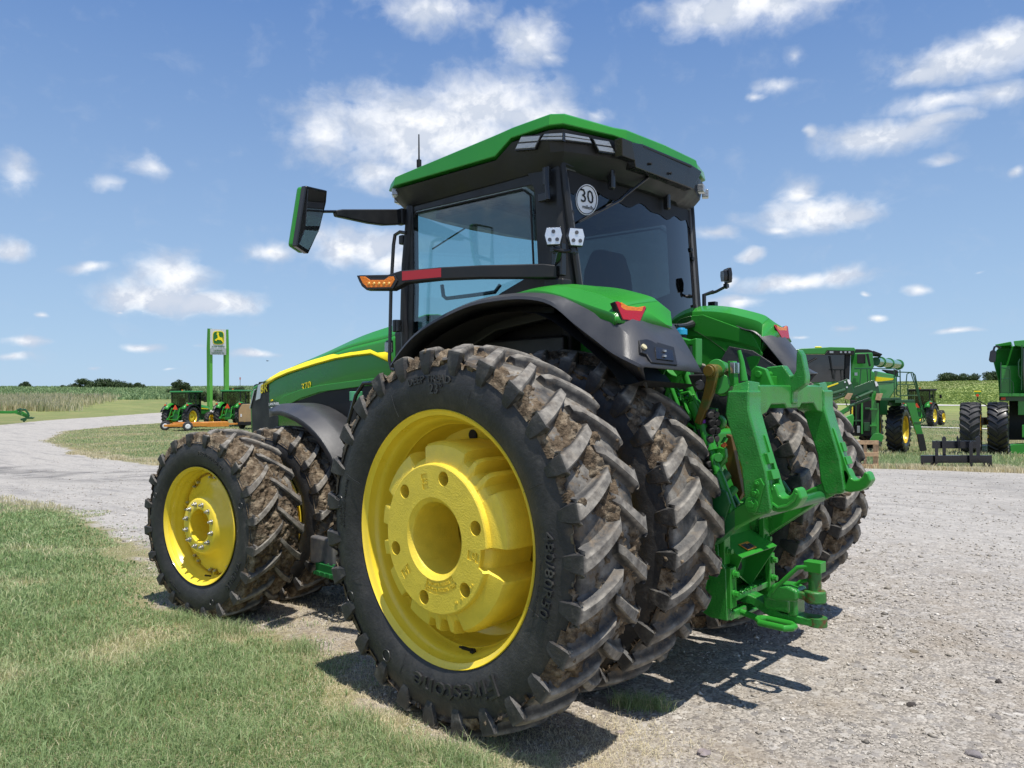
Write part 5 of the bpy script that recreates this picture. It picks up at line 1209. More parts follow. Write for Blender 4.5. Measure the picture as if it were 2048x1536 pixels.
m = MB(); m.prism([at(u, v, 1, .40) for u, v in ((1455,722),(1466,722),(1470,772),(1458,772))], (0, -.05, 0)); m.build('sensor_post', GREEN, T, bevel=.003)
m = MB(); m.prism([at(u, v, 1, .41) for u, v in ((1459,725),(1469,725),(1469,747),(1460,747))], (0, -.06, 0)); m.build('chrome_bracket', CHROME, T, bevel=.003)
# hydraulic couplers stack
rr = random.Random(3); SV = MB()
for k in range(9):
    v = 826+k*16
    c = Vector(at(1408+3*math.sin(k), v, 1, .40))
    m = MB(); m.box(c, (.12, .10, .040), rz=rr.uniform(-.2, .2)); m.box(c+Vector((-.05, .03, .01)), (.05, .06, .028), rz=rr.uniform(-.5, .5)); m.cyl(c+Vector((-.04, .05, 0)), c+Vector((-.09, .08, -.01)), .02, 12); m.cyl(c+Vector((-.03, -.02, 0)), c+Vector((-.085, 0, -.01)), .02, 12)
    m.build('remote_coupler', DARK if k % 3 else P('dusty_black%d' % k, (.06, .055, .055), .6), T, bevel=.006)
m = MB(); m.box(at(1404, 844, 1, .47), (.05, .02, .022), ry=.2); m.build('purple_tag', PURPLE, T, bevel=.004)
m = MB(); m.box((-.50, .36, 1.45), (.10, .10, .62)); m.build('coupler_block', GREEN, T, bevel=.01)
for pts, r in ((((1332,805),(1345,830),(1362,880),(1378,905)), .022), (((1340,770),(1352,800),(1368,850),(1385,905)), .014)):
    m = MB(); m.tube([at(u, v, 1, .50) for u, v in pts], r, 12); m.build('stabiliser_cylinder', GREEN, T)
m = MB(); m.tube([at(u, v, 1, .46) for u, v in ((1362,800),(1362,788),(1378,784),(1390,800),(1400,818))], .010, 8); m.tube([at(u, v, 1, .43) for u, v in ((1366,815),(1366,800),(1374,794),(1382,800),(1386,820),(1390,850))], .012, 8); m.tube([at(u, v, 1, .40) for u, v in ((1344,770),(1356,780),(1360,800),(1372,830),(1380,860))], .009, 8); m.build('steel_pipes', GREEN, T)
hoses = (((1372,812),(1370,830),(1380,850),(1396,862)), ((1384,870),(1396,900),(1420,915),(1436,900)), ((1395,930),(1405,960),(1425,965),(1430,940)), ((1376,880),(1386,930),(1398,980),(1412,1000)))
for h in hoses: m = MB(); m.tube([at(u, v, 1, .42) for u, v in h], .013, 8); m.build('hydraulic_hose', DARK, T)
m = MB(); m.box(at(1393, 766, 1, .42), (.11, .04, .10)); m.build('trailer_socket', DARK, T, bevel=.008)
m = MB(); m.cyl(at(1400, 770, 1, .46), at(1400, 770, 1, .49), .03, 16); m.build('socket_cap', BLACKG, T, bevel=.004)
m = MB(); m.prism([at(u, v, 1, .38) for u, v in ((1410,815),(1432,817),(1432,880),(1428,930),(1415,920))], (0, -.03, 0)); m.build('valve_plate', GREEN, T, bevel=.003)
m = MB(); m.cyl(at(1432, 845, 1, .36), at(1440, 845, 1, .30), .045, 20); m.build('end_cap', GREEN, T, bevel=.01)
m = MB(); m.cyl(at(1443, 893, 1, .42), at(1452, 888, 1, .40), .012, 10); m.build('orange_cap', P('orange_plastic', (.8, .15, .03), .4), T)
for (u0, v0, u1, v1, r, mm) in ((1436, 905, 1452, 876, .014, GREEN), (1424, 935, 1446, 915, .036, GREEN), (1428, 968, 1452, 945, .042, GREEND), (1448, 1002, 1470, 976, .024, GREEN), (1445, 1000, 1478, 1015, .016, GREYM)):
    m = MB(); m.cyl(at(u0, v0, 1, .40), at(u1, v1, 1, .33), r, 16); m.cyl(at(u0-2, v0+2, 1, .405), at(u0+3, v0-3, 1, .395), r*1.3, 8); m.build('linkage_cylinder', mm, T, bevel=.004)
m = MB(); m.prism([at(u, v, 1, .44) for u, v in ((1424,905),(1436,893),(1450,897),(1452,915),(1442,930),(1438,948),(1428,942),(1420,922))], (0, -.03, 0)); m.build('clevis_plate', GREEN, T, bevel=.006)
m = MB(); m.cyl(at(1437, 915, 1, .45), at(1437, 915, 1, .475), .026, 18); m.build('clevis_pin', GREEN, T, bevel=.003)
for k in range(16):
    u0, v0 = rr.uniform(1345, 1400), rr.uniform(775, 860); u1, v1 = u0+rr.uniform(5, 40), v0+rr.uniform(40, 110); y0 = rr.uniform(.30, .47); r = rr.uniform(.006, .012)
    pts = [at(u0+(u1-u0)*t+rr.uniform(-6, 6), v0+(v1-v0)*t, 1, y0+.03*math.sin(3*t+k)) for t in (0, .2, .4, .6, .8, 1)]
    m = MB(); m.tube(pts, r, 8); m.cyl(pts[0], tuple(Vector(pts[0])*.9+Vector(pts[1])*.1), r*1.8, 6); m.build('hydraulic_hose', DARK if k % 3 else GREEN, T)
for k in range(14):
    c = Vector(at(rr.uniform(1350, 1440), rr.uniform(790, 960), 1, rr.uniform(.36, .46))); m = MB(); m.cyl(c, c+Vector((-.02, .012, 0)), rr.uniform(.008, .018), 6); m.build('fitting', rr.choice([GREEN, DARK, GREYM, GREEND]), T)
m = MB(); m.prism([at(u, v, 1, .30) for u, v in ((1452,868),(1462,872),(1485,985),(1478,1000),(1450,930))], (0, -.04, 0)); m.build('pto_guard_plate', P('dark_ochre_paint', (.10, .055, .008), .5), T, bevel=.004)
# blue cap, filler post
q = Vector(at(1362, 664, 0, -.45)); m = MB(); m.cyl(q-Vector((0, 0, .02)), q+Vector((0, 0, .018)), .040, 24); m.cyl(q+Vector((0, 0, .018)), q+Vector((0, 0, .026)), .026, 20); m.build('blue_filler_cap', BLUE, T, bevel=.004)
m = MB(); m.tube([q+Vector((0, 0, .025)), q+Vector((.01, .03, .045)), q+Vector((.01, .05, .04))], .006, 6); m.cyl(q-Vector((0, 0, .05)), q-Vector((0, 0, .02)), .034, 16); m.build('cap_strap', DARK, T)
m = MB(); m.prism([at(u, v, 1, .20) for u, v in ((1348,672),(1378,680),(1392,676),(1392,730),(1384,740),(1384,690),(1376,690),(1376,770),(1348,770))], (0, -.08, 0)); m.build('filler_post', GREEN, T, bevel=.006)
# back of the transmission, PTO shield and drawbar support
m = MB(); m.box((-.45, 0, 1.05), (.5, .46, .9)); m.box((-.66, .0, .75), (.2, .50, .5)); m.build('rear_housing', GREEN, T, bevel=.03)
for s in (1, -1):
    m = MB(); m.py([(-.62, 1.02), (-.80, 1.0), (-.82, .76), (-.862, .70), (-.868, .40), (-.76, .40), (-.60, .46), (-.55, .8)], s*.285-.02, s*.285+.02); m.build('support_plate', GREENC, T, bevel=.006)
    m = MB()
    m.box((-.835, s*.262, .86), (.035, .075, .28)); m.box((-.872, s*.262, .59), (.035, .075, .24)); m.build('support_flange', GREEN, T, bevel=.006)
    for z, x in ((.95, -.852), (.80, -.852), (.67, -.889), (.555, -.889)):
        m = MB(); m.cyl((x, s*.262, z), (x-.012, s*.262, z), .026, 20); m.cyl((x-.01, s*.262, z), (x-.032, s*.262, z), .018, 6); m.build('flange_bolt', GREEN, T, bevel=.002)
    m = MB(); m.py([(-.55, .42), (-.62, .40), (-.72, .47), (-.76, .62), (-.74, .78), (-.70, .80), (-.66, .62)], s*.34-.012, s*.34+.012); m.build('side_gusset', GREEN, T, bevel=.004)
m = MB(); m.box((-.82, 0, .515), (.11, .54, .035)); m.box((-.82, .27, .47), (.10, .04, .14)); m.box((-.82, -.27, .47), (.10, .04, .14)); m.box((-.83, .17, .42), (.09, .20, .05)); m.box((-.80, 0, .385), (.12, .3, .02)); m.build('drawbar_support', GREENC, T, bevel=.006)
m = MB()
S0 = dbl([(340,380),(545,375),(775,520),(490,600),(335,505)], 1, .0, C5, S5)
m.add([(-.72, .235, .865), (-.93, .235, .765), (-.93, -.235, .765), (-.72, -.235, .865), (-.875, .205, .665), (-.70, .205, .70), (-.82, -.10, .525), (-.68, -.10, .55)], [(0, 1, 2, 3), (0, 5, 4, 1), (4, 5, 7, 6), (2, 6, 7, 3)]); m.build('pto_shield', GREEN, T, solid=.010, smooth=0)
m = MB(); m.add([(-.73, .22, .85), (-.73, -.22, .85), (-.71, -.10, .56), (-.71, .19, .69)], [(0, 1, 2, 3)]); m.build('shield_back', DARK, T, solid=.006)
m = MB(); m.cyl((-.70, 0, .66), (-.80, 0, .66), .026, 20); m.build('pto_shaft', DARK, T)
m = MB(); m.prism([(-.93+.20*.35, .12, .803), (-.93+.08*.35, .12, .781), (-.93+.08*.35, -.01, .781), (-.93+.20*.35, -.01, .803)], (0, 0, .0015)); m.v = [(-.86-.05*(i % 4 in (1, 2)), (.12 if i % 4 < 2 else 0.), (.803 if i % 4 in (0, 3) else .7805)+(.002 if i > 3 else .0005)) for i in range(8)]; 
dx = MB(); dx.prism([(-.845, .11, .8135), (-.905, .11, .7865), (-.905, -.01, .7865), (-.845, -.01, .8135)], (-.001, 0, .003)); dx.build('warning_decal', P('orange_decal', (.75, .28, .04), .4), T, smooth=0)
dx = MB(); dx.prism([(-.858, .10, .8102), (-.900, .10, .7915), (-.900, .045, .7915), (-.858, .045, .8102)], (-.0012, 0, .004)); dx.prism([(-.865, .035, .807), (-.897, .035, .7925), (-.897, .0, .7925), (-.865, .0, .807)], (-.0012, 0, .004)); dx.build('decal_print', P('decal_dark_print', (.04, .04, .05), .4, var=(60, .5)), T, smooth=0)
# drawbar
m = MB(); m.py([(-.80, .505), (-.88, .508), (-.95, .49), (-1.03, .455), (-1.08, .435), (-1.27, .435), (-1.27, .39), (-1.07, .385), (-.98, .41), (-.9, .45), (-.80, .455)], -.055, .055); m.build('drawbar', GREENC, T, bevel=.008)
m = MB(); m.tube([(-1.315, 0, .412)]*2, .05, 8) if 0 else m.cyl((-1.272, 0, .387), (-1.272, 0, .437), .056, 24); m.cyl((-1.26, 0, .436), (-1.26, 0, .4385), .03, 20); m.build('drawbar_eye', RUSTY, T, bevel=.006)
m = MB(); m.box((-1.06, 0, .485), (.17, .14, .085)); m.box((-1.15, .0, .49), (.06, .13, .13)); m.prism([(-.985, .075, .51), (-1.03, .075, .60), (-1.13, .075, .605), (-1.19, .075, .585), (-1.19, .075, .525), (-1.06, .075, .50)], (0, -.15, 0)); m.build('clevis_body', GREENC, T, bevel=.02, seg=3)
m = MB(); m.cyl((-1.262, 0, .520), (-1.262, 0, .59), .062, 28); m.prism([(-1.10, .05, .535), (-1.27, .05, .53), (-1.27, -.05, .53), (-1.10, -.05, .535)], (0, 0, .045)); m.build('hammer_strap', RUSTY, T, bevel=.012, seg=3)
m = MB(); m.cyl((-1.262, 0, .58), (-1.262, 0, .70), .036, 24); m.build('drawbar_pin', RUSTY, T)
m = MB(); m.box((-1.262, 0, .727), (.10, .08, .06)); m.build('pin_head', GREEN, T, bevel=.004)
m = MB(); m.tube([(-1.23, .03, .725), (-1.18, .045, .715), (-1.12, .06, .65), (-1.06, .065, .585), (-1.04, .065, .55)], .013, 10); m.tube([(-1.22, .0, .64), (-1.17, -.01, .62), (-1.13, .0, .585)], .011, 8); m.build('pin_handle', GREEN, T)
L1 = [(-.985, .16, .40), (-1.01, .19, .395), (-1.16, .19, .392), (-1.19, .16, .392), (-1.19, .12, .392), (-1.16, .09, .393), (-1.01, .09, .396), (-.985, .12, .40)]
m = MB(); m.tube(L1, .019, 12, closed=True); m.tube([(-.99, .14, .40), (-.86, .14, .425), (-.82, .12, .44)], .018, 10); m.build('safety_chain_loop', GREEN, T)
m = MB()
for k in range(7):
    c = Vector((-.865, .13-.035*k, .537)); a = rr.uniform(0, PI); m.tube([c+Vector((.018*math.cos(q)*math.cos(a)-.01*math.sin(q)*math.sin(a), .018*math.cos(q)*math.sin(a)+.01*math.sin(q)*math.cos(a), .006*math.sin(q*2))) for q in np.linspace(0, 2*PI, 13)[:-1]], .004, 6, closed=True)
m.build('short_chain', GREEN, T)
# ================================================================ BACKGROUND
FWD = Vector(CR[2]); FWH = Vector((FWD.x, FWD.y, 0)).normalized(); RTH = Vector((FWH.y, -FWH.x, 0))
def ray(u, v): return ((u-1024)/FPX)*CR[0] - ((v-768)/FPX)*CR[1] + CR[2]
def bp(u, v, d): return Vector(CP + ray(u, v)*d)            # point seen at (u, v), d metres ahead
def spot(u, d):
    p = bp(u, 780, d); return Vector((p.x, p.y, float(gz(p.x, p.y))))
DIRV = [FWH]
def setdir(u): q = Vector(ray(u, 785)); DIRV[0] = Vector((q.x, q.y, 0)).normalized()
class BB(MB):     # builder of machines standing d metres ahead
    def rect(s, u0, v0, u1, v1, d, dep): 
        a = [bp(u0, v0, d), bp(u1, v0, d), bp(u1, v1, d), bp(u0, v1, d)]; return s.prism(a, DIRV[0]*dep)
    def poly(s, pts, d, dep): return s.prism([bp(u, v, d) for u, v in pts], DIRV[0]*dep)
    def line(s, pts, d, r, n=6): return s.tube([bp(u, v, d) for u, v in pts], r, n)
# ---- small utility tractors
tyS = tyre_mesh(.80, .23, .50, 20, .045, .15, 48, False); tyS.materials.append(P('far_rear_tyre', (.03, .031, .034), .75, dirt=((.14, .13, .11), 5, .45, .7, .6)))
tyS2 = tyre_mesh(.58, .17, .34, 16, .035, .12, 40, False); tyS2.materials.append(tyS.materials[0])
for t_ in (tyS, tyS2): t_.shade_smooth(); t_.set_sharp_from_angle(angle=math.radians(32))
REDO = P('slow_sign_orange', (.85, .08, .02), .5)
def small_tractor(name, roofmat):
    r = empty(name)
    for s in (1, -1):
        for (x, R, hw, rr, me) in ((0, .80, .23, .50, tyS), (2.45, .58, .17, .34, tyS2)):
            m = MB(); y = s*.86 if x == 0 else s*.82
            m.lathe([(.08, s*.02), (rr*.45, s*.06), (rr*.62, -s*.02), (rr*.8, -s*.06), (rr*.88, s*.10), (rr*.96, s*.16), (rr*1.03, s*.20)], n=36)
            m.lathe([(rr*1.03, -.2), (rr*.92, -.1), (rr*.92, .1), (rr*1.03, .2)], n=36)
            w = m.build('rear_wheel' if x == 0 else 'front_wheel', YELLOW, r, smooth=40); w.location = (x, y, R)
            link(me, 'tyre', w)
            if x == 0:
                m = MB(); m.lathe([(.10, s*.04), (.10, s*.13), (.27, s*.13), (.29, s*.10), (.29, -s*.02)], n=24); m.build('wheel_weight', YELLOW, w, bevel=.01)
        m = MB(); rows = []
        for k in range(11):
            a = math.radians(25+13*k); R0 = .93; rows.append([(R0*math.cos(a), s*1.12, .8+R0*math.sin(a)-.05), (R0*math.cos(a), s*1.10, .8+R0*math.sin(a)), (R0*math.cos(a)*1.01, s*.9, .82+R0*math.sin(a)*1.02)])
        m.grid(rows if s < 0 else [q[::-1] for q in rows]); m.build('fender_trim', BLACK, r, solid=.02)
        m = MB(); rows = []
        for k in range(9):
            a = math.radians(40+13*k); R0 = .95; rows.append([(R0*math.cos(a), s*.9, .82+R0*math.sin(a)*1.02), (R0*math.cos(a), s*.75, .86+R0*math.sin(a)*1.06), (R0*math.cos(a)*.98, s*.52, .80+R0*math.sin(a)*1.02)])
        m.grid(rows if s < 0 else [q[::-1] for q in rows]); m.build('rear_fender', GREEN, r, solid=.02)
        m = MB(); m.box((-.50, s*.92, 1.72), (.08, .14, .10)); m.build('tail_light', REDO, r, bevel=.01)
        m = MB(); m.cyl((-.46, s*.86, 1.78), (-.46, s*.86, 1.90), .035, 10); m.build('work_light', CLEARL, r)
        m = MB(); m.prism([(-.45, s*.30, .95), (-.55, s*.30, .90), (-1.0, s*.42, .62), (-1.0, s*.42, .72)], (0, .05*s, 0)); m.cyl((-.55, s*.34, 1.5), (-.85, s*.38, .75), .03, 8); m.box((-.45, s*.30, 1.45), (.35, .06, .08), ry=-.4); m.build('lift_link', GREEN, r)
        m = MB(); m.py([(1.35, 1.35), (.15, 1.60), (.0, 1.62), (-.02, 2.6), (1.42, 2.6)], s*.74-.005, s*.74+.005); m.build('side_glass', GLASSB, r, smooth=0)
        m = MB(); m.tube([(0, s*.74, 1.5), (-.03, s*.72, 2.62)], .045, 6); m.tube([(.75, s*.76, 1.45), (.75, s*.74, 2.62)], .035, 6); m.tube([(1.45, s*.70, 1.0), (1.50, s*.66, 2.62)], .045, 6); m.tube([(0, s*.74, 1.52), (.7, s*.76, 1.5), (1.45, s*.70, 1.1)], .035, 6); m.build('cab_pillars', DARK, r)
    m = MB(); m.box((.3, 0, .95), (1.5, .5, .75)); m.box((1.8, 0, .85), (2.2, .42, .5)); m.box((-.40, 0, .8), (.35, .5, .5)); m.cyl((0, -.85, .8), (0, .85, .8), .13, 14); m.cyl((2.45, -.8, .58), (2.45, .8, .58), .07, 12); m.build('chassis', GREEND, r, bevel=.02)
    m = MB(); m.box((.72, 0, 1.35), (1.45, 1.35, .35)); m.box((.35, 0, 1.6), (.45, .5, .4)); m.box((.2, 0, 1.95), (.12, .48, .55)); m.build('cab_floor', DARK, r, bevel=.02)
    m = MB(); m.prism([(-.03, y, z) for y, z in ((-.70, 1.6), (.70, 1.6), (.70, 2.6), (-.70, 2.6))], (.01, 0, 0)); m.build('rear_window', GLASSB, r, smooth=0)
    m = MB(); m.prism([(1.48, y, z) for y, z in ((-.66, 1.5), (.66, 1.5), (.64, 2.6), (-.64, 2.6))], (.01, 0, 0)); m.build('windshield', GLASSB, r, smooth=0)
    m = MB(); m.tube([(.95+.1*math.cos(a), .17*math.sin(a), 1.9+.14*math.cos(a)) for a in np.linspace(0, 2*PI, 13)[:-1]], .015, 5, closed=True); m.build('steering_wheel', DARK, r)
    m = MB(); m.box((.72, 0, 2.70), (1.85, 1.62, .13)); m.build('roof', roofmat, r, bevel=.05); m = MB(); m.box((.72, 0, 2.615), (1.65, 1.48, .06)); m.build('roof_lining', DARK, r)
    m = MB()
    rows = [[(x, .36, 1.0), (x, .38, z-.22), (x, .28, z-.04), (x, 0, z), (x, -.28, z-.04), (x, -.38, z-.22), (x, -.36, 1.0)] for x, z in ((1.5, 1.78), (2.2, 1.74), (2.9, 1.62), (3.15, 1.5))]
    m.grid(rows); m.f.append(tuple(len(m.v)-7+i for i in range(7))); m.build('hood', GREEN, r, smooth=30)
    for s in (1, -1): m = MB(); m.add([(1.55, s*.385, 1.50), (2.9, s*.385, 1.40), (2.9, s*.388, 1.33), (1.55, s*.39, 1.40)], [(0, 1, 2, 3)]); m.build('yellow_stripe', STRIPE, r, smooth=0, solid=.01)
    m = MB(); m.cyl((1.62, -.52, 1.25), (1.62, -.52, 1.75), .10, 14); m.cyl((1.62, -.52, 1.75), (1.62, -.52, 2.45), .055, 12); m.cyl((1.62, -.52, 2.45), (1.66, -.54, 2.6), .05, 12); m.build('exhaust', DARK, r)
    m = MB(); m.prism([(-.62, y, z) for y, z in ((-.20, 1.38), (.20, 1.38), (.03, 1.72), (-.03, 1.72))], (-.01, 0, 0)); m.build('slow_vehicle_sign', REDO, r, smooth=0)
    m = MB(); m.tube([(-.42, 0, 1.35), (-.6, 0, 1.42), (-.9, .0, .9)], .03, 8); m.box((-.75, 0, .55), (.5, .08, .05)); m.cyl((-1.0, -.45, .66), (-1.0, .45, .66), .03, 8)
    for k in range(6): m.box((-.55, -.25+.1*k, 1.15), (.10, .05, .16))
    m.build('linkage', GREEN, r, bevel=.006)
    m = MB(); m.box((1.2, .62, .6), (.45, .3, .08)); m.box((1.2, -.62, .6), (.45, .3, .08)); m.box((1.25, -.5, .9), (.5, .25, .5)); m.box((1.25, .5, .9), (.5, .25, .5)); m.build('step_and_tank', GREEND, r, bevel=.02)
    for s in (1, -1): m = MB(); m.tube([(1.4, s*.74, 2.3), (1.5, s*1.0, 2.3)], .015, 6); m.box((1.5, s*1.05, 2.2), (.04, .16, .28)); m.build('mirror', DARK, r, bevel=.01)
    m = MB(); m.cyl((.2, 0, 2.76), (.2, 0, 2.86), .05, 10); m.build('beacon', AMBL, r)
    return r
def heading(th):      # rotation about z so that local +x points away and th degrees to the right of the line of sight
    return math.atan2(FWH.y, FWH.x)-math.radians(th)
tA = small_tractor('utility_tractor', P('roof_green', (.03, .24, .06), .35, coat=.3))
tA.scale = (1.05,)*3; tA.location = spot(361, 60); tA.rotation_euler = (0, 0, heading(12)); tag(tA, 'small green cab tractor right behind the orange implement, left of the sign posts', 'tractor', 'parked small tractors beyond the drive')
tB = copy_tree(tA); tB.location = spot(463, 62); tB.rotation_euler = (0, 0, heading(8)); tB.scale = (1.07,)*3; tag(tB, 'small green cab tractor parked under the pylon sign, beside the tan box', 'tractor')
tC = copy_tree(tA); tC.location = spot(1838, 54); tC.rotation_euler = (0, 0, heading(44)); tC.scale = (.95,)*3; tag(tC, 'green tractor with black roof, half hidden behind the ladder of the combine', 'tractor')
del tC['group']
for ch in tC.children:
    if ch.name.startswith('roof') and 'lining' not in ch.name: ch.data = ch.data.copy(); ch.data.materials[0] = DARK
# ---- orange implement with two white wheels
im = empty('landscape_mower', spot(350, 55), heading(62)); tag(im, 'low orange tow-behind implement with two small white-rimmed wheels on the grass', 'implement')
def loc(o, mb, name, mat, par, **k): return mb.build(name, mat, par, **k)
m = MB(); m.box((0, 0, .42), (.16, 1.5, .12)); m.box((1.1, 0, .46), (1.9, 1.9, .10)); m.box((.2, -.3, .60), (.10, .8, .06), rz=.4); m.box((2.6, -.1, .42), (1.9, 1.5, .34)); m.box((3.9, 0, .40), (.9, .2, .12)); m.build('deck', ORANGE, im, bevel=.015)
m = MB(); m.box((-.35, -1.0, .42), (.9, .14, .16)); m.box((-.1, .95, .42), (.9, .12, .12)); m.box((1.0, -1.0, .44), (2.2, .10, .26)); m.box((1.0, 1.0, .44), (2.2, .10, .26)); m.build('side_rail', ORANGE, im, bevel=.012)
for y, x in ((-1.1, .75), (.95, -.6)):
    m = MB(); m.lathe([(.02, -.10), (.14, -.12), (.185, -.10), (.19, .10), (.14, .12), (.10, .06), (.02, .06)], n=24); w = m.build('wheel', WHITEP, im, smooth=40); w.location = (x, y, .34)
    m = MB(); m.lathe([(.19, -.11), (.26, -.13), (.32, -.10), (.34, -.04), (.34, .04), (.32, .10), (.26, .13), (.19, .11)], n=32); m.build('tyre', tyS.materials[0], w, smooth=50)
# ---- tan box
bx_ = spot(508, 57); tb = empty('tan_box', bx_, heading(20)); tag(tb, 'tan steel box with slanted top and white sticker beside the small tractors', 'implement')
m = MB(); m.prism([(-.6, y, z) for y, z in ((-.9, .55), (.9, .55), (.9, 1.45), (.62, 1.85), (-.9, 1.85))], (1.3, 0, 0)); m.build('body', TAN, tb, bevel=.02)
m = MB(); m.box((-.61, .68, 1.02), (.015, .12, .22)); m.build('sticker', WHITEP, tb); m = MB(); m.box((0, .98, 1.1), (1.0, .12, 1.0)); m.box((0, 0, .42), (1.6, 1.7, .2)); m.cyl((-.3, -.95, .28), (-.3, -.75, .28), .28, 18); m.cyl((-.3, .75, .28), (-.3, .95, .28), .28, 18); m.build('running_gear', DARK, tb, bevel=.01)
# ---- pylon sign
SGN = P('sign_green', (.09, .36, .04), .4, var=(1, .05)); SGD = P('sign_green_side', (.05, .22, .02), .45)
sg0 = spot(435, 95); setdir(436); sg = empty('pylon_sign', (0, 0, 0)); tag(sg, 'tall pylon sign on two green posts with leaping deer emblem, above the small tractors', 'sign')
D = 95
for u0, u1, v0, name in ((413.5, 419, 657, 0), (419, 424, 657, 1), (447, 450, 659, 0), (450, 457, 659, 1)):
    v1 = 820; off = (-1.5 if u0 < 430 else 1.5)
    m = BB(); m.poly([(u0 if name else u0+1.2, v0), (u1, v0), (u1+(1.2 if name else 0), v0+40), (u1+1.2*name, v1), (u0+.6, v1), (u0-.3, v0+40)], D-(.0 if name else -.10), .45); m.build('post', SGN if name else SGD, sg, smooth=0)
SILV = P('sign_silver', (.60, .62, .64), .4); SILG = P('sign_grey', (.36, .39, .40), .4)
m = BB(); m.poly([(420.5, 657.5), (452, 659), (452.4, 697), (420.2, 697)], D-.25, .2); m.build('panel', SILV, sg, smooth=0)
m = BB(); m.poly([(420.2, 697.2), (452.4, 697.2), (452.4, 709.8), (420.6, 709)], D-.25, .2); m.build('lower_panel', SILG, sg, smooth=0)
def squircle(cx, cy, a, b, n=32, e=4.): return [(cx+a*math.copysign(abs(math.cos(t))**(2/e), math.cos(t)), cy+b*math.copysign(abs(math.sin(t))**(2/e), math.sin(t))) for t in np.linspace(0, 2*PI, n, endpoint=False)]
m = BB(); m.poly(squircle(436.7, 675.6, 11.6, 13.6), D-.30, .04); m.build('emblem_rim', STRIPE, sg, smooth=0)
m = BB(); m.poly(squircle(436.7, 675.6, 10.4, 12.3), D-.33, .03); m.build('emblem_field', P('emblem_green', (.02, .15, .02), .4), sg, smooth=0)
DEER = [(429.5,681),(430,679),(433,677.5),(435.5,675.5),(435,672),(434.6,669.5),(433,668.5),(433,667.4),(434.6,667),(433.2,664.8),(434.5,665.2),(434,663),(435.4,665),(436,663.2),(436.6,666),(437.4,664),(437.8,667),(437.5,669),(438.8,673.5),(442,675.3),(443.8,675.4),(443.6,672.8),(444.6,675.6),(445.2,678),(446.4,683.5),(447.0,686.8),(444.6,683.3),(441.8,680.2),(438,680),(435.4,679.4),(433,680.2),(434,682.4),(431.8,681.2),(430.6,680.8)]
m = BB(); m.poly(DEER, D-.36, .03); m.build('deer_emblem', STRIPE, sg, smooth=0)
for body, u, v, size, mat in (('JOHN DEERE', 436.2, 693.2, .27, P('sign_text_green', (.02, .14, .03), .5)), ('Landmark', 436, 700.8, .26, None), ('Implement Inc.', 436, 705.6, .26, None)):
    t = MB(); text_on(t, body, size, bp(u, v, D-.28), RTH, Vector((0, 0, 1)), .01, 0, 1.05); t.build('sign_lettering', mat or bpy.data.materials['sign_text_green'], sg, smooth=0)
# ---- combine with ladder
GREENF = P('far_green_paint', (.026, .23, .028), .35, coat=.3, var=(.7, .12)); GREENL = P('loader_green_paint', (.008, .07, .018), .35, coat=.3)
tyC = tyre_mesh(1.0, .36, .55, 22, .06, .26, 60, False); TYC = P('clean_black_tyre', (.012, .012, .014), .42, bump=(9, .1), coat=.15); tyC.materials.append(TYC); tyC.shade_smooth(); tyC.set_sharp_from_angle(angle=math.radians(32))
tyC2 = tyC.copy(); tyC2.materials[0] = P('dusty_combine_tyre', (.028, .029, .033), .75, dirt=((.13, .12, .11), 3, .45, .7, .6))
def big_wheel(par, u, v, d, th, R, sc=1., me=None):
    m = MB(); m.lathe([(.08, .1), (.3, .12), (.45, .05), (.50, .2), (.56, .34)], n=40); m.lathe([(.56, -.34), (.5, -.2), (.5, .2), (.56, .34)], n=40)
    w = m.build('wheel', YELLOW, par, smooth=40); w.location = bp(u, v, d); w.rotation_euler = (0, 0, heading(th)); w.scale = (R, sc, R); link(me or tyC, 'tyre', w); return w
setdir(1700); c1 = empty('combine_harvester'); tag(c1, 'green combine with black lamp band, railings and ladder, behind the loader arms', 'combine')
d = 31
m = BB(); m.poly([(1590, 700), (1602, 697), (1632, 696), (1660, 694), (1708, 695), (1712, 700), (1706, 708), (1654, 701), (1650, 708), (1592, 708)], d-.1, 2.4); m.build('cab_roof', GREENF, c1, bevel=.02)
m = BB(); m.poly([(1656, 700.5), (1709, 701.5), (1708, 709), (1650, 709)], d-.16, .3); m.build('lamp_band', DARK, c1); m = BB(); m.rect(1588, 700, 1600, 709, d-.1, .3); m.build('lamp_band', DARK, c1)
for u in (1663, 1682, 1691, 1699): m = BB(); m.rect(u-(4 if u == 1663 else 2.2), 702.5, u+(4 if u == 1663 else 2.2), 706.5, d-.2, .05); m.build('cab_lamp', CLEARL, c1, bevel=.01)
m = BB(); m.poly([(1629, 696), (1630, 692.8), (1643, 692.8), (1644, 696)], d+.2, .4); m.build('yellow_receiver', STRIPE, c1, bevel=.03)
CABG = P('combine_cab_dark_glass', (.012, .014, .015), .06, coat=1, var=(2, .4))
m = BB(); m.poly([(1606, 709), (1697, 709), (1694, 740), (1690, 762), (1640, 764), (1606, 764)], d, .05); m.build('cab_window', CABG, c1, smooth=0)
m = BB(); m.rect(1588, 709, 1607, 800, d+.1, 2.); m.rect(1608, 762, 1695, 775, d+.05, 2.); m.build('cab_body', GREENF, c1, bevel=.02)
m = BB(); m.poly([(1691, 709), (1701, 709), (1699, 765), (1690, 765)], d-.05, .3); m.build('cab_pillar', DARK, c1)
m = BB(); m.line([(1634, 716), (1612, 728)], d-.08, .03); m.line([(1660, 712), (1668, 758)], d-.06, .02); m.build('cab_wiper', DARK, c1)
m = BB(); m.poly([(1701, 712), (1706, 706), (1745, 705), (1748, 733), (1743, 742), (1750, 745), (1748, 800), (1701, 800)], d+.6, 3.); m.build('body', GREENF, c1, bevel=.04)
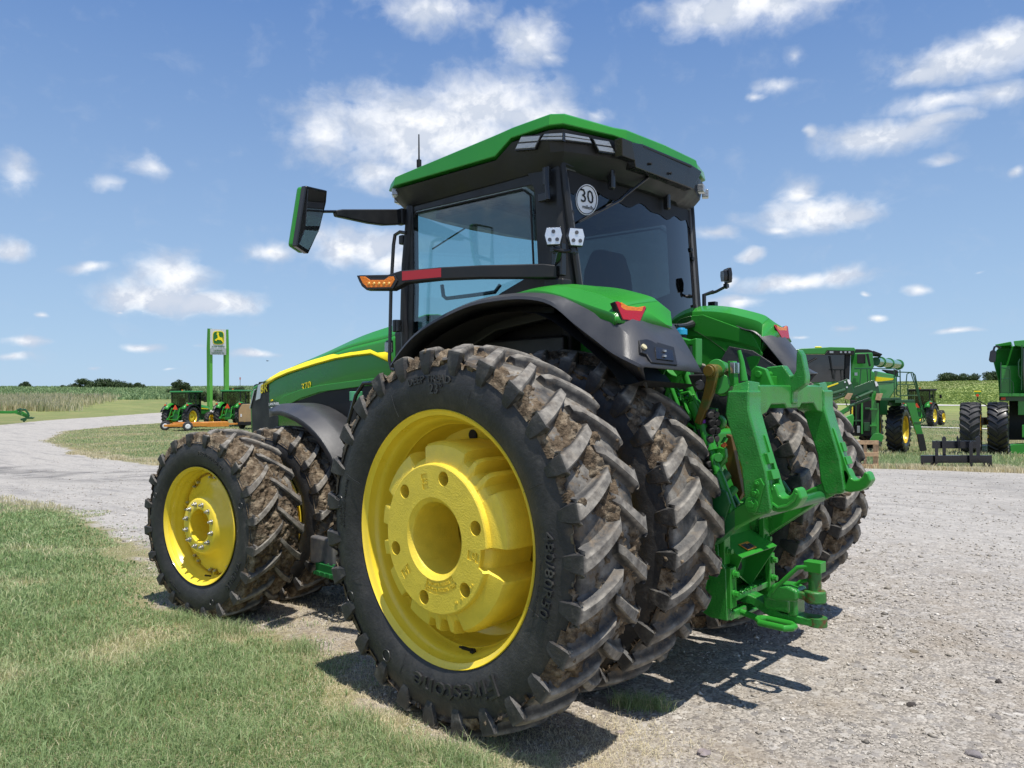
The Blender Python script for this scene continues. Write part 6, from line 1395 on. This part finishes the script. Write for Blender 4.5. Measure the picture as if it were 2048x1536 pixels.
m = BB(); m.poly([(1710, 698), (1736, 698.5), (1746, 702), (1745, 706), (1708, 706)], d+1., 3.); m.poly([(1746, 701), (1765, 708), (1764, 710), (1746, 709)], d+2., 2.); m.build('grain_tank_cover', DARK, c1, bevel=.02)
m = BB(); m.rect(1714, 708, 1731, 727, d+.2, .15); m.poly([(1732, 707), (1737, 707), (1742, 732), (1738, 733)], d+.1, .2); m.build('mirror', DARK, c1, bevel=.02)
m = BB(); m.rect(1709, 745, 1715, 751, d+.5, .05); m.build('sticker', WHITEP, c1)
m = MB(); m.cyl(bp(1751, 723, d+3), bp(1797, 729, d+6), .20, 20)
TEAL = P('auger_teal_green', (.10, .27, .15), .22, coat=.8)
m.build('unloading_auger', TEAL, c1)
for u, v in ((1760, 724), (1777, 726.5), (1796, 729)):
    k = (u-1751)/46; m = MB(); a = bp(u, v, d+3+3*k); b_ = bp(u+1.2, v+.2, d+3.05+3*k+.1); m.cyl(a, b_, .25, 16); m.build('auger_clamp', GREENF, c1)
m = BB(); m.poly([(1748, 741), (1790, 750), (1797, 770), (1778, 800), (1770, 812), (1748, 800)], d+2.5, 2.); m.build('side_shield', P('glossy_side_green', (.05, .28, .07), .15, coat=1), c1, bevel=.05)
m = BB(); m.poly([(1750, 753), (1788, 757), (1785, 760), (1750, 764)], d+2.46, .05); m.build('yellow_stripe', STRIPE, c1, smooth=0)
m = BB(); m.poly([(1764, 739), (1796, 741), (1797, 752), (1783, 750)], d+2.6, 1.); m.build('engine_cover', DARK, c1, bevel=.02)
m = BB()
for pts in (((1709,737),(1788,737.5),(1789,795)), ((1741,738),(1741,790)), ((1722,738),(1718,790)), ((1734,738),(1738,790)), ((1752,764),(1789,765)), ((1789,740),(1800,740),(1801,795)), ((1789,753),(1801,753)),
            ((1793,790),(1793,750),(1797,744),(1825,745),(1830,750),(1838,788),(1836,791),(1795,791),(1793,786),(1793,772),(1796,769),(1828,769)), ((1815,792),(1816,770)), ((1812,768),(1814,748),(1820,745)), ((1822,746),(1836,790),(1848,842),(1846,845),(1828,845)), ((1826,747),(1851,838),(1849,843)), ((1793,782),(1801,782))):
    m.line(pts, d-1.2, .022)
m.build('handrail', GREENL, c1)
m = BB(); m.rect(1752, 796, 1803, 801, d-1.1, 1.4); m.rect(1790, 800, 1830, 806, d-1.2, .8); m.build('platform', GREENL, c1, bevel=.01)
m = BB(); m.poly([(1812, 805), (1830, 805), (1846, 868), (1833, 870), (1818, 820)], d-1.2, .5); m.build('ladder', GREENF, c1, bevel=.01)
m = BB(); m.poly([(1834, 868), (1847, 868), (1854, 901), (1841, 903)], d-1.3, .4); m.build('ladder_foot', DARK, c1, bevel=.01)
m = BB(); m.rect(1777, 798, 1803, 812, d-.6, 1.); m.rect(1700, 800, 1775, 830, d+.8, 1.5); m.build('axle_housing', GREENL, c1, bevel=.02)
big_wheel(c1, 1797, 859, d, 219, .98, .80); big_wheel(c1, 1742, 856, d+1.4, 219, .98, .75)
m = BB(); m.poly([(1687, 835), (1705, 828), (1708, 835), (1704, 870), (1698, 876)], d-2, .6); m.build('feeder_house', P('bright_green_panel', (.05, .33, .05), .4), c1, bevel=.03)
m = BB(); m.rect(1700, 800, 1760, 872, d-.4, .4); m.build('underbody', DARK, c1, bevel=.02)
for u0, v0, u1, v1, mm in ((1703, 812, 1706, 866, YELLOW), (1711, 806, 1713, 850, GREENL), (1722, 804, 1726, 868, GREENF), (1730, 815, 1741, 819, GREENL), (1706, 840, 1722, 843, GREENL), (1714, 852, 1720, 866, GREYM), (1728, 845, 1740, 862, GREENL)): m = BB(); m.rect(u0, v0, u1, v1, d-.5, .1); m.build('chassis_part', mm, c1, bevel=.01)
# ---- loader arms on their stand
ld = empty('front_loader'); tag(ld, 'detached dark green loader arms with wooden blocks, standing before the combine', 'loader'); d = 25
m = BB()
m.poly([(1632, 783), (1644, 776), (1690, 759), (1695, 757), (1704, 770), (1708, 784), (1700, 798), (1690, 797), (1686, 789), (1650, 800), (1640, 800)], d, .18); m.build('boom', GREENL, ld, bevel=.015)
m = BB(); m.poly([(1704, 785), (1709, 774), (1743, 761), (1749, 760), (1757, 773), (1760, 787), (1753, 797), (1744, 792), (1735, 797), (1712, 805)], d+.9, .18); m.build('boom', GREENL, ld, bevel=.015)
m = BB(); m.poly([(1641, 777), (1676, 765), (1677, 767.5), (1642, 780)], d-.01, .02); m.build('yellow_line', STRIPE, ld, smooth=0)
for pl, dd, r_ in (([(1650, 792), (1690, 780)], -.1, .06), ([(1646, 806), (1690, 790)], -.08, .05), ([(1712, 797), (1745, 783)], .75, .06), ([(1700, 812), (1740, 797)], .8, .05)): m = BB(); m.line(pl, d+dd, r_, 10); m.build('hydraulic_cylinder', GREENL, ld)
for u, v in ((1694, 774.5), (1686, 789), (1690, 764), (1680, 786)):
    m = MB(); m.cyl(bp(u, v, d-.03), bp(u, v, d+.02), .028, 10); m.build('pin_sticker', WHITEP, ld)
m = BB(); m.poly([(1694, 759.5), (1698, 758.5), (1703, 767), (1698, 769)], d-.02, .02); m.poly([(1749, 763), (1753, 763), (1757, 771), (1752, 773)], d+.88, .02); m.build('label_plate', WHITEP, ld, smooth=0)
m = BB(); m.poly([(1688, 797), (1695, 786), (1706, 787), (1701, 797), (1698, 800)], d-.2, .35); m.build('wood_block', WOOD, ld, bevel=.008)
m = BB(); m.poly([(1750, 800), (1753, 787), (1766, 787), (1761, 801)], d+.7, .35); m.build('wood_block', WOOD, ld, bevel=.008)
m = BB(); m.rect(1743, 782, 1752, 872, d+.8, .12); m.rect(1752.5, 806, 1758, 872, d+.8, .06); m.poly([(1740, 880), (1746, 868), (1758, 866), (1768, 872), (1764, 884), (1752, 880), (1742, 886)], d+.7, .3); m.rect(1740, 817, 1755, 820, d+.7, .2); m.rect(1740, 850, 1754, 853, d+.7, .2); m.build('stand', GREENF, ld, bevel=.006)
m = BB(); m.rect(1650, 765, 1663, 850, d+1.5, .3); m.rect(1640, 800, 1650, 850, d+1.6, .3); m.poly([(1650, 840), (1700, 810), (1705, 815), (1660, 850)], d+1.2, .2); m.build('rear_mast', GREENF, ld, bevel=.01)
m = BB(); m.line([(1690, 800), (1694, 812), (1704, 818), (1690, 826)], d-.1, .015); m.line([(1700, 800), (1712, 790), (1722, 796)], d-.05, .015); m.build('hoses', DARK, ld)
# ---- wooden crate
setdir(1735); cr = empty('wooden_crate'); tag(cr, 'weathered open slatted wooden crate on edge, beside the right rear tyre', 'crate'); d = 21.5
for v0, v1 in ((881, 889), (905, 913), (929, 938)): m = BB(); m.rect(1708, v0, 1757.5, v1, d, .05); m.build('slat', WOOD, cr, bevel=.003)
for u0, u1 in ((1712, 1719), (1727, 1733.5), (1746, 1757)): m = BB(); m.rect(u0, 882, u1, 937, d+.052, .08); m.build('stringer', WOOD, cr, bevel=.003)
for v0, v1 in ((881, 889), (905, 913), (929, 938)): m = BB(); m.rect(1708, v0, 1757.5, v1, d+.14, .05); m.build('slat', WOOD, cr, bevel=.003)
# ---- black carrier frame
setdir(1912); fr = empty('fork_carrier_frame'); tag(fr, 'black steel attachment frame of two beams with hooked uprights, on the edge of the gravel', 'attachment'); d = 21.5
BK = P('black_painted_steel', (.010, .011, .016), .3, coat=.3, var=(3, .2))
m = BB(); m.rect(1841, 911, 1984, 926, d, .16); m.build('lower_beam', BK, fr, bevel=.006); m = BB(); m.rect(1864, 882, 1959, 897, d+.3, .12); m.build('upper_beam', BK, fr, bevel=.006)
for u, v0, v1, w, dd in ((1873, 881, 928, 4, -.06), (1942, 883, 940, 4, -.06), (1888, 873, 914, 4.5, .25), (1956, 873, 914, 5, .05), (1918, 877, 902, 2, .2), (1915, 872, 884, 2, .5)):
    m = BB(); m.poly([(u-w, v0+3), (u-w*.3, v0), (u+w*.5, v0), (u+w, v0+4), (u+w*.8, v1), (u-w*.6, v1)], d+dd, .06); m.build('upright', BK, fr, bevel=.004)
for u0, u1, v1 in ((1842, 1852, 935), (1974, 1986, 938), (1966, 1972, 938), (1860, 1874, 934)): m = BB(); m.poly([(u0, 926), (u1-2, 926), (u1, v1), (u0+1, v1)], d+.02, .2); m.build('foot', BK, fr, bevel=.004)
# ---- combine at the right edge
setdir(2060); c2 = empty('combine_harvester'); tag(c2, 'green combine cut off by the right edge of the photo, with black mirror', 'combine'); d = 30
m = BB(); m.poly([(1993, 700), (2002, 693), (2040, 691), (2110, 690), (2110, 800), (1999, 800), (1996, 760), (1985, 718)], d+1.2, 4.); m.build('body', GREENF, c2, bevel=.04)
m = BB(); m.poly([(2001, 731), (2036, 731), (2110, 731), (2110, 789), (2000, 789)], d+.3, 1.); m.build('front_panel', GREENF, c2, bevel=.03)
m = BB(); m.poly([(1990, 689), (2021, 683), (2023, 684), (2023, 691), (1992, 693)], d+.6, 3.); m.poly([(2027, 682), (2048, 680), (2110, 680), (2110, 690), (2046, 694), (2029, 691)], d-.2, 3.); m.build('roof', GREENF, c2, bevel=.02)
m = BB(); m.poly([(1980, 703), (1984, 700), (1990, 700), (1992.5, 705), (1991, 723), (1988, 725), (1980, 724), (1977.5, 720)], d-.2, .25); m.build('mirror', BK, c2, bevel=.02)
m = BB(); m.line([(1987, 701), (1989, 694), (1995, 692), (2001, 696)], d-.1, .04, 8); m.build('mirror_arm', BK, c2)
m = BB(); m.poly([(2046, 695), (2110, 695), (2110, 790), (2048, 790), (2045, 740)], d-.1, 2.); m.build('cab_window', CABG, c2, bevel=.03)
m = BB(); m.rect(1999, 787, 2110, 793, d-.3, 1.5); m.build('platform', GREENF, c2, bevel=.01); m = BB(); m.rect(1998, 793, 2110, 802, d, 1.2); m.build('axle_beam', GREENL, c2, bevel=.01)
m = BB()
for pts in (((2002,725),(2002,787)), ((2002,735),(2018,738),(2020,742),(2020,787)), ((2002,758),(2018,757),(2026,766),(2027,787)), ((2040,718),(2037,724),(2037,750),(2041,757)), ((2044,690),(2043,780))): m.line(pts, d-.35, .02)
m.build('handrail', GREENL, c2)
m = BB(); m.rect(2002, 795, 2011, 799.5, d-.15, .1); m.build('amber_lamp', REDO, c2); m = BB(); m.line([(1955, 793), (1955.5, 800), (1960, 803), (1977, 813)], d-.3, .02); m.build('signal_arm', DARK, c2)
m = BB(); m.poly([(1948, 784), (1962, 784), (1961, 788), (1958, 792), (1952, 792), (1949, 788)], d-.3, .06); m.build('signal_plate', GREENF, c2); m = BB(); m.rect(1948, 781.5, 1962, 784, d-.3, .06); m.build('signal_stripe', STRIPE, c2); m = MB(); m.cyl(bp(1955, 790.5, d-.38), bp(1955, 790.5, d-.28), .055, 12); m.build('signal_lamp', REDO, c2)
big_wheel(c2, 1942, 854.5, d, 214, 1.0, .92, tyC2); big_wheel(c2, 1996.5, 856, d-.2, 214, 1.03, .92, tyC)
m = BB(); m.rect(1962, 835, 1978, 850, d+.3, .5); m.build('axle', DARK, c2); m = BB(); m.rect(2018, 802, 2110, 880, d+.8, 1.5); m.build('underbody', DARK, c2, bevel=.02)
m = BB(); m.rect(2036, 800, 2110, 830, d+.1, .3); m.rect(2044, 850, 2110, 875, d-.2, .5); m.poly([(2020, 890), (2044, 888), (2110, 888), (2110, 920), (2022, 915)], d-.3, .8); m.build('feeder_parts', GREENF, c2, bevel=.02)
# ---- boom of an implement at the left edge
setdir(30); bo = empty('folded_boom'); tag(bo, 'dark green implement boom with jointed end lying at the left edge beyond the drive', 'implement'); d = 70
m = BB(); m.poly([(-120, 821), (26, 822), (33, 820), (38, 819), (55, 828), (60, 836), (52, 835), (30, 827), (-120, 828)], d, .4); m.build('boom', GREENF, bo, bevel=.02)
m = BB(); m.line([(44, 820), (50, 819), (56, 826), (58, 833)], d-.2, .10); m.poly([(40, 838), (55, 834), (70, 835), (66, 838), (54, 838), (52, 842), (42, 841)], d-.3, .8); m.line([(35, 820), (42, 818)], d-.1, .10); m.build('joint', GREENL, bo, bevel=.01)
m = BB(); 
for u, v in ((37, 823), (42, 824), (44, 829), (63, 834)): m.rect(u-.8, v-.8, u+.8, v+.8, d-.15, .05)
m.build('fittings', GREYM, bo); m = BB(); m.rect(-110, 828, -100, 846, d, .4); m.rect(46, 838, 50, 844, d, .3); m.build('support', GREENL, bo)
# ---- road sign and bird
setdir(480); rs_ = empty('road_sign'); tag(rs_, 'tiny pale red and white road sign on a thin pole on the horizon', 'sign'); d = 190
m = BB(); m.line([(480.3, 755), (480.3, 782)], d, .07); m.build('pole', GREYM, rs_); m = BB(); m.poly([(479, 754.5), (481.6, 754.5), (481.8, 757), (481.6, 759.5), (479, 759.5), (478.8, 757)], d-.1, .05); m.build('plate', P('faded_red_white', (.55, .25, .25), .5), rs_)
bd_ = empty('bird', bp(535, 722, 60), .4); tag(bd_, 'tiny dark bird in flight above the black nose of the big tractor', 'bird')
m = MB(); m.tube([(-.10, 0, 0), (-.05, 0, .0), (.04, 0, .01), (.09, 0, .015), (.12, 0, .01)], [.005, .022, .028, .018, .004], 8); m.add([(-.05, 0, .015), (.05, 0, .02), (.02, .14, .07), (-.02, .26, .05), (-.03, .13, .06), (.02, -.14, .05), (-.02, -.24, .0), (-.03, -.13, .04), (-.16, .03, 0), (-.16, -.03, 0)], [(0, 1, 2, 4), (4, 2, 3), (1, 0, 7, 5), (5, 7, 6), (0, 8, 9)]); m.build('body', DARK, bd_)
# ---- trees and shrubs on the horizon
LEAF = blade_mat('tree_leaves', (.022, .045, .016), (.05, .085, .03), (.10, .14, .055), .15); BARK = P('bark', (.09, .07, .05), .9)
def tree(u, v, wpx, hpx, d, name, label, cat, group=None, dry=0., seed=0):
    r = empty(name); base = bp(u, v, d); w, h = wpx/FPX*d, hpx/FPX*d; lr = random.Random(seed); base.z -= .3
    m = MB(); m.tube([base-Vector((0, 0, 1.)), base+Vector((.1, .1, h*.3)), base+Vector((0, .2, h*.7))], [h*.06, h*.045, h*.015], 7)
    for k in range(5):
        a = lr.uniform(0, 2*PI); z0 = h*lr.uniform(.15, .45); m.tube([base+Vector((0, 0, z0)), base+Vector((math.cos(a)*w*.2, math.sin(a)*w*.2, z0+h*.2)), base+Vector((math.cos(a)*w*.36, math.sin(a)*w*.36, z0+h*.34))], [h*.03, h*.02, h*.006], 5)
    m.build('trunk', BARK, r)
    n = int(90+50*wpx/12); g = np.random.default_rng(seed); nc = 9+int(wpx/4)
    cc = np.stack([g.uniform(-.42, .42, nc)*w, g.uniform(-.3, .3, nc)*w, (g.uniform(.22, .85, nc))*h], 1); cc[:, 2] *= 1-.5*(np.abs(cc[:, 0])/(w*.5))**2; cs = g.uniform(.12, .24, nc)*min(w, h*1.6)
    k = 260; idx = np.repeat(np.arange(nc), k); dd = g.normal(0, 1, (nc*k, 3)); dd /= np.linalg.norm(dd, axis=1)[:, None]; dd *= (g.random(nc*k)**.4)[:, None]
    c = cc[idx]+dd*cs[idx, None]*np.array([1.25, 1.25, .85]); c[:, 2] = np.maximum(c[:, 2], .02*h)
    c = (c[:, 0:1]*np.array(RTH)[None]+c[:, 1:2]*np.array(FWH)[None]+c[:, 2:3]*np.array([[0, 0, 1]]))+np.array(base)[None]
    s = g.uniform(.10, .22, len(c))*h/3.2; e1 = g.normal(0, 1, (len(c), 3)); e1 /= np.linalg.norm(e1, axis=1)[:, None]; e2 = np.cross(e1, g.normal(0, 1, (len(c), 3))); e2 /= np.linalg.norm(e2, axis=1)[:, None]
    V = np.stack([c-e1*s[:, None], c+e2*s[:, None]*.6, c+e1*s[:, None], c-e2*s[:, None]*.6], 1).reshape(-1, 3); F = np.arange(len(V)).reshape(-1, 4)
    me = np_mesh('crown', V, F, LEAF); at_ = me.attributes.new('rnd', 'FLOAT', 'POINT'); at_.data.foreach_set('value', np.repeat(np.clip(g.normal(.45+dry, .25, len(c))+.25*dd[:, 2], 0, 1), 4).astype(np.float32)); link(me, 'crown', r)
    tag(r, label, cat, group); return r
TG = 'trees along the field horizon'
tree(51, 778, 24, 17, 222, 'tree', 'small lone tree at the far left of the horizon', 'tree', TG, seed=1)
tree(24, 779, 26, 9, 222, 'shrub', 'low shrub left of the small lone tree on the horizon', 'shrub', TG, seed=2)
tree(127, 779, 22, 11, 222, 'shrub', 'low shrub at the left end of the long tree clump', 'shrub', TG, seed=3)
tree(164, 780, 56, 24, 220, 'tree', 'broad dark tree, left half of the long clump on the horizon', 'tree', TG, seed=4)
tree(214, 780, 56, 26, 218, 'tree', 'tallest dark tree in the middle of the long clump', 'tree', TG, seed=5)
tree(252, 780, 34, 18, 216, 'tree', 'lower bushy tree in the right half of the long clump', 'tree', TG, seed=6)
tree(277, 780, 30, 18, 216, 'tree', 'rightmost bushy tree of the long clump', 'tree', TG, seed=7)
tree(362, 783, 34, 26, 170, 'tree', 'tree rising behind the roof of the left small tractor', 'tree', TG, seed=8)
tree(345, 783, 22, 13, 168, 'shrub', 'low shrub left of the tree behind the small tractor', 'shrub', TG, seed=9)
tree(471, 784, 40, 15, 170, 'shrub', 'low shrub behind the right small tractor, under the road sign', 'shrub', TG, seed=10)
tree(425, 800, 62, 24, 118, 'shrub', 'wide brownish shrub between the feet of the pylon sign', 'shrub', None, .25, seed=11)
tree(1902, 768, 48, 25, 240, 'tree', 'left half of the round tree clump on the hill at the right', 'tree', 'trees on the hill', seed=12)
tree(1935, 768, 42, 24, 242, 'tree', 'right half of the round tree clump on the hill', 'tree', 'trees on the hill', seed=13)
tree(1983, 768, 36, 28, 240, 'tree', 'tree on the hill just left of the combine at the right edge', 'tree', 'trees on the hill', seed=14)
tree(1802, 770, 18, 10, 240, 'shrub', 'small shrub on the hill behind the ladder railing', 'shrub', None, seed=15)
# ---- loose stones and clods on the gravel
def stone(u, v, s, mat, label, name='stone', flat=.5, seed=0):
    q = np.array(ray(u, v)); t = -CP[2]/q[2]; p = CP+q*t; z = float(gz(p[0], p[1])); g = random.Random(seed)
    m = MB(); n1, n2 = 7, 10; vs = [(0, 0, s*flat)]
    for i in range(1, n1):
        for j in range(n2):
            a, b = PI*i/n1, 2*PI*j/n2; rr_ = s*(.75+.5*g.random()); vs.append((rr_*math.sin(a)*math.cos(b)*1.3, rr_*math.sin(a)*math.sin(b), rr_*math.cos(a)*flat))
    vs.append((0, 0, -s*flat)); fs = [(0, 1+j, 1+(j+1) % n2) for j in range(n2)]
    for i in range(n1-2): fs += [(1+i*n2+j, 1+(i+1)*n2+j, 1+(i+1)*n2+(j+1) % n2, 1+i*n2+(j+1) % n2) for j in range(n2)]
    fs += [(len(vs)-1, 1+(n1-2)*n2+(j+1) % n2, 1+(n1-2)*n2+j) for j in range(n2)]
    m.add(vs, fs); o = m.build(name, mat, None, smooth=50); o.location = (p[0], p[1], z+s*flat*.4); o.rotation_euler = (0, 0, g.random()*6); tag(o, label, 'clod' if name != 'stone' else 'stone')
CLOD = P('dark_clod', (.05, .042, .038), .95, bump=(60, .8)); ROCK = P('pinkish_rock', (.26, .22, .22), .85, bump=(40, .8), var=(20, .3))
stone(1408, 1508, .030, ROCK, 'pale pinkish rock on the gravel at the bottom edge', seed=1); stone(1997, 1367, .016, CLOD, 'dark round clod on the gravel at the far right', 'clod', .8, 2)
stone(1822, 1410, .022, CLOD, 'flat dark clod on the gravel below the leaf-shaped scrap', 'clod', .5, 3); stone(1828, 1302, .026, P('dry_leaf_brown', (.16, .13, .09), .9, bump=(50, .6)), 'flat brown leaf-shaped scrap on the gravel at the right', 'clod', .2, 4)
stone(1843, 1313, .010, CLOD, 'tiny dark clod touching the brown scrap', 'clod', .6, 5); stone(1804, 1374, .009, CLOD, 'tiny dark clod just above the flat dark clod', 'clod', .6, 6)
stone(1730, 1336, .010, CLOD, 'tiny dark clod left of the brown scrap', 'clod', .6, 7); stone(1948, 1512, .03, P('grey_rock', (.2, .18, .18), .85, bump=(40, .8)), 'flat grey-purple rock at the bottom right corner', seed=8)
stone(1240, 1466, .018, ROCK, 'grey pebble in the shadow of the near rear tyre', seed=9)
